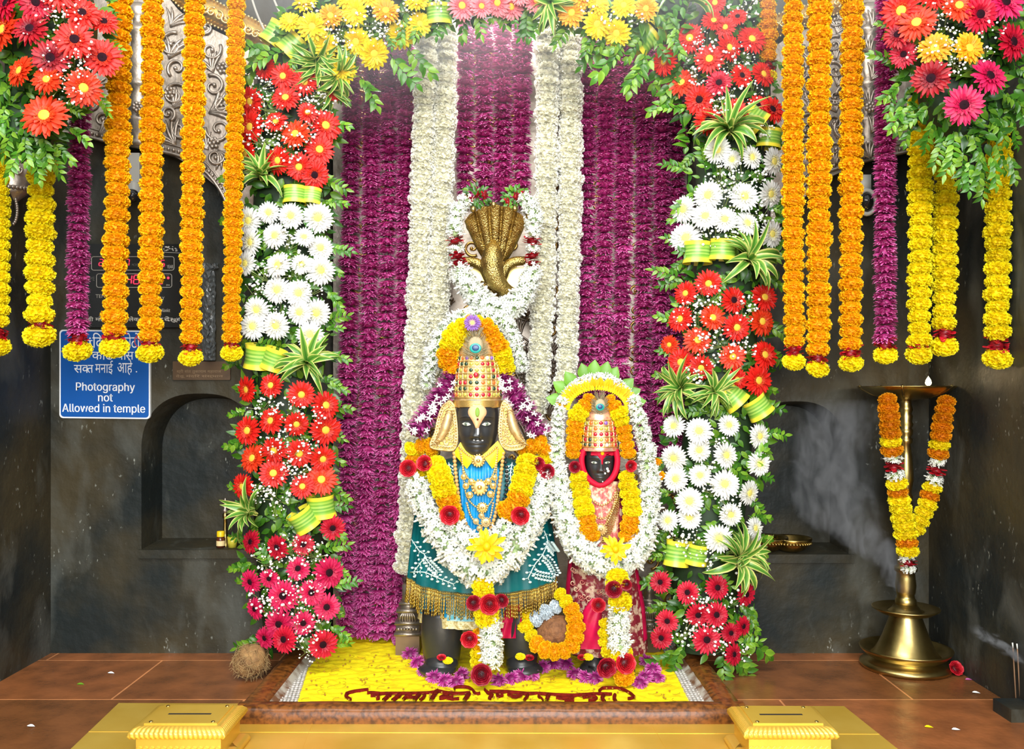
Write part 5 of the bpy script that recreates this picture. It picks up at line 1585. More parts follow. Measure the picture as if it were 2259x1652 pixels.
b.lathe([(38 * k, z1 + .002), (30 * k, z1 + .012), (24 * k, z1 + .03), (20 * k, lz(1345)), (19 * k, lz(1338)), (22 * k, lz(1334)), (22 * k, lz(1322)), (19 * k, lz(1318)), (18 * k, lz(1312)), (20 * k, lz(1306)), (22 * k, lz(1290)), (20 * k, lz(1272)), (19 * k, lz(1262)), (24 * k, lz(1258)), (24 * k, lz(1250)), (18 * k, lz(1246)), (20 * k, lz(1220)), (22 * k, lz(1205)), (16 * k, lz(1195))]
        + zmap([(13, 1180), (11, 1140), (13, 1120), (16, 1112), (12, 1104), (15, 1096), (12, 1088), (12, 1084), (16, 1060), (16, 1040), (13, 1005), (10, 980), (14, 976), (14, 968), (11, 964), (15, 956), (15, 948), (12, 944), (16, 936), (13, 928), (15, 918), (12, 912), (15, 904), (14, 898), (12, 892), (12, 880), (16, 876)]), (lx, D, 0), 40)
b.obj('stem', M['brass'], t)
b = MB()
lob = lambda a, z: 1 + .05 * abs(math.cos(2.5 * a + .4)) * (1 if z > lz(874) else .4)
b.lathe(zmap([(12, 884), (24, 881), (52, 878), (74, 869), (90, 860), (98, 853.5), (99, 852), (95, 852.5), (80, 862), (50, 872), (0, 874)]), (lx, D, 0), 80, 0, 1.0, lob)
for q in range(5):
    a = (PI / 2 - .4) / 2.5 + q * 2 * PI / 5
    b.tube([(lx + r * k * math.cos(a), D + r * k * math.sin(a), lz(y)) for r, y in ((52, 877), (72, 868), (90, 857), (99, 851))], [2 * k, 3.5 * k, 4 * k, 3 * k], 6)
b.obj('lamp_bowl', M['brass'], t)
b = MB()
wx, wy = at(2022, 0, D).x, D - 55 * k
b.tube([(wx, wy + .02, lz(866)), (wx, wy, lz(856)), (wx, wy - .004, lz(850))], 2.5 * k, 6)
b.obj('wick', M['soot'], t)
b = MB()
b.lathe([(0, lz(853)), (5 * k, lz(849)), (6.5 * k, lz(845)), (5 * k, lz(839)), (2 * k, lz(834)), (0, lz(831))], (wx, wy - .003, 0), 14)
b.obj('flame', M['flame'], t)
pl = bpy.data.lights.new('lamp_flame_light', 'POINT')
pl.energy, pl.color, pl.shadow_soft_size = 0.6, (1, .75, .4), .01
o = bpy.data.objects.new('lamp_flame_light', pl)
C.objects.link(o)
o.location = (wx, wy - .01, lz(826))

# garland on the lamp
Df = D - 40 * k


def lampkey(seq):
    n = len(seq)
    return lambda u: seq[min(n - 1, int(u * n))]


o_, y_, w_ = ('marigold_deep', 'marigold'), ('marigold_yellow', 'marigold'), ('tuberose', 'tuberose_band')
r_ = ('roseband', 'rose_petals')
t = thing('lamp_garland', 'orange and yellow marigold garland hung in a V from the lamp bowl', 'garland', at(2003, 1255, Df))
bead_path(t, [(1958, 880, D - 75 * k, 21), (1963, 930, D - 70 * k, 22), (1967, 985, D - 60 * k, 23), (1973, 1035, D - 50 * k, 23), (1981, 1085, Df, 23), (1990, 1135, Df, 23), (1998, 1175, Df, 24), (2002, 1215, Df, 24)],
          lampkey([o_, o_, o_, o_, o_, y_, o_, w_, r_, w_, y_, o_, y_, y_, y_, y_, y_, o_, y_]), 'marigold', 18.6, sq=.95)
bead_path(t, [(2087, 885, D - 55 * k, 21), (2079, 930, D - 60 * k, 21), (2073, 980, D - 55 * k, 22), (2066, 1030, D - 50 * k, 22), (2055, 1080, Df, 22), (2041, 1125, Df, 21), (2022, 1165, Df + .01, 20)],
          lampkey([o_, o_, o_, o_, o_, y_, o_, w_, r_, w_, y_, o_, y_, y_, y_, y_]), 'marigold', 18.6, sq=.95)
bead_path(t, [(2003, 1228, Df, 21), (2004, 1256, Df, 19)], lampkey([w_, r_, w_]), 'tuberose_band', 13)

# ------------------------------------------------------------------ marigold garlands hanging at the sides
GH = 'marigold garlands hanging at the sides'


def hanging(label, x0, y0, x1, ybot, yrose, yend, r, key, D, rend=None, hidden=False):
    t = thing('hanging_garland', label, 'garland', at(x1, yend + 14, D), GH)
    nm = 'chrysanthemum' if key == 'chrys' else 'marigold'
    sp = r * (0.72 if key == 'chrys' else 1.02)
    xm = (x0 + x1) / 2 + R.uniform(-2, 2)
    pts = [(x0, y0, D, r * .95), (xm, (y0 + ybot) / 2, D, r * 1.02), (x1, ybot - r * .3, D, r * .98)]
    bead_path(t, pts, lambda u: (key, nm), nm, sp, sq=1.02 if key != 'chrys' else 1.25, wj=.10)
    bead_path(t, [(x1, yrose - 4, D, r * .98), (x1, yrose + 4, D, r * .9)], lambda u: ('roseband', 'rose_petals'), 'rose_petals', 30, jit=.25, sq=1.5)
    p = at(x1, yend - 2, D)
    R2 = S(rend or r * 1.17, D)
    put(R.choice(PROTO['marigold_yellow']), 'end_marigold', t, TRS(p, orient((R.uniform(-.15, .15), .35, -1), R.uniform(0, 6)), (R2, R2, R2 * 1.05)), 'yellow marigold closing the string')
    b = MB()
    b.tube([at(x0, -75, D), at(x0, y0, D), at(xm, (y0 + ybot) / 2, D), at(x1, ybot, D), at(x1, yend, D)], S(1.5, D), 5)
    b.obj('thread', M['string'], t)
    return t


DG = 3.08
hanging('yellow marigold garland cut by the photo edge under the red bouquet', -3, 300, -4, 715, 738, 766, 23, 'marigold_yellow', DG)
hanging('yellow marigold garland hanging below the red bouquet, beside the purple strand', 93, 300, 88, 703, 718, 742, 29, 'marigold_yellow', DG - .03)
hanging('purple chrysanthemum strand with yellow end hanging over the corner of the blue sign', 178, 215, 171, 738, 749, 776, 26, 'chrys', DG + .03)
hanging('orange marigold garland beside the purple strand, ending over the top of the blue sign', 264, -30, 252, 735, 748, 768, 27, 'marigold_orange', DG - .02, 31)
hanging('orange marigold garland ending at the upper corner of the blue sign below the clock board', 337, -30, 331, 748, 761, 780, 25, 'marigold_orange', DG + .01, 29)
hanging('orange marigold garland hanging between the clock board and the plastic film', 430, -30, 421, 752, 770, 790, 24, 'marigold_orange', DG, 26)
hanging('orange marigold garland squeezed against the flower tower beside the plastic film', 522, -30, 511, 750, 762, 780, 20, 'marigold_orange', DG + .16, 24)
hanging('short orange marigold garland half hidden behind the top of the flower tower nearer the lamp', 1692, -30, 1694, 130, 150, 170, 21, 'marigold_orange', DG + .3, 20)
hanging('orange marigold garland touching the flower tower on the lamp side', 1750, -30, 1752, 760, 773, 800, 23, 'marigold_orange', DG, 25)
hanging('long orange marigold garland, the lowest-hanging one left of the lamp', 1808, -30, 1804, 778, 790, 815, 26, 'marigold_orange', DG - .02, 25)
hanging('orange marigold garland beside the purple strand left of the lamp bowl', 1881, -30, 1877, 766, 779, 802, 25, 'marigold_orange', DG + .01, 26)
hanging('purple chrysanthemum strand with yellow end hanging above the lamp bowl', 1957, -30, 1953, 752, 760, 785, 26, 'chrys', DG, 26)
hanging('yellow marigold garland above the lamp flame, next to the purple strand', 2030, 225, 2027, 758, 768, 784, 25, 'marigold_yellow', DG - .02, 28)
hanging('yellow marigold garland with the shortest tail, ending above the lamp bowl rim', 2089, 250, 2083, 720, 738, 766, 26, 'marigold_yellow', DG + .01, 29)
hanging('yellow marigold garland hanging in front of the silver capital, ending at the bare dark wall', 2205, 290, 2200, 740, 765, 793, 27, 'marigold_yellow', DG, 30)
hanging('yellow marigold garland cut by the photo edge under the pink and orange bouquet', 2254, 150, 2250, 758, 776, 800, 25, 'marigold_yellow', DG + .03, 27)

# ------------------------------------------------------------------ curtain of purple and white flower strings behind the idols


def strand(label, pts, r, key, D, group, sp):
    t = thing('curtain_strand', label, 'flower string', at(pts[-1][0], pts[-1][1], D), group)
    sp *= R.uniform(.88, 1.06)
    bead_path(t, [(p[0], p[1] + R.uniform(-8, 8), D + R.uniform(-.015, .015), r * R.uniform(.94, 1.06)) for p in pts], lambda u: key, 'chrysanthemum' if key == 'chrys' else 'white_blossom', sp, sq=1.2 if key == 'chrys' else 1.0, jit=.16, wj=.12)
    b = MB()
    b.tube([at(pts[0][0], pts[0][1] - 20, D)] + [at(p[0], p[1], D) for p in pts], S(1.5, D), 5)
    b.obj('thread', M['string'], t)


DP = 3.76
GP, GW = 'purple flower strings of the curtain', 'white flower strings of the curtain'
nth = ['first', 'second', 'third', 'fourth', 'fifth', 'sixth']
for i, (a, c, e) in enumerate([(779, 771, 762), (822, 815, 799), (862, 853, 834), (898, 890, 868)]):
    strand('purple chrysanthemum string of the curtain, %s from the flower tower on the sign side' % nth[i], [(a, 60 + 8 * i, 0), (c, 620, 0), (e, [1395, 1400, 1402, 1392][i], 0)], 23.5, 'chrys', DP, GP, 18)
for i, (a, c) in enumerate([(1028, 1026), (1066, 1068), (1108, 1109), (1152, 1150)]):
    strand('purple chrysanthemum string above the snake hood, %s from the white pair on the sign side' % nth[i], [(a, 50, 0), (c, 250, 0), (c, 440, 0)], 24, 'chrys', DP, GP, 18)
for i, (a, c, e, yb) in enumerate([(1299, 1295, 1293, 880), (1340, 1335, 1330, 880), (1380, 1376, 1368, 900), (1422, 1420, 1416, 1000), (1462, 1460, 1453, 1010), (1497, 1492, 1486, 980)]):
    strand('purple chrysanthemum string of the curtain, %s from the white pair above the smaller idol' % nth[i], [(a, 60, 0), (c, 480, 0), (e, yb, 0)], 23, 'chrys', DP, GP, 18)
DW = 3.68
for lb, pts, r in [('white flower string of the curtain beside the purple strings, running down behind the taller idol', [(942, 60), (928, 520), (916, 900), (899, 1250)], 28), ('white flower string of the curtain, inner one on the sign side of the snake hood', [(987, 60), (976, 400), (962, 740), (950, 860)], 27),
                   ('white flower string of the curtain, inner one on the lamp side of the snake hood', [(1207, 60), (1205, 420), (1192, 760), (1182, 900)], 27), ('white flower string of the curtain ending above the leaves of the smaller idol', [(1257, 60), (1258, 420), (1252, 760), (1246, 840)], 26)]:
    strand(lb, [(p[0], p[1], 0) for p in pts], r, 'cream', DW, GW, 17)

# ------------------------------------------------------------------ flower towers, arch and corner bouquets


class Body:
    """soft green column along a centre line of (px, py, half-width px) at depth Dc; ry = half depth in metres"""

    def __init__(s, line, Dc, ry):
        s.P, s.Dc, s.ry = spline(line, 60), Dc, ry

    def core(s, k=.72):
        b = MB()
        rows = []
        n = len(s.P)
        for i, p in enumerate(s.P):
            a, c = s.P[max(0, i - 1)], s.P[min(n - 1, i + 1)]
            d = np.array([c[0] - a[0], c[1] - a[1]])
            d /= np.linalg.norm(d) + 1e-9
            nx_, ny_ = -d[1], d[0]
            h = p[2] * k
            rows.append([at(p[0] + nx_ * h * math.cos(q), p[1] + ny_ * h * math.cos(q), s.Dc) + Vector((0, -s.ry * k * math.sin(q), 0)) for q in np.linspace(0, 2 * PI, 20, endpoint=False)])
        b.grid(rows, 0, True)
        b.add(rows[0], [tuple(range(20))])
        b.add(rows[-1], [tuple(reversed(range(20)))])
        return b

    def depth(s, px, py):
        i = min(range(len(s.P)), key=lambda j: (s.P[j][0] - px) ** 2 + (s.P[j][1] - py) ** 2)
        p = s.P[i]
        u = min(.84, math.hypot(p[0] - px, p[1] - py) / p[2])
        return s.Dc - s.ry * math.sqrt(1 - u * u), (px - p[0]) / p[2], (p[1] - py) / p[2]

    def foliage(s, n, L=34, wd=.30, tlo=.05, thi=.85, drop=.35):
        b = MB()
        for k in range(n):
            p = s.P[R.randrange(len(s.P))]
            q = R.uniform(-1.0, 1.0)
            i = R.uniform(-18, 18)
            a = s.P[max(0, min(len(s.P) - 2, 30))]
            j = min(range(len(s.P)), key=lambda z: abs(s.P[z][0] - p[0]) + abs(s.P[z][1] - p[1]))
            d = s.P[min(len(s.P) - 1, j + 1)] - s.P[max(0, j - 1)]
            d = d / (math.hypot(d[0], d[1]) + 1e-9)
            X, Y = p[0] - d[1] * q * p[2] + d[0] * i, p[1] + d[0] * q * p[2] + d[1] * i
            D = s.Dc - s.ry * math.sqrt(max(0, 1 - min(1, q * q))) * R.uniform(.75, 1.0)
            an = R.uniform(0, 2 * PI)
            dr = Vector((math.cos(an) - d[1] * q * 1.0, R.uniform(-.5, .15), math.sin(an) - drop))
            nrm = Vector((R.uniform(-.6, .6), -1, R.uniform(-.2, .7)))
            l = S(L, D) * R.uniform(.6, 1.25)
            leaf_mesh(b, at(X, Y, D), dr, nrm, l, l * wd * R.uniform(.7, 1.0), 0, R.uniform(.05, .45), R.uniform(tlo, thi), 4)
        return b


def gyp_mb(body, clusters, dens=42, off=.045):
    b = MB()
    for (x, y, r) in clusters:
        for k in range(int(dens * (r / 36) ** 1.6)):
            a, q = R.uniform(0, 2 * PI), r * math.sqrt(R.random())
            X, Y = x + q * math.cos(a), y + q * math.sin(a)
            D = body.depth(X, Y)[0] - R.uniform(off * .3, off * 1.7)
            rad = S(R.choice((1.5, 1.9, 2.4, 3.0, 3.7)), D)
            p = at(X, Y, D)
            b.ball(p, rad, rad * .9, rad * .85, 6, 4)
            if k % 3 == 0:
                b.tube([p, at(x + R.uniform(-8, 8), y + 10, body.depth(x, y)[0] + .01)], .0012, 3, 1, False)
    return b


def dress(t, body, flowers, gyps, tufts, loops, sprigs, leaves=900, gyp_off=.05, flat=.03, L=26, sprig_k=1.0):
    b = body.core()
    b.obj('foam_core', M['darkleaf'], t)
    o = body.foliage(leaves, L).obj('foliage', M['leaf'], t)
    o['kind'] = 'stuff'
    for (x, y, r, k) in flowers:
        D, u, v = body.depth(x, y)
        gerbera(t, x, y, r, D - flat - R.uniform(0, .02), k, (u * .55, v * .35))
    o = gyp_mb(body, gyps, 42 if gyp_off < .08 else 26, off=gyp_off).obj('babys_breath', [M['gyp'], M['stem']], t)
    o['kind'] = 'stuff'
    for (x, y, L_, dx, dy) in tufts:
        L_ *= 1.2
        D = body.depth(x, y)[0] - .02
        put(R.choice(PROTO['tuft']), 'striped_leaf_tuft', t, TRS(at(x, y, D), orient((dx, -.62, .35 - dy), R.uniform(0, 6)), S(L_, D)), 'tuft of long green and yellow striped leaves')
    for (x, y, r, h, rot) in loops:
        D = body.depth(x, y)[0] - .015
        q = Matrix.Rotation(rot, 4, 'Y') @ Matrix.Rotation(R.uniform(-.1, .25), 4, 'X')
        put(R.choice(PROTO['loop']), 'rolled_striped_leaf', t, TRS(at(x, y, D), q, (S(r, D), S(r, D), S(h, D))), 'broad striped leaf rolled into a ring')
    for (x, y, L_, an) in sprigs:
        L_ *= sprig_k
        D = body.depth(x, y)[0] - .01
        q = orient((R.uniform(-.3, .3), -1, R.uniform(-.1, .4)), 0)
        z = q.to_3x3() @ Vector((0, 0, 1))
        d = Vector((math.cos(an), R.uniform(-.3, .1), math.sin(an))).normalized()
        yv = z.cross(d).normalized()
        zz = d.cross(yv)
        m = Matrix((d, yv, zz)).transposed().to_4x4()
        put(R.choice(PROTO['sprig']), 'leaf_sprig', t, TRS(at(x, y, D), m, S(L_, D)))


DT, RYT = 3.46, .13
bodyL = Body([(655, 118, 85), (640, 200, 98), (638, 330, 100), (632, 500, 102), (632, 700, 100), (632, 900, 104), (632, 1050, 104), (640, 1250, 100), (652, 1415, 92)], DT, RYT)
t = thing('flower_tower', 'tall flower tower of red, white and pink gerberas beside the blue sign', 'flower arrangement', at(655, 1450, DT), 'flower towers carrying the arch')
t['kind'] = 'thing'
fl = [(585, 149, 27, 'redd'), (625, 168, 30, 'red'), (673, 181, 30, 'red'), (732, 200, 26, 'redd'), (553, 224, 33, 'red'), (630, 216, 32, 'red'), (553, 280, 36, 'red'), (609, 269, 27, 'red'), (678, 248, 24, 'red'), (718, 277, 37, 'red'), (652, 296, 35, 'ored'), (543, 341, 32, 'red'), (705, 330, 34, 'red'), (614, 354, 32, 'red'), (660, 368, 32, 'red'), (694, 386, 33, 'redd')]
fl += [(x, y, r, 'white') for x, y, r in [(549, 487, 32), (593, 469, 26), (642, 476, 30), (701, 480, 36), (607, 520, 31), (554, 534, 33), (671, 523, 24), (707, 547, 29), (542, 581, 29), (614, 585, 33), (665, 583, 25), (707, 596, 35), (612, 640, 32), (658, 647, 32), (567, 683, 31), (661, 689, 29), (698, 690, 33), (558, 720, 32), (609, 718, 33), (683, 738, 32)]]
fl += [(545, 859, 31, 'red'), (598, 850, 28, 'red'), (665, 870, 32, 'red'), (718, 894, 34, 'red'), (598, 928, 31, 'red'), (547, 950, 34, 'red'), (654, 935, 29, 'red'), (718, 948, 36, 'red'), (558, 1011, 34, 'ored'), (605, 993, 30, 'red'), (660, 1000, 32, 'red'), (712, 1012, 30, 'red'), (709, 1058, 36, 'ored'), (603, 1044, 34, 'red'), (667, 1073, 28, 'red'), (536, 1073, 30, 'red')]
fl += [(x, y, r, k) for x, y, r, k in [(734, 1164, 29, 'crim'), (554, 1195, 27, 'crim'), (612, 1207, 29, 'crim'), (669, 1201, 26, 'crim'), (658, 1254, 28, 'hot'), (725, 1263, 37, 'hot'), (553, 1283, 28, 'hot'), (594, 1276, 23, 'hot'), (625, 1314, 37, 'hot'), (687, 1307, 31, 'hot'), (721, 1339, 31, 'hot'), (563, 1343, 26, 'hot'), (616, 1376, 34, 'hot'), (669, 1374, 28, 'hot'), (627, 1410, 32, 'crim'), (585, 1407, 26, 'hot'), (712, 1421, 34, 'crim')]]
gy = [(590, 235, 40), (700, 225, 42), (575, 310, 40), (640, 325, 36), (680, 290, 30), (610, 290, 34), (690, 205, 30), (575, 190, 28),
      (630, 550, 34), (585, 610, 36), (650, 600, 34), (560, 640, 24), (690, 640, 24), (620, 690, 28), (640, 520, 26), (580, 895, 36), (640, 905, 34), (700, 920, 24), (640, 970, 34), (590, 985, 26), (630, 1015, 40), (690, 990, 24), (610, 1095, 44), (575, 1085, 30), (655, 1040, 30), (640, 1210, 34), (690, 1220, 34), (590, 1235, 36), (700, 1290, 26), (640, 1290, 30), (575, 1315, 28), (655, 1345, 32), (600, 1340, 28), (700, 1380, 30), (680, 1430, 34), (650, 1395, 26)]
tf = [(578, 398, 70, .1, -.2), (690, 150, 62, .5, .5), (722, 190, 58, .6, .9), (678, 803, 76, .1, .1), (568, 1135, 72, -.7, -.1)]
lp = [(649, 430, 22, 20, 0.0), (686, 434, 20, 19, .08), (609, 78, 26, 27, .6), (645, 102, 26, 26, .75), (569, 786, 27, 28, .12), (604, 792, 22, 26, .35), (707, 1116, 28, 26, -.08), (669, 1146, 26, 25, -.55)]
sp = []
rs = random.Random(3)
for y in range(150, 1440, 42):
    for sd in (-1, 1):
        p = min(bodyL.P, key=lambda q: abs(q[1] - y))
        if rs.random() < (.62 if sd < 0 else .85):
            sp.append((p[0] + sd * p[2] * rs.uniform(.72, .90), y + rs.uniform(-15, 15), rs.uniform(40, 60), (0 if sd > 0 else PI) + sd * rs.uniform(-.9, .35)))
for (x, y) in [(640, 400), (600, 445), (660, 455), (580, 560), (650, 560), (690, 620), (560, 760), (640, 760), (570, 830), (620, 960), (690, 970), (640, 1120), (690, 1190), (600, 1250), (640, 1170), (560, 1240), (690, 1350)]:
    sp.append((x, y, rs.uniform(48, 66), rs.uniform(0, 6.28)))
dress(t, bodyL, fl, gy, tf, lp, sp, 1150)

bodyR = Body([(1640, -40, 70), (1608, 40, 85), (1590, 130, 98), (1602, 220, 105), (1610, 320, 102), (1608, 450, 104), (1605, 600, 104), (1594, 750, 104), (1588, 900, 106), (1575, 1050, 106), (1560, 1220, 102), (1552, 1330, 100), (1552, 1430, 84)], DT, RYT)
t = thing('flower_tower', 'tall flower tower of red and white gerberas on the side of the oil lamp', 'flower arrangement', at(1552, 1470, DT), 'flower towers carrying the arch')
t['kind'] = 'thing'
fl = [(1577, 6, 26, 'red'), (1574, 46, 27, 'red'), (1521, 84, 34, 'red'), (1627, 37, 22, 'redd'), (1658, 87, 34, 'red'), (1608, 105, 31, 'red'), (1565, 130, 34, 'red'), (1466, 136, 32, 'red'), (1683, 164, 31, 'red'), (1503, 183, 34, 'ored'), (1636, 167, 28, 'redd'), (1586, 183, 30, 'crim'), (1543, 220, 34, 'redd'), (1621, 245, 30, 'redd'), (1562, 266, 33, 'redd'), (1672, 232, 25, 'redd'), (1703, 242, 34, 'redd'), (1600, 60, 24, 'red')]
fl += [(x, y, r, 'white') for x, y, r in [(1583, 330, 31), (1614, 352, 23), (1658, 347, 28), (1706, 356, 33), (1562, 431, 34), (1642, 434, 35), (1699, 428, 33), (1508, 462, 32), (1556, 477, 33), (1599, 484, 29), (1648, 493, 31), (1702, 516, 32), (1513, 525, 37)]]
fl += [(1563, 625, 31, 'red'), (1513, 647, 28, 'red'), (1618, 662, 31, 'redd'), (1686, 656, 32, 'red'), (1501, 704, 31, 'red'), (1572, 701, 31, 'ored'), (1625, 722, 32, 'red'), (1680, 709, 34, 'ored'), (1539, 751, 33, 'ored'), (1477, 760, 22, 'ored'), (1503, 799, 34, 'red'), (1547, 811, 29, 'red'), (1616, 787, 31, 'ored'), (1686, 783, 34, 'red'), (1625, 837, 27, 'red'), (1672, 839, 36, 'red')]
fl += [(x, y, r, 'white') for x, y, r in [(1487, 940, 28), (1542, 951, 32), (1608, 938, 26), (1675, 962, 29), (1487, 1010, 31), (1542, 993, 28), (1601, 1004, 31), (1675, 1023, 29), (1491, 1057, 30), (1544, 1049, 27), (1599, 1068, 34), (1652, 1087, 30), (1521, 1106, 33), (1612, 1135, 27), (1474, 1148, 26), (1521, 1142, 28), (1665, 1165, 26), (1586, 1188, 33), (1656, 1201, 30)]]
fl += [(x, y, r, 'crim') for x, y, r in [(1457, 1284, 25), (1517, 1307, 27), (1582, 1296, 29), (1646, 1311, 27), (1540, 1356, 28), (1580, 1356, 29), (1472, 1370, 26), (1612, 1396, 24), (1639, 1381, 24), (1459, 1407, 26), (1559, 1411, 33), (1618, 1443, 26)]]
gy = [(1530, 110, 34), (1610, 140, 30), (1640, 120, 28), (1560, 90, 30), (1600, 220, 36), (1660, 200, 30), (1640, 20, 36), (1580, 235, 30), (1690, 285, 22), (1540, 170, 26), (1585, 395, 42), (1630, 395, 40), (1680, 390, 26), (1600, 450, 30), (1680, 470, 34), (1570, 520, 28), (1620, 520, 22), (1560, 660, 36), (1640, 690, 28), (1540, 720, 34), (1590, 755, 36), (1510, 690, 28), (1640, 770, 28), (1560, 790, 26), (1530, 830, 24), (1655, 670, 22), (1580, 965, 24), (1560, 1020, 22), (1610, 1110, 30), (1570, 1080, 22), (1530, 1200, 34), (1500, 1185, 28), (1560, 1240, 24), (1640, 1255, 20), (1540, 1320, 24), (1555, 1330, 24), (1620, 1325, 26), (1510, 1395, 30), (1535, 1385, 24), (1590, 1425, 24), (1575, 1385, 22), (1640, 1440, 20)]
tf = [(1500, 22, 95, .1, -.7), (1608, 298, 92, -.1, -.1), (1645, 578, 88, .25, .1), (1506, 858, 72, -.5, .2), (1572, 868, 64, .1, .1), (1618, 1236, 88, .35, .25), (1640, 1225, 62, .5, 0)]
lp = [(1662, 262, 25, 25, -.9), (1696, 306, 24, 22, .1), (1538, 558, 28, 25, .02), (1594, 551, 26, 24, .05), (1614, 875, 26, 26, -.75), (1670, 897, 26, 24, -.6), (1493, 1220, 24, 29, .12), (1537, 1222, 21, 24, .15), (1456, 46, 34, 34, .75), (1417, 86, 28, 28, .8)]
sp = []
for y in range(120, 1440, 42):
    for sd in (-1, 1):
        p = min(bodyR.P, key=lambda q: abs(q[1] - y))
        if rs.random() < .74:
            sp.append((p[0] + sd * p[2] * rs.uniform(.72, .92), y + rs.uniform(-15, 15), rs.uniform(40, 62), (0 if sd > 0 else PI) + sd * rs.uniform(-.9, .35)))
for (x, y) in [(1560, 380), (1640, 300), (1590, 600), (1680, 600), (1560, 560), (1500, 610), (1620, 900), (1560, 910), (1640, 940), (1580, 1020), (1640, 1040), (1590, 1150), (1500, 1250), (1470, 1230), (1560, 1260), (1630, 1350), (1500, 1340), (1490, 1430), (1660, 1330), (1650, 1420), (1590, 1450)]:
    sp.append((x, y, rs.uniform(50, 70), rs.uniform(0, 6.28)))
for (x, y, L_, an) in [(1620, 1420, 95, -1.1), (1640, 1390, 90, -.8), (1590, 1440, 80, -1.4), (1510, 1420, 70, -1.9), (1500, 130, 90, -2.0), (1460, 110, 80, -1.8), (1490, 200, 70, -2.4)]:
    sp.append((x, y, L_, an))
dress(t, bodyR, fl, gy, tf, lp, sp, 1150)

bodyA = Body([(640, 95, 62), (690, 55, 78), (770, 30, 88), (860, 10, 84), (960, -18, 74), (1100, -34, 72), (1220, -18, 74), (1320, 5, 84), (1420, 20, 84), (1500, 10, 74)], 3.40, .13)
t = thing('flower_arch', 'overhead flower arch of yellow and pale pink gerberas joining the towers', 'flower arrangement', at(1080, 100, 3.40))
t['kind'] = 'thing'
fl = [(673, 5, 30, 'yel'), (640, 48, 27, 'yel'), (689, 59, 34, 'yel'), (729, 35, 29, 'ora'), (782, 27, 31, 'yel'), (851, 24, 32, 'ora'), (883, 77, 33, 'yel'), (926, 53, 28, 'yel'), (786, 92, 33, 'yel'), (718, 99, 31, 'yel'), (825, 118, 35, 'yel'), (756, 152, 32, 'yel'), (918, 1, 28, 'yel'), (766, -2, 28, 'yel'), (815, -10, 28, 'yel'),
      (1019, 13, 33, 'pink'), (1062, 14, 26, 'pink'), (1098, 6, 31, 'pink'), (1127, 15, 31, 'pink'), (1184, 1, 29, 'pink'), (1150, -12, 26, 'pink'), (1261, 28, 32, 'ora'), (1317, 53, 33, 'yel'), (1360, 74, 33, 'yel'), (1320, 7, 29, 'yel'), (1376, 12, 29, 'yel'), (1425, 19, 28, 'ora'), (1285, -8, 28, 'ora')]
gy = [(750, 70, 36), (820, 50, 40), (860, 60, 28), (770, 115, 20), (900, 20, 26), (680, 20, 24), (970, 8, 20), (1300, 8, 24), (1400, 40, 22), (1345, 40, 20), (830, 85, 24)]
lp = [(966, 33, 25, 23, -.05)]
tf = [(700, 130, 66, .2, .7), (740, 160, 60, .5, .8), (1215, 5, 70, -.1, .6)]
sp = []
for x in range(640, 1500, 26):
    p = min(bodyA.P, key=lambda q: abs(q[0] - x))
    sp.append((x + rs.uniform(-8, 8), p[1] + p[2] * rs.uniform(.55, .8), rs.uniform(45, 65), -PI / 2 + rs.uniform(-.8, .8)))
for x in (565, 580, 600):
    sp.append((x + 25, 110, 80, PI + rs.uniform(-.2, .9)))
for (x, y, L_, an) in [(1380, 95, 95, -2.3), (1420, 110, 95, -1.9), (1440, 120, 85, -2.2), (1350, 100, 80, -2.6), (860, 120, 85, -.8), (790, 170, 80, -.9), (900, 100, 80, -.9)]:
    sp.append((x, y, L_, an))
dress(t, bodyA, fl, gy, tf, lp, sp, 800)

# corner bouquets
DQ = 2.92
bq = Body([(90, -60, 120), (110, 40, 140), (105, 150, 125), (75, 250, 90), (60, 330, 60)], DQ, .13)
t = thing('corner_bouquet', 'hanging bouquet of red gerberas and green leaves over the yellow garland near the sign', 'flower arrangement', at(100, 330, DQ), 'corner bouquets')
fl = [(8, 67, 48, 'ored'), (80, 5, 40, 'crim'), (181, 29, 40, 'redd'), (67, 64, 40, 'dark'), (165, 88, 44, 'redd'), (112, 128, 42, 'dark'), (226, 128, 44, 'redd'), (45, 157, 39, 'ored'), (104, 176, 36, 'ored'), (184, 194, 42, 'ored'), (99, 256, 52, 'ored'), (16, 8, 42, 'crim'), (229, 48, 32, 'redd'), (130, -15, 40, 'redd')]
gy = [(110, 25, 34), (150, 40, 36), (165, 20, 26), (120, 90, 26), (165, 140, 32), (185, 110, 30), (135, 185, 34), (160, 205, 26), (60, 80, 14), (95, 140, 20), (180, 160, 20)]
sp = [(30, 190, 90, -2.4), (20, 230, 95, -1.9), (60, 300, 90, -1.5), (90, 300, 95, -1.2), (30, 280, 95, -1.8), (120, 310, 80, -.9), (150, 280, 80, -.6), (10, 120, 80, 2.6), (205, 50, 70, .6), (225, 90, 65, -.3), (215, 200, 70, -1.1), (100, 320, 90, -1.7), (70, 330, 95, -1.3), (110, 330, 85, -1.1), (15, 310, 95, -1.4), (45, 330, 90, -1.9), (140, 230, 60, -.4), (240, 10, 60, .9), (5, 180, 80, -2.6), (20, 250, 90, -2.2), (85, 340, 80, -1.5)]
dress(t, bq, fl, gy, [], [], sp, 520, .09, .06, 30, .72)
bq = Body([(2130, -60, 130), (2120, 50, 155), (2120, 150, 140), (2130, 250, 120), (2160, 320, 70)], DQ, .13)
t = thing('corner_bouquet', 'hanging bouquet of pink, red and orange gerberas above the oil lamp corner', 'flower arrangement', at(2120, 330, DQ), 'corner bouquets')
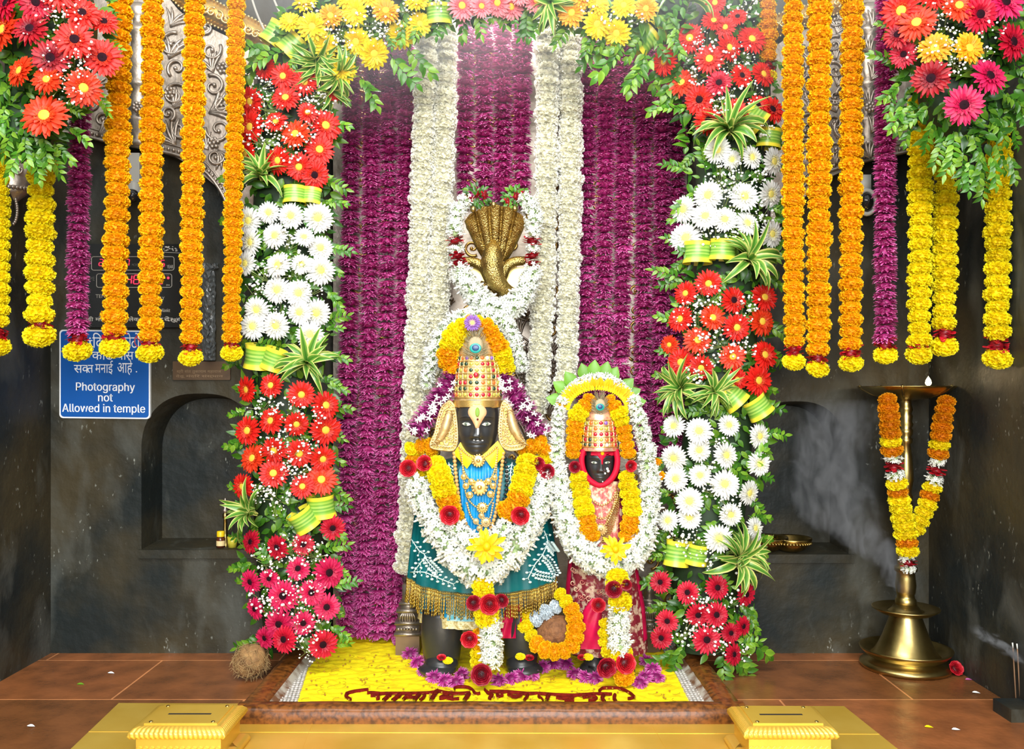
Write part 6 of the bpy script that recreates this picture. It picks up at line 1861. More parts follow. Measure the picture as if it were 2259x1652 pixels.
fl = [(1988, 24, 44, 'red'), (2022, 51, 44, 'ored'), (2115, 13, 38, 'ored'), (2161, 32, 42, 'crim'), (2217, 5, 44, 'hot'), (2233, 93, 44, 'crim'), (2062, 107, 38, 'ora'), (2137, 107, 38, 'ora'), (1993, 120, 30, 'crim'), (2054, 173, 42, 'dark'), (2182, 168, 44, 'hot'), (2126, 232, 44, 'hot'), (1980, 77, 32, 'dark'), (2060, -12, 36, 'red')]
gy = [(2065, 30, 36), (2090, 60, 30), (2100, 130, 36), (2100, 155, 30), (2050, 100, 20), (2110, 95, 24), (2200, 60, 24), (2180, 120, 22), (2020, 120, 22), (2160, 70, 16), (2090, 10, 20)]
sp = [(1985, 180, 85, -2.3), (1975, 140, 80, 2.8), (1990, 230, 90, -2.0), (2020, 230, 95, -2.2), (2060, 260, 95, -1.7), (2100, 290, 100, -1.5), (2150, 290, 100, -1.4), (2190, 250, 100, -1.0), (2210, 200, 90, -.6), (2230, 260, 90, -1.1), (2130, 330, 100, -1.7), (2160, 330, 105, -1.5), (2180, 340, 100, -1.3), (2110, 320, 95, -1.9), (2080, 300, 90, -1.8), (1990, 60, 70, 2.9), (1975, 200, 80, -1.9), (2140, 350, 100, -1.6), (2200, 310, 95, -1.2), (2030, 190, 60, -.8), (2240, 150, 70, -.6), (2245, 220, 80, -1.3), (2050, 230, 85, -2.4), (2170, 370, 95, -1.5), (2010, 260, 80, -1.8), (2220, 340, 85, -1.2)]
dress(t, bq, fl, gy, [], [], sp, 560, .09, .06, 30, .72)

# ------------------------------------------------------------------ brass donation boxes in front


def donation_box(label, x0, x1, y0, y1, zt, rust):
    t = thing('donation_box', label, 'donation box', ((x0 + x1) / 2, (y0 + y1) / 2, .004), 'donation boxes')
    z0 = .004
    b = MB()
    i = .016
    b.hexa([(x0 + i, y0 + i, z0), (x1 - i, y0 + i, z0), (x1 - i, y1 - i, z0), (x0 + i, y1 - i, z0), (x0 + i, y0 + i, zt - .03), (x1 - i, y0 + i, zt - .03), (x1 - i, y1 - i, zt - .03), (x0 + i, y1 - i, zt - .03)])
    n = 14
    for k in range(n):
        x = x0 + i + (x1 - x0 - 2 * i) * (k + .5) / n
        P = [Vector((x + .008 * math.cos(a), y0 + i - .001, .055 + .009 * math.sin(a))) for a in np.linspace(0, 2 * PI, 13)]
        b.tube(P, .0013, 4)
    b.obj('box_body', M['brass_sheet'], t, False)
    b = MB()
    prof = [(0.016, -.034), (.004, -.031), (-.002, -.022), (0, -.012), (.010, -.003), (.020, 0)]
    per = []
    nn = 120
    for (ax, ay, bx, by) in ((x0, y0, x1, y0), (x1, y0, x1, y1), (x1, y1, x0, y1), (x0, y1, x0, y0)):
        for k in range(nn):
            u = k / nn
            per.append((ax + (bx - ax) * u, ay + (by - ay) * u))
    cx, cy = (x0 + x1) / 2, (y0 + y1) / 2
    rows = []
    for o_, z in prof:
        row = []
        for k, (px, py) in enumerate(per):
            g = .0018 * math.sin(k * 2 * PI / 6.0 + z * 150) if -.034 < z < -.002 else 0
            sx = min(1, max(-1, (px - cx) / ((x1 - x0) / 2)))
            sy = min(1, max(-1, (py - cy) / ((y1 - y0) / 2)))
            ix = o_ - g
            X = px - ix * (1 if sx > .999 else -1 if sx < -.999 else sx)
            Y = py - ix * (1 if sy > .999 else -1 if sy < -.999 else sy)
            row.append((X, Y, zt + z))
        rows.append(row)
    b.grid(rows, 0, True)
    b.add(rows[-1], [tuple(range(len(per)))])
    b.obj('lid', M['brass_sheet'], t)
    b = MB()
    m = .032
    b.hexa([(x0 + m, y0 + m, zt), (x1 - m, y0 + m, zt), (x1 - m, y1 - .026, zt), (x0 + m, y1 - .026, zt), (x0 + m, y0 + m, zt + .004), (x1 - m, y0 + m, zt + .004), (x1 - m, y1 - .026, zt + .004), (x0 + m, y1 - .026, zt + .004)])
    pl = b.obj('slot_plate', M['brass_sheet'], t, False)
    for X in (x0 + m + .015, x1 - m - .015):
        for Y in (y0 + m + .012, y1 - .038):
            b = MB()
            b.ball((X, Y, zt + .004), .006, None, .003, 10, 6)
            b.obj('screw', M['brass'], pl)
    b = MB()
    b.box((cx - .062, cy - .004, zt + .0042), (cx + .062, cy + .006, zt + .0046))
    b.obj('coin_slot', M['soot'], pl, False)
    b = MB()
    rows = []
    for o_, z in ((-.006, 0), (-.010, .008), (-.004, .020), (.004, .026), (.016, .030)):
        rows.append([(px - o_ * (1 if px > cx else -1), py - o_ * (1 if py > cy else -1), z0 + z) for px, py in per])
    b.grid(rows, 0, True)
    b.obj('base_moulding', M['brass_sheet'], t)


donation_box('brass donation box with coin slot standing at the end of the kerb below the niche', -1.07, -.80, 2.525, 2.735, .119, 0)
donation_box('brass donation box with coin slot standing on the lamp side of the kerb', .648, .910, 2.525, 2.725, .119, 0)

# ------------------------------------------------------------------ the two idols


class Loft:
    """closed body of rings (py, cx, half-width px, half-depth m) round depth D; ring(y, theta) with theta=0 to the front"""

    def __init__(s, rows, D, pw=2.0):
        s.r, s.D, s.pw = np.array(rows, float), D, pw

    def par(s, y):
        return [np.interp(y, s.r[:, 0], s.r[:, k]) for k in (1, 2, 3)]

    def depth(s, px, py):
        cx, hw, ry = s.par(py)
        u = min(.985, abs(px - cx) / hw)
        return s.D - ry * math.sqrt(1 - u * u)

    def mb(s, y0, y1, n=40, seg=96, fold=0.0, nf=16, th0=-PI, th1=PI, grow=0.0, hem=0.0, mb=None):
        b = mb or MB()
        rows = []
        full = th1 - th0 > 2 * PI - .01
        for i in range(n + 1):
            v = i / n
            row = []
            for k in range(seg if full else seg + 1):
                a = th0 + (th1 - th0) * k / seg
                y = y0 + (y1 - y0) * v + hem * v * math.cos(a)
                cx, hw, ry = s.par(y)
                f = 1 + grow + fold * v * math.sin(nf * a + 1.5 * math.sin(3 * a)) + fold * .4 * v * math.sin(nf * 2.3 * a)
                c = at(cx, y, s.D)
                row.append(c + Vector((S(hw, s.D) * f * math.sin(a), -ry * f * math.cos(a), 0)))
            rows.append(row)
        b.grid(rows, 0, full)
        return b


def gs(x, s_):
    return math.exp(-(x / s_) ** 2 / 2)


class Head:
    T = np.array([(100, 36, .05, .03), (84, 31, .045, .022), (74, 29, .046, .014), (69, 20, .058, -.004), (66, 24, .070, -.006), (58, 32, .080, -.004), (45, 38.5, .088, 0), (25, 43.5, .094, 0), (0, 46, .096, 0), (-25, 47, .096, 0), (-50, 44, .09, 0), (-66, 34, .07, 0), (-74, 2, .01, 0)])

    def __init__(s, cx, ey, k, D, dz=0.0):
        s.cx, s.ey, s.k, s.D = cx, ey, k, D

    def disp(s, X, Y):
        d = 0
        if -12 < Y < 40:
            g = min(1, max(0, (Y + 12) / 36))
            d += (3 + 12 * g) * gs(X, 4 + 3.2 * g) * (1 if Y < 26 else gs(Y - 26, 3.5))
        d += 5 * gs(abs(X) - 7.5, 3) * gs(Y - 25, 4)
        d -= 6 * gs(abs(X) - 21, 11) * gs(Y + 1, 7.5)
        d += 3.2 * gs(abs(X) - 22, 9) * gs(Y, 4.2)
        d += 3.0 * gs(abs(X) - 20, 14) * gs(Y + 14, 3.5)
        d += 4.5 * gs(X, 13) * (gs(Y - 41, 2.8) + gs(Y - 48.5, 3.4))
        d -= 2.0 * gs(X, 16) * gs(Y - 44.6, 1.3)
        d += 4.5 * gs(X, 9) * gs(Y - 61, 6)
        d += 3.0 * gs(abs(X) - 25, 10) * gs(Y - 22, 10)
        return d

    def ring(s, Y, a):
        hw, ry, yc = [np.interp(-Y, -s.T[:, 0], s.T[:, i]) for i in (1, 2, 3)]
        sx, sy = math.sin(a), math.cos(a)
        X = hw * math.copysign(abs(sx) ** .92, sx)
        dd = s.disp(X, Y) if sy > 0 else 0
        y = s.D + s.k * (yc - ry * math.copysign(abs(sy) ** .82, sy)) - S(dd * s.k, s.D) * (min(1, sy * 3) if sy > 0 else 0)
        p = at(s.cx + X * s.k, s.ey + Y * s.k, s.D)
        return Vector((p.x, y, p.z))

    def front(s, px, py):
        X, Y = (px - s.cx) / s.k, (py - s.ey) / s.k
        hw, ry, yc = [np.interp(-Y, -s.T[:, 0], s.T[:, i]) for i in (1, 2, 3)]
        u = min(.97, abs(X) / hw) ** (1 / .92)
        return s.D + s.k * (yc - ry * (1 - u * u) ** .41) - S(s.disp(X, Y) * s.k, s.D)

    def pt(s, px, py, off=.001):
        q = at(px, py, s.D)
        return Vector((q.x, s.front(px, py) - off, q.z))

    def decal(s, mb, pts, off=.0015, thick=.003):
        """a thin raised paste mark on the face: outline in px"""
        c = np.mean(pts, 0)
        n = len(pts)
        rings = []
        for f in (1.0, .92, .6, .25):
            o_ = off if f < 1 else -.002
            rings.append([s.pt(c[0] + (p[0] - c[0]) * f, c[1] + (p[1] - c[1]) * f, o_ + (thick * (1 - f) if f < 1 else 0)) for p in pts])
        mb.grid(rings, 0, True)
        mb.add(rings[-1], [tuple(range(n))])


def face_parts(h, t, eyes=True):
    k = h.k
    for sg in (-1, 1):
        b = MB()
        ex, ey = h.cx + sg * 21.5 * k, h.ey
        up = [(ex + (u - .5) * 21 * k, ey - 5.2 * k * math.sin(PI * u) ** .8 - sg * (u - .5) * 1.5 * k) for u in np.linspace(0, 1, 13)]
        lo = [(ex + (u - .5) * 21 * k, ey + 3.8 * k * math.sin(PI * u) ** .9 - sg * (u - .5) * 1.5 * k) for u in np.linspace(0, 1, 13)]
        b.grid([[h.pt(a[0], a[1] + (c[1] - a[1]) * v, .0008 + .0012 * math.sin(PI * v)) for a, c in zip(up, lo)] for v in np.linspace(0, 1, 6)])
        e = b.obj('eye', M['eyewhite'], t)
        b = MB()
        c = h.pt(ex, ey - .4 * k, .0012)
        b.ball(c, S(4.3 * k, h.D), .002, S(4.3 * k, h.D), 14, 8)
        b.obj('iris', M['iris'], e)
        b = MB()
        b.tube([h.pt(a[0], a[1] - .4 * k, .0015) for a in up], S(1.1 * k, h.D), 5)
        b.tube([h.pt(a[0], a[1] + .3 * k, .001) for a in lo], S(.7 * k, h.D), 5)
        bp = [(ex + (u - .5) * 32 * k, ey - (13 + 4 * math.sin(PI * u)) * k) for u in np.linspace(0, 1, 9)]
        b.tube([h.pt(a[0], a[1], .0005) for a in bp], [S(r * k, h.D) for r in (.6, 1.2, 1.6, 1.8, 1.8, 1.7, 1.4, 1, .5)], 5)
        b.obj('eyelid', M['blackstone'], e)


def statue_mesh(h, rows, D, extra):
    """one continuous surface: head, neck, shoulders, trunk"""
    b = MB()
    ys = list(np.linspace(-73.5, 66, 74)) + [67.5, 69, 70.5, 72, 74, 78, 84, 92, 100]
    seg = 96
    angs = []
    for k_ in range(seg):
        u = k_ / seg * 2 - 1
        angs.append(PI * math.copysign(abs(u) ** 1.35, u))
    rr = [[h.ring(Y, a) for a in angs] for Y in ys]
    lf = Loft(rows, D)
    for y in np.linspace(rows[0][0], rows[-1][0], 24):
        cx, hw, ry = lf.par(y)
        c = at(cx, y, D)
        rr.append([c + Vector((S(hw, D) * math.sin(a), -ry * math.cos(a), 0)) for a in angs])
    b.grid(rr, 0, True)
    b.add(rr[-1], [tuple(range(seg))])
    b.add(rr[0], [tuple(reversed(range(seg)))])
    extra(b)
    return b


def leg(b, cx, hw, ytop, D, z0, foot, sgn):
    zt = at(0, ytop, D).z
    pts, rad = [], []
    for u in np.linspace(0, 1, 9):
        pts.append(Vector((at(cx, 0, D).x, D, zt + (z0 + .035 - zt) * u)))
        rad.append(S(hw, D) * (1 - .12 * u + .1 * math.sin(PI * u)))
    b.tube(pts, rad, 20)
    x = at(cx, 0, D).x
    b.ball((x, D - .03, z0 + .026), S(hw, D) * .85, .07, .045, 24, 12)
    b.ball((x + sgn * .012, D - foot + .01, z0 + .016), S(hw, D) * .95, .075, .024, 24, 10)
    for q in range(5):
        xx = x + sgn * .02 + (q - 2) * S(hw, D) * .34
        b.ball((xx, D - foot - .012 + abs(q - (1.2 if sgn > 0 else 2.8)) * .006, z0 + .014), S(hw, D) * .2, .022, .013, 10, 6)


def crown(h, t, prof, cx, D, sq, cell, goldm, seedv, barn):
    """tall jewelled crown: prof (py, half-width px)"""
    P = np.array(prof, float)
    q = Vector((at(cx, 0, D).x, D, 0))
    zz = lambda y: at(0, y, D).z
    b = MB()
    b.lathe([(S(w_, D), zz(y)) for y, w_ in prof] + [(0, zz(prof[-1][0]) + .002)], q, 72, 0, sq)
    cr = b.obj('crown', goldm, t)
    cr['label'] = 'tall gem-set golden crown'
    b = MB()
    wd = lambda y: S(np.interp(-y, -P[:, 0], P[:, 1]), D)
    for y in cell:
        r = wd(y) + .001
        b.tube([q + Vector((r * math.cos(a), r * sq * math.sin(a), zz(y))) for a in np.linspace(0, 2 * PI, 49)], S(1.6, D), 5)
    for k in range(barn):
        a = -PI + 2 * PI * (k + .5) / barn
        b.tube([q + Vector(((wd(y) + .001) * math.sin(a), -(wd(y) + .001) * sq * math.cos(a), zz(y))) for y in np.linspace(cell[0], cell[-1], 14)], S(1.3, D), 5)
    b.obj('crown_lattice', M['gold'], cr)
    rr = random.Random(seedv)
    gm = {g: MB() for g in GEMS}
    for i in range(len(cell) - 1):
        y = (cell[i] + cell[i + 1]) / 2
        hh = abs(cell[i] - cell[i + 1]) / 2
        for k in range(barn):
            a = -PI + 2 * PI * k / barn
            if math.cos(a) < -.3:
                continue
            g = rr.choice(['gem_red', 'gem_red', 'gem_green', 'gem_olive', 'gem_olive', 'gem_orange', 'gem_white' if i == 0 else 'gem_olive'])
            if i == len(cell) - 2:
                g = rr.choice(GEMS)
            r = wd(y) + .0008
            p = q + Vector((r * math.sin(a), -r * sq * math.cos(a), zz(y)))
            gm[g].ball(p, S(min(4.4, hh * .74), D), S(2.4, D), S(min(4.4, hh * .8), D), 8, 5, 0, Matrix.Rotation(a, 3, 'Z'))
    for g, m in gm.items():
        if m.v:
            m.obj('gem', M[g], cr)['label'] = g.replace('gem_', '') + ' stones of the crown'
    return cr


def feather(label, px, py, D, k):
    t = thing('peacock_feather', label, 'feather', at(px, py + 30 * k, D), 'peacock feathers')
    b = MB()
    rr = random.Random(int(px))
    b.tube([at(px, py + 36 * k, D), at(px, py - 10 * k, D - .004)], S(1.2 * k, D), 5)
    for i in range(150):
        v = rr.random()
        y0 = py + (30 - 46 * v) * k
        a = PI / 2 + rr.choice((-1, 1)) * (1.15 - .95 * v + rr.uniform(-.25, .25))
        L = (30 + 10 * rr.random()) * k * (.75 + .25 * v)
        pts = [at(px + L * u * math.cos(a) * (1 + .1 * u), y0 - L * u * math.sin(a), D + rr.uniform(-.006, .006)) for u in (0, .4, .75, 1)]
        b.tube(pts, S(.55 * k, D), 3, 0, True, rr.random())
    b.obj('barbs', M['pea_brown'], t)
    for nm, m, rx, rz, dy, o_ in (('eye_ring', 'pea_ring', 17, 20, -2, .003), ('eye_spot', 'pea_brown', 14.5, 17, -3, .005), ('eye_spot', 'pea_teal', 13, 11, 4, .007), ('eye_centre', 'pea_navy', 8, 7, 3, .009)):
        b = MB()
        b.ball(at(px, py + dy * k, D - o_), S(rx * k, D), .002, S(rz * k, D), 20, 10)
        b.obj(nm, M[m], t)


def statue_garland(name, label, body, path, seq, spacing, group=None, nm='blossom', off=.7, sq=1.0, cat='garland', jit=.15, wj=.09):
    pth = [(p[0], p[1], (body if isinstance(body, float) else body.depth(p[0], p[1])) - S(p[2] * off, 3.3), p[2]) for p in path]
    t = thing(name, label, cat, at(pth[-1][0], pth[-1][1], pth[-1][2]), group)
    bead_path(t, pth, lampkey(seq) if isinstance(seq, list) else (lambda u: seq), nm, spacing, sq=sq, jit=jit, wj=wj)
    return t


def rose_thing(label, px, py, r, D, dark=False, group='roses on the idols', d=(0, -1, .1)):
    o = put(R.choice(PROTO['rose_dark' if dark else 'rose']), 'rose', None, TRS(at(px, py, D), orient((d[0] + R.uniform(-.2, .2), d[1], d[2] + R.uniform(-.2, .2)), R.uniform(0, 6)), S(r, D)))
    return tag(o, label, 'rose', group)


Y_, O_, T_, PU, RB = ('marigold_yellow', 'marigold'), ('marigold_orange', 'marigold'), ('tuberose', 'tuberose_cluster'), ('chrys_mag', 'chrysanthemum'), ('roseband', 'rose_petals')
Z0 = cz0 + .002
# ---- taller idol
DV = 3.42
hv = Head(1053, 934, 1.0, DV - .07)
rowsV = [(1036, 1055, 40, .06), (1046, 1057, 95, .085), (1062, 1058, 122, .10), (1110, 1058, 112, .105), (1180, 1056, 92, .10), (1290, 1056, 98, .11), (1368, 1056, 95, .10)]
t = thing('deity_statue', 'taller black stone idol in teal robe and tall golden crown', 'statue', (at(1056, 0, DV).x, DV, Z0))


def legsV(b):
    leg(b, 975, 44, 1340, DV - .03, Z0, .06, -1)
    leg(b, 1150, 40, 1340, DV - .03, Z0, .06, 1)


statue_mesh(hv, rowsV, DV, legsV).obj('stone_body', M['blackstone'], t)
face_parts(hv, t)
b = MB()
hv.decal(b, [(1055 + 20.5 * math.cos(a), 908 - 17.5 * math.sin(a)) for a in np.linspace(-.5, PI + .5, 15)] + [(1044, 927), (1049, 936), (1052, 943), (1058, 943), (1061, 936), (1066, 927)], .006, .004)
tk = b.obj('forehead_mark', M['peach'], t)
tk['label'] = 'sandal paste forehead mark'
b = MB()
hv.decal(b, [(1055.5 + 5 * math.cos(a), 908 - 11 * math.sin(a)) for a in np.linspace(0, 2 * PI, 14, endpoint=False)], .0115, .001)
b.obj('mark_leaf', M['tulsi'], tk)
b = MB()
hv.decal(b, [(1056 + 2.4 * math.cos(a), 923 - 2.4 * math.sin(a)) for a in np.linspace(0, 2 * PI, 10, endpoint=False)], .0115, .001)
b.obj('mark_dot', M['dot'], tk)
b = MB()
hv.decal(b, [(1055, 941), (1059, 941), (1059, 955), (1057, 957), (1055, 955)], .0012, .001)
for x, y, r in ((1048, 968, 2.2), (1056, 969, 3.2), (1066, 969, 2.4)):
    b.ball(hv.pt(x, y, .001), S(r, DV), .0015, S(1.3, DV), 8, 5)
b.obj('nose_and_lip_marks', M['white'], t)
crown(hv, t, [(899, 53), (893, 54.5), (884, 54.5), (882, 52), (860, 52), (838, 51), (818, 49.5), (800, 46), (783, 42), (768, 38), (755, 31), (745, 20), (740, 8)], 1054, DV - .07, 1.0, [877, 864, 851, 838, 825, 810, 798, 784], M['palegold'], 4, 24)
b = MB()
q = Vector((at(1054, 0, DV).x, DV - .07, 0))
for yy in np.linspace(884, 896, 5):
    b.tube([q + Vector((S(55, DV) * math.cos(a), S(55, DV) * math.sin(a), at(0, yy, DV - .07).z)) for a in np.linspace(0, 2 * PI, 97)], S(1.7, DV), 5)
b.ball(q + Vector((S(1, DV), -S(52, DV) - .004, at(0, 829, DV).z)), S(6, DV), .005, S(7, DV), 14, 8, 0)
b.obj('crown_band', M['gold'], t)
b = MB()
b.ball(q + Vector((0, -S(51.5, DV) - .006, at(0, 829, DV).z)), S(5.2, DV), .006, S(6, DV), 14, 8)
b.obj('crown_centre_stone', M['gem_red'], t)
# fish-shaped ear plates of pierced gold
for sg, out in ((-1, [(992, 884), (1002, 896), (1007, 930), (1009, 962), (1007, 982), (999, 993), (975, 992), (952, 988), (950, 977), (960, 955), (966, 925), (976, 896)]),
                (1, [(1106, 896), (1112, 884), (1124, 896), (1136, 925), (1146, 955), (1158, 978), (1154, 988), (1130, 993), (1112, 988), (1104, 975), (1101, 950), (1103, 922)])):
    b = MB()
    De = DV - .12
    cl = spline(out + [out[0]], 40)
    P = [at(p[0], p[1], De) for p in cl]
    b.slab([p + Vector((0, .004, 0)) for p in P[:-1]], (0, .003, 0))
    e = b.obj('ear_plate', M['antique'], t, False)
    e['label'] = 'pierced golden fish-shaped ear plate'
    b = MB()
    b.tube(P, S(2.6, De), 6)
    rr = random.Random(8 + sg)
    c = np.mean(out, 0)
    from_edge = lambda f: [at(c[0] + (p[0] - c[0]) * f, c[1] + (p[1] - c[1]) * f, De - .001) for p in cl]
    b.tube(from_edge(.8), S(2, De), 5)
    for i in range(0, 39):
        p = cl[i]
        f = .9
        x, y = c[0] + (p[0] - c[0]) * f, c[1] + (p[1] - c[1]) * f
        b.tube([at(x + 4 * math.cos(a), y + 4 * math.sin(a), De - .002) for a in np.linspace(0, 2 * PI, 9)], S(1.5, De), 4)
    for i in range(44):
        f, p = rr.uniform(.2, .72), rr.choice(cl)
        x, y = c[0] + (p[0] - c[0]) * f, c[1] + (p[1] - c[1]) * f
        r_ = rr.uniform(3, 6)
        b.tube([at(x + r_ * math.cos(a), y + r_ * math.sin(a), De - .0025) for a in np.linspace(0, 4.6, 8)], S(1.5, De), 4)
    b.obj('filigree', M['palegold'], e)
    b = MB()
    fx = [(1058 + sg * 66, 905), (1058 + sg * 70, 925), (1058 + sg * 76, 945), (1058 + sg * 86, 965), (1058 + sg * 100, 980)]
    b.tube([at(p[0], p[1], De - .006) for p in fx], [S(r, De) for r in (6, 10, 11, 8, 3)], 10)
    for i in range(14):
        u = i / 13
        p = spline(fx, 14)[i]
        b.tube([at(p[0] - 10 + 2 * u, p[1] + 3, De - .012), at(p[0], p[1] - 3, De - .018), at(p[0] + 10 - 2 * u, p[1] + 3, De - .012)], S(1.2, De), 4)
    b.obj('fish', M['palegold'], e)
# clothing
rb = Loft([(1004, 1056, 44, .07), (1020, 1058, 96, .11), (1042, 1060, 140, .125), (1075, 1062, 150, .13), (1130, 1063, 148, .135), (1190, 1064, 156, .14), (1250, 1065, 163, .15), (1330, 1066, 172, .155)], DV)
rb.mb(1006, 1266, 60, 160, .022, 18, hem=26).obj('robe', M['teal'], t)['label'] = 'teal silk robe with white vine embroidery'
b = MB()
for (x0, y0, pts) in [(0, 0, [(908, 1190), (925, 1215), (938, 1225), (925, 1245), (912, 1262)]), (0, 0, [(905, 1262), (935, 1262), (960, 1272), (1000, 1288)]), (0, 0, [(938, 1225), (945, 1240), (965, 1262)]), (0, 0, [(1200, 1170), (1208, 1195), (1196, 1225), (1180, 1245), (1165, 1275)]), (0, 0, [(1175, 1265), (1195, 1270), (1222, 1275)]),
                      (0, 0, [(1196, 1225), (1212, 1240), (1225, 1262)]), (0, 0, [(990, 1020), (994, 1050), (990, 1080)]), (0, 0, [(1130, 1020), (1126, 1050), (1132, 1080)]), (0, 0, [(1208, 1195), (1222, 1215)])]:
    P = spline(pts, 16)
    f = lambda x, y: at(x, y, rb.depth(x, y) * .9985 - .004)
    b.tube([f(p[0], p[1]) for p in P], S(1.4, DV), 5)
    for i in range(1, 16, 2):
        for sd in (-1, 1):
            a = math.atan2(P[i][1] - P[i - 1][1], P[i][0] - P[i - 1][0]) + sd * .9
            x, y = P[i][0] + 6 * math.cos(a), P[i][1] + 6 * math.sin(a)
            b.tube([f(P[i][0], P[i][1]), f(x, y)], S(.9, DV), 4)
            x, y = P[i][0] + 10 * math.cos(a), P[i][1] + 10 * math.sin(a)
            b.ball(f(x, y), S(4, DV), .0012, S(2.6, DV), 7, 4)
b.obj('vine_embroidery', M['thread'], t)
cl = Loft([(r[0], r[1], r[2], r[3] + .012) for r in rb.r.tolist()], DV)
b = MB()
rows = []
for i in range(26):
    y = 1008 + 182 * i / 25
    w0, w1 = (np.interp(y, [985, 1040, 1110, 1190], [1034, 1012, 1018, 1040]), np.interp(y, [985, 1040, 1110, 1190], [1078, 1102, 1096, 1078]))
    rows.append([at(x, y, cl.depth(x, max(1022, y)) + .004 * math.sin(x * .5) - .002) for x in np.linspace(w0, w1, 24)])
b.grid(rows)
b.obj('front_cloth', M['blue'], t)
b = MB()
for sg in (-1, 1):
    rows = []
    for i in range(14):
        u = i / 13
        xo, yo = 1058 + sg * (40 - 34 * u), 972 + 32 * u
        xi, yi = 1058 + sg * (58 - 30 * u), 1000 + 34 * u
        rows.append([at(xo + (xi - xo) * v, yo + (yi - yo) * v, DV - .118 - .022 * u - .008 * math.sin(PI * v)) for v in np.linspace(0, 1, 7)])
    b.grid(rows)
b.obj('yellow_collar', M['yellowcloth'], t)
sk = Loft([(1240, 1050, 120, .12), (1300, 1045, 118, .125), (1372, 1042, 116, .125)], DV)
sk.mb(1250, 1346, 16, 140, .03, 20).obj('underskirt', M['blue'], t)
sk.mb(1338, 1364, 8, 140, .03, 20, grow=.015, hem=6).obj('lace_hem', M['lace'], t)
b = MB()
sk.mb(1285, 1352, 10, 20, 0, 1, .18 - PI / 5, .10, grow=.03, mb=b)
b.obj('lace_panel', M['paleblue'], t)
b = MB()
for k in range(150):
    a = -1.45 + 2.9 * k / 149
    y0 = 1266 + 26 * math.cos(a) - 3
    cx, hw, ry = rb.par(y0)
    fo = 1 + .022 * math.sin(18 * a + 1.5 * math.sin(3 * a)) + .022 * .4 * math.sin(18 * 2.3 * a)
    p = at(cx, y0, DV) + Vector((S(hw, DV) * fo * math.sin(a), -ry * fo * math.cos(a) - .002, 0))
    L = S(R.uniform(46, 60), DV)
    sw = Vector((math.sin(a) * .006 + R.uniform(-.004, .004), R.uniform(-.006, .002), 0))
    b.tube([p, p + sw * .5 + Vector((0, 0, -L * .5)), p + sw + Vector((0, 0, -L))], S(1.25, DV), 4)
    for q in range(7):
        v = (q + .6) / 7
        b.ball(p + sw * v + Vector((0, 0, -L * v)), S(2.0, DV), None, S(2.6, DV), 5, 3)
o = b.obj('bead_fringe', M['antique'], t)
o['kind'] = 'stuff'
b = MB()
for (x, y, w_) in [(1125, 1345, 26), (1118, 1380, 20)]:
    rows = []
    for i in range(9):
        u = i / 8
        rows.append([at(x - w_ + 2 * w_ * v - 12 * u * (1 - v), y - 12 + 40 * u, DV - .10 + .012 * math.sin(9 * v + u)) for v in np.linspace(0, 1, 12)])
    b.grid(rows)
b.obj('cloth_end', M['redcloth'], t)


def chain(t, name, pts, rpx, gap, m, body, off=.012, label=None, pend=()):
    b = MB()
    n = int(sum(math.hypot(a[0] - c[0], a[1] - c[1]) for a, c in zip(pts[:-1], pts[1:])) / gap)
    for p in spline(pts, max(3, n)):
        b.ball(at(p[0], p[1], body.depth(p[0], max(1022, p[1])) - off), S(rpx, DV), None, None, 8, 6)
    for (x, y, r) in pend:
        D = body.depth(x, max(1022, y)) - off - .004
        b.ball(at(x, y, D), S(r, D), .005, S(r, D), 18, 8)
        for k in range(14):
            a = 2 * PI * k / 14
            b.ball(at(x + r * 1.02 * math.cos(a), y + r * 1.02 * math.sin(a), D - .002), S(r * .2, D), None, None, 6, 4)
        b.ball(at(x, y, D - .006), S(r * .35, D), None, None, 8, 5)
    o = b.obj(name, M[m], t)
    if label:
        o['label'] = label
    return o


ck = cl
chain(t, 'necklace', [(1002, 1000), (1005, 1040), (1010, 1085), (1018, 1130), (1036, 1170), (1058, 1184), (1080, 1170), (1094, 1130), (1100, 1085), (1106, 1040), (1110, 1000)], 4.6, 8.4, 'wood', ck, .014, 'tan wooden bead necklace')
chain(t, 'necklace', [(1112, 1000), (1118, 1040), (1117, 1080), (1110, 1110)], 4, 9, 'darkbead', ck, .012, 'dark bead necklace')
chain(t, 'necklace', [(1012, 985), (1030, 1002), (1054, 1014), (1078, 1002), (1096, 985)], 2.4, 4.6, 'gold', ck, .022, 'gold choker with round pendant', [(1055, 1016, 13)])
chain(t, 'necklace', [(1014, 990), (1024, 1040), (1040, 1062), (1058, 1072), (1076, 1062), (1090, 1040), (1098, 990)], 2.6, 5, 'gold', ck, .018, 'gold chain with oval pendant', [(1058, 1075, 16), (1040, 1063, 7), (1077, 1062, 7)])
chain(t, 'necklace', [(1018, 1000), (1024, 1060), (1030, 1095), (1046, 1115), (1064, 1122), (1080, 1112), (1090, 1090), (1094, 1050), (1097, 1000)], 2.4, 5, 'gold', ck, .02, 'long gold chain of flower links', [(1023, 1052, 6), (1028, 1072, 6.5), (1036, 1092, 7), (1091, 1054, 6), (1088, 1072, 6.5), (1082, 1090, 7), (1064, 1120, 11)])
chain(t, 'necklace', [(1030, 1110), (1040, 1140), (1062, 1160), (1080, 1145), (1088, 1110)], 2.6, 5, 'palegold', ck, .02, 'pale gold chain with pendants', [(1072, 1152, 10), (1050, 1150, 6), (1062, 1138, 6), (1058, 1166, 6)])

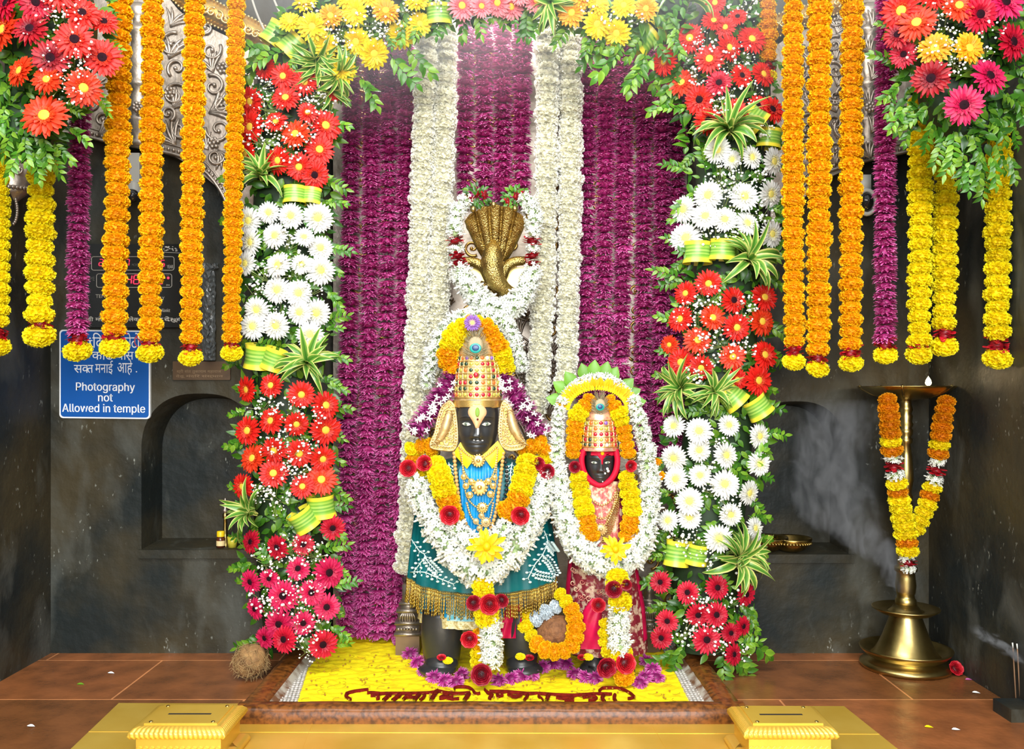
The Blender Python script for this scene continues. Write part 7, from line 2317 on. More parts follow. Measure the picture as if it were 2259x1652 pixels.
# garlands on the taller idol
G1 = 'garlands dressing the idols'
class Front:
    """what a garland rests on: the robe front, never further back than lim"""
    def __init__(s, lf, lim): s.l, s.m = lf, lim
    def depth(s, x, y): return min(s.m, s.l.depth(x, y))
fv = Front(rb, DV - .06)
statue_garland('white_garland', 'great white tuberose garland looped across the teal robe', fv, [(922, 1062, 34), (930, 1100, 37), (955, 1150, 38), (985, 1195, 40), (1020, 1240, 42), (1062, 1262, 44), (1105, 1240, 42), (1145, 1190, 40), (1175, 1140, 38), (1192, 1095, 36), (1200, 1058, 33)], T_, 19, G1, off=.9)
statue_garland('white_garland', 'short inner white tuberose loop below the chest of the taller idol', fv, [(1008, 1168, 28), (1030, 1192, 34), (1060, 1212, 36), (1095, 1190, 34), (1112, 1165, 28)], T_, 19, G1, off=1.5)
statue_garland('marigold_garland', 'yellow marigold string with orange end beside the jewellery, rose at its tip', fv, [(962, 1028, 25), (970, 1050, 27), (980, 1080, 27), (990, 1112, 26), (998, 1140, 25)], [Y_, Y_, Y_, Y_, O_, O_], 19, G1, off=1.5)
statue_garland('marigold_garland', 'yellow marigold string with orange end on the smaller idol\'s side of the taller idol', fv, [(1165, 1020, 25), (1158, 1050, 25), (1148, 1085, 25), (1136, 1115, 25), (1118, 1130, 24)], [Y_, Y_, Y_, Y_, O_, O_], 19, G1, off=1.5)
statue_garland('marigold_garland', 'orange and yellow marigolds on the shoulder of the taller idol by the purple curtain', DV - .06, [(968, 975, 18), (948, 988, 22), (925, 985, 20), (906, 995, 18), (912, 1015, 17), (925, 1052, 22)], [O_, O_, O_, Y_, Y_, O_, O_, Y_], 19, G1)
statue_garland('marigold_garland', 'orange marigolds on the shoulder of the taller idol between the two idols', DV - .06, [(1152, 990, 18), (1175, 985, 20), (1195, 980, 22), (1205, 1000, 18), (1190, 1052, 20)], [O_, O_, O_, O_, Y_, Y_], 20, G1)
statue_garland('marigold_garland', 'yellow and orange marigold wreath arching over the taller crown', DV - .05, [(1000, 812, 23), (988, 790, 25), (992, 765, 26), (1005, 740, 25), (1022, 722, 22), (1045, 712, 18), (1068, 720, 22), (1084, 740, 25), (1096, 765, 26), (1108, 790, 24), (1115, 815, 22)], [O_, O_, O_, Y_, Y_, Y_, Y_, O_, Y_, O_, O_, O_, O_, Y_, Y_, Y_], 17, G1)
for lb, pth in (('purple and white flower garland slanting from the taller crown to the shoulder by the curtain', [(992, 830, 22), (980, 860, 28), (962, 890, 30), (940, 920, 32), (918, 950, 30)]), ('purple and white flower garland slanting from the taller crown towards the smaller idol', [(1112, 828, 22), (1130, 860, 28), (1148, 890, 30), (1168, 920, 30), (1190, 950, 28)])):
    t2 = statue_garland('purple_garland', lb, DV - .06, pth, PU, 17, G1, nm='chrysanthemum', sq=1.1)
    b = MB()
    for i in range(26):
        p = R.choice(spline(pth, 20))
        x, y = p[0] + R.uniform(-.8, .8) * p[2], p[1] + R.uniform(-.5, .5) * p[2]
        D = DV - .06 - S(p[2] * 1.55, DV) * math.sqrt(max(.1, 1 - ((x - p[0]) / p[2]) ** 2)) - .004
        for k in range(5):
            f = MB()
            strip_petal(f, k * 2 * PI / 5 + R.uniform(-.3, .3), .05, 1, .2, .2, .3, .3, 0, 3, 0, .4, 0, .6, 1)
            b.merge(f, TRS(at(x, y, D), orient((R.uniform(-.5, .5), -1, R.uniform(-.4, .4))), S(7.5, D)))
    b.obj('white_florets', M['tuberose'], t2)
statue_garland('white_garland', 'white tuberose arch behind the taller crown', DV + .06, [(940, 850, 18), (948, 810, 22), (962, 770, 25), (985, 730, 27), (1015, 705, 27), (1060, 695, 24), (1105, 705, 24), (1128, 735, 23), (1142, 775, 20), (1152, 815, 18)], T_, 16, G1)
statue_garland('white_garland', 'white tuberose garland with red rose bands hung round the brass snake hood', 3.56, [(1028, 440, 20), (1010, 465, 24), (1003, 500, 24), (1005, 535, 22), (1010, 570, 20), (1018, 605, 28), (1045, 645, 32), (1085, 678, 34), (1120, 680, 33), (1150, 655, 32), (1172, 610, 28), (1174, 570, 20), (1174, 535, 22), (1178, 495, 25), (1172, 460, 24), (1158, 438, 20)],
               [T_, T_, T_, T_, T_, T_, RB, T_, RB, T_, RB, T_, T_, T_, T_, T_, T_, T_, T_, T_, T_, T_, T_, T_, T_, T_, T_, T_, RB, T_, RB, T_, RB, T_, T_, T_, T_, T_, T_], 16, G1, nm='tuberose_cluster')
fl_ = thing('tassel_garland', 'tassel of marigold, roses and white tuberose hanging down the front of the taller idol', 'garland', at(1075, 1480, 3.2), G1)
Dq = DV - .24
bead_path(fl_, [(1064, 1288, Dq, 26), (1066, 1306, Dq, 26)], lambda u: Y_, 'marigold', 15)
bead_path(fl_, [(1072, 1352, Dq, 27), (1075, 1366, Dq, 27)], lambda u: Y_, 'marigold', 14)
bead_path(fl_, [(1081, 1372, Dq, 27), (1083, 1415, Dq, 31), (1084, 1455, Dq, 30)], lambda u: T_, 'tuberose_cluster', 15, sq=1.0)
bead_path(fl_, [(1060, 1400, Dq + .03, 20), (1058, 1430, Dq + .03, 22), (1062, 1460, Dq + .03, 24)], lambda u: Y_ if u > .4 else O_, 'marigold', 20)
for x, y, r, dk, lb in [(1080, 1333, 24, 0, 'red rose in the middle of the taller idol tassel'), (1045, 1330, 18, 1, 'dark red rose beside the middle rose of the taller idol tassel'), (1106, 1325, 17, 1, 'dark rose tucked behind the middle rose, towards the smaller idol'), (1035, 1410, 20, 0, 'red rose beside the white column of the taller idol tassel'), (1062, 1488, 25, 1, 'dark red rose at the foot of the taller idol tassel'),
                        (900, 1033, 20, 0, 'red rose on the shoulder of the taller idol nearest the purple curtain'), (936, 1022, 19, 0, 'red rose on the taller idol shoulder, next to the yellow string'), (1187, 1023, 16, 1, 'dark red rose between the idols, the upper one'), (1207, 1040, 18, 1, 'dark red rose between the idols, the lower one'), (992, 1136, 23, 0, 'red rose on the white garland of the taller idol, curtain side'), (1148, 1137, 22, 0, 'red rose on the white garland of the taller idol, smaller idol side')]:
    D = Dq - .035 if y > 1300 else min(DV - .14, rb.depth(x, y) - .06)
    if 1100 < y < 1200:
        D -= .055
    rose_thing(lb, x, y, r, D, bool(dk))
gp = [(0, 0)]


def daisy(label, px, py, r, D, m='bloom', n=13):
    b = MB()
    for k in range(n * 2):
        f = MB()
        strip_petal(f, k * 2 * PI / n + R.uniform(-.2, .2), .05, R.uniform(.75, 1.1) * (1 if k < n else .75), .15, R.uniform(.0, .5) + (.3 if k >= n else 0), .35, .4, 0, 5, 0, .35, R.uniform(-.5, .5), .3, 1)
        b.merge(f, TRS(at(px, py, D), orient((R.uniform(-.15, .15), -1, .1)), S(r, D)))
    b.ball(at(px, py, D - .006), S(r * .22, D), None, None, 10, 6, 0, None, .6)
    return tag(b.obj('yellow_flower', M[m], None), label, 'flower', 'large yellow blooms')


daisy('large yellow bloom on the white garland of the taller idol', 1074, 1206, 44, rb.depth(1074, 1206) - .165)
o = put(gmesh('n', 'g_hotpink'), 'purple_aster', None, TRS(at(1042, 712, DV - .15), orient((0, -1, .1)), S(20, DV)))
o.data = GB['w'][0].mesh('aster_petals', mat('aster_violet', (.16, .03, .28), .5, ramp=[(0, (.45, .25, .35)), (.4, (.14, .02, .24)), (1, (.25, .10, .42))]))
sub(DISC['d_pale'], 'flower_centre', o)
tag(o, 'violet aster crowning the marigold wreath of the taller idol', 'flower')
feather('peacock feather eye standing at the top of the taller crown', 1049, 764, DV - .145, 1.0)
for x, y, lb in ((1052, 432, 'posy of green sprigs and red petals at the top of the snake hood, sign side'), (1138, 436, 'posy of green sprigs and red petals at the top of the snake hood, lamp side')):
    t = thing('leaf_posy', lb, 'posy', at(x, y + 20, 3.56), 'posies over the snake hood')
    b = MB()
    for k in range(60):
        a, q = R.uniform(0, 6.28), 26 * math.sqrt(R.random())
        leaf_mesh(b, at(x + q * math.cos(a), y + q * .8 * math.sin(a), 3.56 + R.uniform(-.03, .02)), (math.cos(a), R.uniform(-.6, .1), -math.sin(a)), (R.uniform(-.5, .5), -1, .3), .022, .007, 0, .2, R.uniform(.1, .8), 3)
    b.obj('leaves', M['leaf'], t)
    for k in range(3):
        put(PROTO['roseband'][k % 2], 'red_petals', t, TRS(at(x + (k - 1) * 17, y + R.uniform(-10, 10), 3.545), orient((1, -.3, R.uniform(-.5, .5))), S(12, 3.56)))

# ---- brass snake hood
t = thing('snake_hood', 'brass five-headed snake hood rising above the taller idol', 'snake hood', at(1095, 660, 3.64))
mb_ = M['oldbrass'].copy()
M['scales'] = mb_
nt = mb_.node_tree
vo = nt.nodes.new('ShaderNodeTexVoronoi')
vo.inputs['Scale'].default_value = 190
tc = nt.nodes.new('ShaderNodeTexCoord')
nt.links.new(tc.outputs['Object'], vo.inputs['Vector'])
bp = nt.nodes.new('ShaderNodeBump')
bp.inputs['Strength'].default_value = .55
bp.inputs['Distance'].default_value = .004
bp.invert = True
nt.links.new(vo.outputs['Distance'], bp.inputs['Height'])
nt.links.new(bp.outputs['Normal'], nt.nodes['Principled BSDF'].inputs['Normal'])
b = MB()
rows, back = [], []
for i in range(31):
    v = i / 30
    row = []
    for j in range(71):
        u = -1 + 2 * j / 70
        hw = 24 + 49 * v ** .75
        top = 452 + 34 * u * u - 1.8 * math.cos(5 * PI * u)
        y = 575 + (top - 575) * v
        x = 1093 + hw * u * (1 - .06 * u * u)
        rib = .020 * abs(math.cos(2.5 * PI * u)) ** .35 * min(1, v * 1.6)
        D = 3.60 + .03 * (1 - v) * 0 - .055 * v * v - rib + .03 * u * u * (1 - v * .6)
        row.append(at(x, y, D))
    rows.append(row)
    back.append([p + Vector((0, .02, 0)) for p in reversed(row)])
b.grid(rows)
b.grid(back)
b.grid([rows[-1], [p + Vector((0, .02, 0)) for p in rows[-1]]])
b.obj('hood', mb_, t)
b = MB()
for x, y in ((1016, 476), (1044, 462), (1089, 452), (1136, 461), (1166, 476)):
    b.ball(at(x, y, 3.535), S(7, 3.53), None, None, 12, 8)
b.obj('hood_knobs', M['brass'], t)
b = MB()
P = spline([(1090, 530), (1087, 560), (1086, 590), (1094, 618), (1112, 638), (1135, 650)], 30)
b.tube([at(p[0], p[1], 3.565 - .03 * math.sin(PI * i / 29)) for i, p in enumerate(P)], [S(r, 3.55) for r in np.interp(np.arange(30), [0, 4, 10, 18, 25, 29], [5, 19, 26, 22, 16, 12])], 18)
for pts in ([(1080, 615), (1066, 590), (1045, 578), (1022, 576)], [(1106, 612), (1118, 588), (1136, 577), (1160, 575)], [(1085, 625), (1070, 632), (1058, 628)], [(1080, 645), (1092, 655), (1105, 650)]):
    P = spline(pts, 12)
    b.tube([at(p[0], p[1], 3.60) for p in P], [S(r, 3.6) for r in np.linspace(13, 10, 12)], 12)
b.obj('snake_body', mb_, t)
b = MB()
b.slab([at(x, y, 3.64) for x, y in ((1030, 590), (1160, 590), (1160, 655), (1095, 690), (1030, 655))], (0, .02, 0))
b.obj('back_plate', M['brass'], t, False)

# ---- smaller idol
DR = 3.42
hr = Head(1322, 1018, .67, DR - .045)
rowsR = [(1087, 1322, 24, .04), (1096, 1322, 48, .06), (1110, 1322, 58, .07), (1160, 1324, 54, .075), (1240, 1328, 60, .08), (1340, 1330, 70, .085), (1440, 1330, 72, .085)]
t = thing('deity_statue', 'smaller black-faced idol in red hood and pink brocade with jewelled crown', 'statue', (at(1328, 0, DR).x, DR, Z0))


def legsR(b):
    leg(b, 1308, 26, 1420, DR - .04, Z0, .06, -1)
    leg(b, 1362, 26, 1420, DR - .04, Z0, .06, 1)


statue_mesh(hr, rowsR, DR, legsR).obj('stone_body', M['blackstone'], t)
face_parts(hr, t)
b = MB()
hr.decal(b, [(1288, 1004), (1289, 992), (1300, 986), (1324, 984), (1348, 986), (1358, 992), (1358, 1004), (1346, 1001), (1334, 1003), (1327, 1012), (1326, 1022), (1323, 1022), (1322, 1012), (1314, 1003), (1300, 1001)], .002, .002)
pts = spline([(1287, 992), (1283, 1015), (1288, 1040), (1302, 1060), (1324, 1070), (1345, 1060), (1358, 1040), (1362, 1015), (1358, 992)], 40)
b.tube([at(p[0], p[1], hr.D - .035 - .012 * math.sin(PI * i / 39)) for i, p in enumerate(pts)], S(6.5, DR), 10)
hl = Loft([(975, 1323, 40, .085), (1000, 1323, 41, .08), (1040, 1323, 44, .08), (1075, 1323, 40, .07), (1095, 1323, 46, .07)], DR - .03)
hl.mb(980, 1095, 20, 40, 0, 1, PI * .40, PI * 1.60, mb=b)
b.obj('hood', M['hood'], t)['label'] = 'bright red hood round the face'
b = MB()
b.ball(hr.pt(1325, 997, .004), S(4, DR), .002, S(4.5, DR), 10, 6)
b.obj('forehead_dot', M['m_yellow'], t)
b = MB()
for x, y, r in ((1336, 1031, 3), (1338, 1036, 3.2), (1331, 1041, 2.4), (1326, 1059, 1.6)):
    b.ball(hr.pt(x, y, .002), S(r, DR), .003, S(r, DR), 9, 6)
b.obj('nose_ring', M['gem_white'], t)
crown(hr, t, [(993, 42), (988, 43), (982, 41), (960, 40), (945, 38), (928, 34.5), (915, 31), (902, 25), (893, 17), (888, 8)], 1322, DR - .045, 1.1, [984, 974, 962, 950, 938, 926], mat('rose_gold', (.90, .60, .40), .35, .6, .5, noise=(70, (.75, .25, .18), .45, .65)), 9, 20)
ro = Loft([(1080, 1323, 44, .08), (1094, 1324, 62, .09), (1120, 1326, 66, .095), (1180, 1328, 66, .10), (1250, 1330, 74, .105), (1340, 1334, 86, .11), (1440, 1336, 92, .115)], DR)
ro.mb(1084, 1432, 60, 120, .02, 18).obj('robe', M['maroon'], t)['label'] = 'maroon robe with gold motifs'
cb = Loft([(r[0], r[1], r[2], r[3] + .008) for r in ro.r.tolist()], DR)
b = MB()
rows = []
for i in range(20):
    y = 1062 + 150 * i / 19
    rows.append([at(x, y, cb.depth(x, max(1090, y)) + .003 * math.sin(x * .6)) for x in np.linspace(1288 + 6 * i / 19, 1368 - 6 * i / 19, 24)])
b.grid(rows)
b.obj('brocade_front', M['brocade'], t)['label'] = 'pink and gold brocade front'
b = MB()
ro.mb(1225, 1405, 24, 16, 0, 1, 1.05, 1.75, grow=.03, mb=b)
ro.mb(1235, 1312, 12, 10, 0, 1, -1.8, -1.15, grow=.05, mb=b)
b.obj('red_shawl', M['redcloth'], t)
b = MB()
rows = []
for i in range(14):
    y = 1320 + 112 * i / 13
    xw = np.interp(y, [1320, 1350, 1400, 1432], [10, 22, 25, 27])
    cx_ = np.interp(y, [1320, 1350, 1400, 1432], [1315, 1306, 1306, 1308])
    rows.append([at(cx_ + xw * u, y, cb.depth(cx_, y) - .01 - .022 * math.sqrt(max(0, 1 - u * u)) * math.sin(PI * min(1, .25 + (y - 1320) / 140)) - .003 * math.sin(6 * u + y * .1)) for u in np.linspace(-1, 1, 18)])
b.grid(rows)
b.obj('gathered_cloth', M['redcloth'], t)
b = MB()
for k in range(6):
    b.tube([(at(1292, 0, DR).x, DR - .13 + .0 * k, Z0 + .018 + .0045 * k), (at(1308, 0, DR).x, DR - .152, Z0 + .018 + .0045 * k), (at(1324, 0, DR).x, DR - .13, Z0 + .018 + .0045 * k)], .003, 5)
b.obj('foot_anklet', M['blackrough'], t)
for (nm, pts, lb) in (('necklace', [(1296, 1066), (1302, 1095), (1318, 1112), (1336, 1112), (1354, 1095), (1360, 1066)], 'gold bead necklace'), ('necklace', [(1292, 1070), (1298, 1110), (1316, 1140), (1338, 1140), (1358, 1110), (1366, 1070)], 'longer gold bead necklace'), ('necklace', [(1298, 1070), (1306, 1130), (1326, 1165), (1350, 1130), (1362, 1070)], 'gold chain with a round pendant')):
    chain(t, nm, pts, 2.4, 5, 'palegold' if 'longer' not in lb else 'gold', cb, .010, lb, [(1326, 1168, 12)] if 'pendant' in lb else [])
b = MB()
for k in range(7):
    pts = [(1358 + k * 1.5, 1075 + k * 4), (1366 - k * 2, 1110), (1356 - k * 3, 1150), (1340 - 2 * k, 1195)]
    for p in spline(pts, 26):
        b.ball(at(p[0], p[1], cb.depth(p[0], max(1090, p[1])) - .008), S(1.7, DR), None, None, 5, 4)
b.obj('bead_tassel', M['antique'], t)
b = MB()
rr = random.Random(2)
for k in range(34):
    y = rr.uniform(1250, 1400)
    x = rr.uniform(1262, 1330)
    b.tube([at(x + r_ * math.cos(a), y + r_ * math.sin(a), ro.depth(x, y) - .006) for a, r_ in zip(np.linspace(0, 7, 10), np.linspace(7, 1.5, 10))], S(1.1, DR), 4)
b.obj('gold_motifs', M['brocade'], t)

fr = Front(ro, DR - .05)
statue_garland('white_garland', 'long white tuberose garland looping round the whole smaller idol', fr, [(1240, 885, 17), (1232, 920, 19), (1228, 965, 22), (1228, 1010, 24), (1232, 1055, 28), (1238, 1100, 32), (1250, 1150, 36), (1275, 1200, 38), (1310, 1235, 38), (1350, 1245, 38), (1390, 1228, 38), (1420, 1185, 34), (1432, 1130, 30), (1434, 1075, 27), (1430, 1020, 25), (1420, 965, 24), (1408, 920, 22), (1398, 880, 18)], T_, 17, G1, off=.9)
statue_garland('white_garland', 'white flower rim arching over the smaller idol, edged by green leaves', DR - .03, [(1238, 905, 12), (1245, 875, 13), (1270, 848, 13), (1300, 836, 14), (1335, 834, 14), (1365, 848, 14), (1388, 872, 14), (1402, 900, 13)], T_, 9, G1)
t = thing('leaf_halo', 'fan of bright green leaves behind the flower arch of the smaller idol', 'leaf fan', at(1320, 900, DR), None)
for x, y, an in [(1226, 882, 2.9), (1238, 855, 2.5), (1258, 838, 2.1), (1288, 822, 1.8), (1310, 815, 1.45), (1335, 818, 1.3), (1352, 828, 1.1), (1382, 850, .8), (1394, 868, .5), (1404, 888, .2)]:
    b = MB()
    L = S(36, DR)
    leaf_mesh(b, at(x - 14 * math.cos(an), y + 14 * math.sin(an), DR), (math.cos(an), -.1, math.sin(an)), (0, -1, .2), L, L * .42, 0, .1, .9, 5)
    b.obj('leaf', M['brightleaf'], t)
t = thing('petal_arch', 'arch of orange and yellow petals over the crown of the smaller idol', 'garland', at(1320, 880, DR - .06), G1)
for nm, m, r0, L_ in (('orange_petals', 'm_orange', 48, 24), ('yellow_petals', 'm_yellow', 42, 12)):
    b = MB()
    for k in range(36):
        a = PI * (.02 + .96 * k / 35)
        ex, ey = 1318 + r0 * 1.45 * math.cos(a), 905 - r0 * 1.05 * math.sin(a)
        leaf_mesh(b, at(ex, ey, DR - .06 - (.01 if nm[0] == 'y' else 0)), (math.cos(a) + R.uniform(-.15, .15), R.uniform(-.5, -.1), math.sin(a)), (R.uniform(-.3, .3), -1, .2), S(L_, DR), S(L_ * .24, DR), 0, .3, R.uniform(.5, 1), 4)
    b.obj(nm, M[m], t)
statue_garland('marigold_garland', 'marigold string beside the smaller crown, on the side of the taller idol', DR - .06, [(1300, 880, 15), (1288, 900, 18), (1272, 918, 21), (1268, 945, 19), (1266, 972, 19), (1264, 1000, 17)], [O_, O_, Y_, Y_, O_, O_, O_, O_], 16, G1)
statue_garland('marigold_garland', 'marigold string beside the smaller crown, on the side of the flower tower', DR - .06, [(1344, 882, 15), (1356, 898, 17), (1366, 915, 21), (1374, 942, 18), (1380, 968, 18), (1386, 1000, 17)], [O_, O_, Y_, Y_, O_, O_, O_, O_], 16, G1)
statue_garland('marigold_garland', 'yellow marigold string with orange end on the smaller idol, nearer the taller idol', fr, [(1276, 1052, 19), (1280, 1080, 21), (1284, 1108, 22), (1292, 1132, 22), (1296, 1160, 22), (1305, 1182, 18)], [Y_, Y_, Y_, Y_, Y_, O_, O_], 17, G1, off=1.4)
statue_garland('marigold_garland', 'yellow marigold string with orange end on the smaller idol, nearer the flower tower', fr, [(1382, 1050, 19), (1388, 1080, 21), (1394, 1110, 22), (1396, 1135, 22), (1390, 1160, 22), (1384, 1182, 20)], [Y_, Y_, Y_, Y_, Y_, O_, O_], 17, G1, off=1.4)
Dq = DR - .22
t = thing('tassel_garland', 'tassel of marigold, roses and white tuberose hanging down the front of the smaller idol', 'garland', at(1365, 1470, Dq), G1)
bead_path(t, [(1360, 1270, Dq, 23), (1362, 1284, Dq, 24)], lambda u: Y_, 'marigold', 14)
bead_path(t, [(1368, 1324, Dq, 26), (1370, 1334, Dq, 26)], lambda u: Y_, 'marigold', 12)
bead_path(t, [(1366, 1344, Dq, 28), (1364, 1385, Dq, 31), (1366, 1425, Dq, 31)], lambda u: T_, 'tuberose_cluster', 15)
bead_path(t, [(1336, 1375, Dq + .03, 16), (1336, 1400, Dq + .03, 18), (1342, 1430, Dq + .03, 20), (1360, 1442, Dq, 20), (1382, 1440, Dq, 20)], lambda u: Y_, 'marigold', 18)
bead_path(t, [(1376, 1490, Dq - .01, 22), (1379, 1497, Dq - .01, 22)], lambda u: O_, 'marigold', 14)
for x, y, r, dk, lb in [(1354, 1300, 20, 1, 'dark red rose in the middle of the smaller idol tassel'), (1320, 1335, 17, 0, 'red rose tucked beside the tassel of the smaller idol'), (1338, 1472, 24, 1, 'dark red rose at the foot of the smaller idol, nearer the taller idol'), (1380, 1463, 24, 0, 'bright red rose at the foot of the smaller idol tassel'), (1268, 1030, 14, 1, 'small dark rose beside the face of the smaller idol'), (1392, 1028, 14, 0, 'small red rose beside the smaller face, flower tower side'), (1300, 1148, 12, 1, 'small dark rose under the yellow string of the smaller idol'), (1382, 1290, 13, 1, 'small dark rose beside the tassel rose of the smaller idol')]:
    D = Dq - .03 if y > 1200 else DR - .12
    rose_thing(lb, x, y, r, D, bool(dk))
daisy('large yellow bloom on the white garland of the smaller idol', 1358, 1212, 34, ro.depth(1358, 1212) - .17)
feather('peacock feather eye standing at the top of the smaller crown', 1324, 895, DR - .10, .72)
o = statue_garland('marigold_garland', 'bit of orange marigold peeping out between the white garland and the flower tower', DR - .02, [(1448, 1020, 14), (1452, 1050, 15)], O_, 16, G1)

# ---- offerings on the carpet
GC = 'purple chrysanthemums laid at the feet of the idols'
pts = [(884, 1405, 'by the curtain edge'), (908, 1412, 'by the curtain edge'), (905, 1434, 0), (922, 1452, 0), (938, 1470, 0), (958, 1484, 0), (982, 1491, 0), (1006, 1494, 0), (1018, 1478, 0), (1128, 1487, 0), (1148, 1482, 0), (1172, 1478, 0), (1196, 1462, 0), (1222, 1456, 0), (1248, 1456, 0), (1268, 1478, 0), (1292, 1484, 0), (1312, 1486, 0), (1428, 1450, 0), (1440, 1466, 0), (1448, 1484, 0), (1424, 1484, 0), (1412, 1496, 0), (1100, 1490, 0)]
for i, (x, y, _) in enumerate(pts):
    D = (CAMH - .045) * F / (y + 4 - HZ)
    s_ = S(21, D)
    o = put(R.choice(PROTO['chrys_mag']), 'purple_chrysanthemum', None, TRS((at(x, y, D).x, D, cz0 + s_ * .34), orient((R.uniform(-.4, .4), -.5, .8), R.uniform(0, 6)), s_))
    lb = 'purple chrysanthemum in the row round the feet of the taller idol' if x < 1110 else 'purple chrysanthemum in the row between the tassels of the two idols' if x < 1330 else 'purple chrysanthemum in the heap beyond the tassel of the smaller idol'
    tag(o, lb, 'flower', GC)
for x, y, key, lb in ((974, 1450, 'rose', 'red petals on the foot of the taller idol by the curtain'), (988, 1457, 'marigold_yellow', 'yellow petals on the foot of the taller idol by the curtain'), (1148, 1448, 'marigold_yellow', 'yellow petals on the foot of the taller idol by the coconut'), (1168, 1451, 'rose', 'red petals on the foot of the taller idol by the coconut'), (1284, 1450, 'rose', 'red petals on the foot of the smaller idol'), (1298, 1449, 'marigold_yellow', 'yellow petals on the foot of the smaller idol')):
    D = DV - .115
    o = put(PROTO[key][0], 'petal_pinch', None, TRS(at(x, y, D), orient((0, -.6, .8)), (S(11, D), S(9, D), S(7, D))))
    tag(o, lb, 'petals', 'petals laid on the feet')
Dn = DV - .10
coconut('coconut', 'smooth brown coconut ringed with marigolds between the idols', 1224, 1396, Dn, S(38, Dn), M['coconut'], 1.18, (.75, -.1, .65), cz0, 0)
t = thing('marigold_ring', 'orange and yellow marigold string coiled round the coconut between the idols', 'garland', at(1230, 1440, Dn), G1)
PB = ('marigold_pale', 'marigold')
bead_path(t, [(1235, 1310, Dn - .02, 14), (1250, 1328, Dn - .03, 18), (1264, 1350, Dn - .04, 19), (1270, 1378, Dn - .05, 20), (1268, 1405, Dn - .06, 20), (1256, 1430, Dn - .07, 20), (1232, 1438, Dn - .08, 20), (1206, 1434, Dn - .07, 20), (1186, 1420, Dn - .04, 20)], lampkey([Y_, O_, O_, O_, O_, O_, O_, O_, O_]), 'marigold', 19, sq=1.1)
bead_path(t, [(1172, 1402, Dn - .01, 17), (1160, 1380, Dn, 18), (1162, 1358, Dn + .02, 18)], lambda u: Y_, 'marigold', 19, sq=1.1)
bead_path(t, [(1182, 1365, Dn, 20), (1202, 1352, Dn, 20), (1226, 1338, Dn, 15)], lambda u: PB, 'marigold', 18, sq=1.1)

# ------------------------------------------------------------------ smoke and haze
def smoke(name, label, lo, hi, build, kind='stuff'):
    b = MB()
    b.box(lo, hi)
    m = bpy.data.materials.new(name)
    m.use_nodes = True
    nt = m.node_tree
    nt.nodes.remove(nt.nodes['Principled BSDF'])
    v = nt.nodes.new('ShaderNodeVolumeScatter')
    v.inputs['Color'].default_value = (.92, .95, 1.0, 1)
    v.inputs['Anisotropy'].default_value = 0.2
    nt.links.new(v.outputs[0], nt.nodes['Material Output'].inputs['Volume'])
    tc = nt.nodes.new('ShaderNodeTexCoord')
    build(nt, tc.outputs['Generated'], v.inputs['Density'])
    o = b.obj(name, m, None, False)
    tag(o, label, 'smoke', None, kind)
    m.cycles.volume_step_rate = 1.0 if hasattr(m, 'cycles') else 1.0
    return o


def mathn(nt, op, a, b_=None, clamp=False):
    n = nt.nodes.new('ShaderNodeMath')
    n.operation = op
    n.use_clamp = clamp
    for i, x in enumerate((a, b_)):
        if x is None:
            continue
        if isinstance(x, (int, float)):
            n.inputs[i].default_value = x
        else:
            nt.links.new(x, n.inputs[i])
    return n.outputs[0]


def noise(nt, vec, scale, det, dist=0.0, stretch=None):
    if stretch:
        mp = nt.nodes.new('ShaderNodeMapping')
        mp.inputs['Scale'].default_value = stretch
        nt.links.new(vec, mp.inputs[0])
        vec = mp.outputs[0]
    n = nt.nodes.new('ShaderNodeTexNoise')
    n.inputs['Scale'].default_value = scale
    n.inputs['Detail'].default_value = det
    n.inputs['Distortion'].default_value = dist
    nt.links.new(vec, n.inputs['Vector'])
    return n.outputs['Fac']


def mrange(nt, x, a, b_, c, d):
    n = nt.nodes.new('ShaderNodeMapRange')
    for i, q in enumerate((a, b_, c, d)):
        n.inputs[i + 1].default_value = q
    nt.links.new(x, n.inputs[0])
    return n.outputs[0]


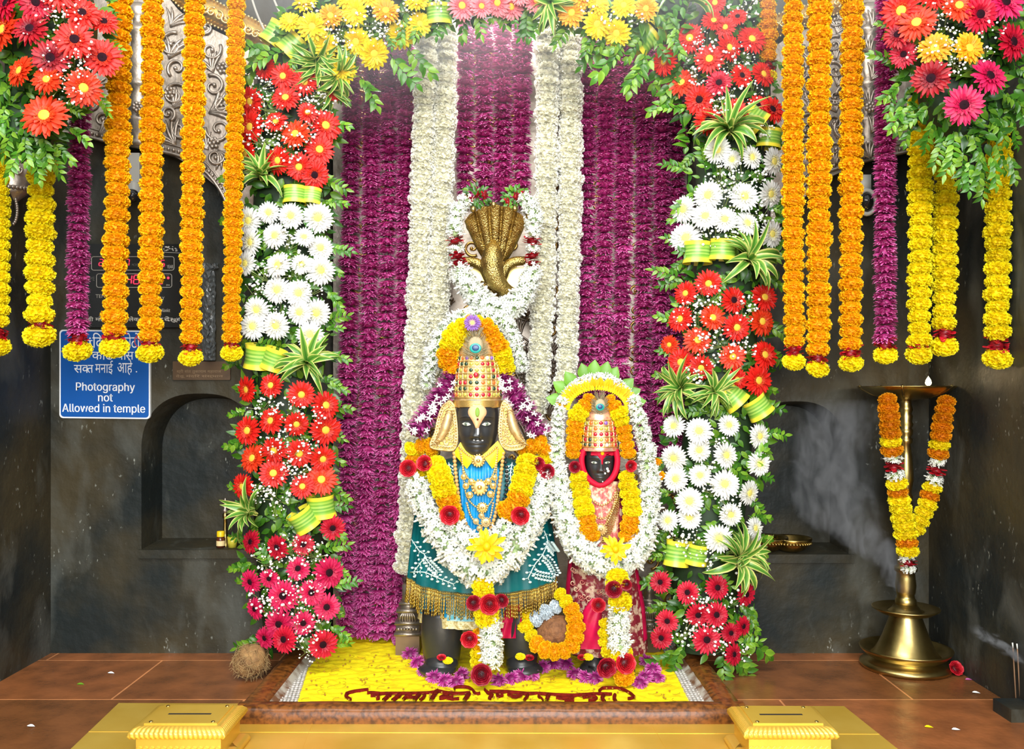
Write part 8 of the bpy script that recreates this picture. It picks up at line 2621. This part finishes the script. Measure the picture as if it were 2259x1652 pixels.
def plume(path, amp, wscale):
    """density along a bent plume; path = (height 0..1, centre x 0..1, half width) in the box's own 0..1 frame"""
    def f(nt, vec, out):
        sx = nt.nodes.new('ShaderNodeSeparateXYZ')
        nt.links.new(vec, sx.inputs[0])
        x, y, z = sx.outputs
        cv = nt.nodes.new('ShaderNodeFloatCurve')
        wv = nt.nodes.new('ShaderNodeFloatCurve')
        for node, k in ((cv, 1), (wv, 2)):
            c = node.mapping.curves[0]
            while len(c.points) < len(path):
                c.points.new(.5, .5)
            for p, q in zip(c.points, path):
                p.location = (q[0], q[k])
            node.mapping.update()
            nt.links.new(z, node.inputs['Value'])
        n1 = noise(nt, vec, 3.2 * wscale, 3)
        xs = mathn(nt, 'ADD', x, mathn(nt, 'MULTIPLY', mathn(nt, 'SUBTRACT', n1, .5), .42))
        dx = mathn(nt, 'ABSOLUTE', mathn(nt, 'SUBTRACT', xs, cv.outputs[0]))
        fx = mrange(nt, mathn(nt, 'DIVIDE', dx, wv.outputs[0]), 0, 1, 1, 0)
        dy = mathn(nt, 'ABSOLUTE', mathn(nt, 'SUBTRACT', y, .5))
        fy = mrange(nt, dy, .12, .46, 1, 0)
        n2 = noise(nt, vec, 5.5 * wscale, 6, 1.4, (1.2, .8, .9))
        fn = mrange(nt, n2, .47, .66, 0, 1)
        ez = mrange(nt, z, .80, 1.0, 1, 0)
        d = mathn(nt, 'MULTIPLY', mathn(nt, 'MULTIPLY', fx, fy), mathn(nt, 'MULTIPLY', mathn(nt, 'ADD', fn, .03), ez))
        nt.links.new(mathn(nt, 'MULTIPLY', d, amp), out)
    return f


Dm = 3.52
x0, x1 = at(1720, 0, Dm).x, at(1990, 0, Dm).x
smoke('incense_smoke', 'pale incense smoke drifting up the dark wall beside the oil lamp', (x0, 3.40, at(0, 1300, Dm).z), (x1, 3.665, at(0, 880, Dm).z),
      plume([(0, .97, .06), (.12, .88, .12), (.25, .68, .22), (.42, .45, .30), (.6, .40, .30), (.8, .45, .30), (1, .5, .3)], 46, 1.0))
x0, x1 = at(2130, 0, 3.1).x, XR - .005
smoke('incense_smoke', 'small curl of smoke drifting from the incense sticks at the photo edge', (x0, 2.95, at(0, 1440, 3.1).z), (x1, 3.12, at(0, 1375, 3.1).z),
      plume([(0, .95, .15), (.2, .85, .18), (.45, .6, .22), (.7, .3, .2), (1, .2, .2)], 60, .6))


def haze(nt, vec, out):
    sx = nt.nodes.new('ShaderNodeSeparateXYZ')
    nt.links.new(vec, sx.inputs[0])
    x, y, z = sx.outputs
    n = noise(nt, vec, 2.6, 2)
    g = mrange(nt, mathn(nt, 'ADD', z, mathn(nt, 'MULTIPLY', mathn(nt, 'SUBTRACT', n, .5), .5)), .38, 1.0, 0, 1)
    ex = mathn(nt, 'MULTIPLY', mrange(nt, x, 0, .18, 0, 1), mrange(nt, x, .82, 1, 1, 0))
    ey = mathn(nt, 'MULTIPLY', mrange(nt, y, 0, .3, 0, 1), mrange(nt, y, .8, 1, 1, 0))
    d = mathn(nt, 'MULTIPLY', mathn(nt, 'MULTIPLY', g, ex), ey)
    nt.links.new(mathn(nt, 'MULTIPLY', d, 0.95), out)


smoke('incense_haze', 'thin white incense haze gathering under the flower arch', (at(330, 0, 3.2).x, 2.95, at(0, 470, 3.2).z), (at(2080, 0, 3.2).x, 3.66, at(0, -140, 3.2).z), haze)
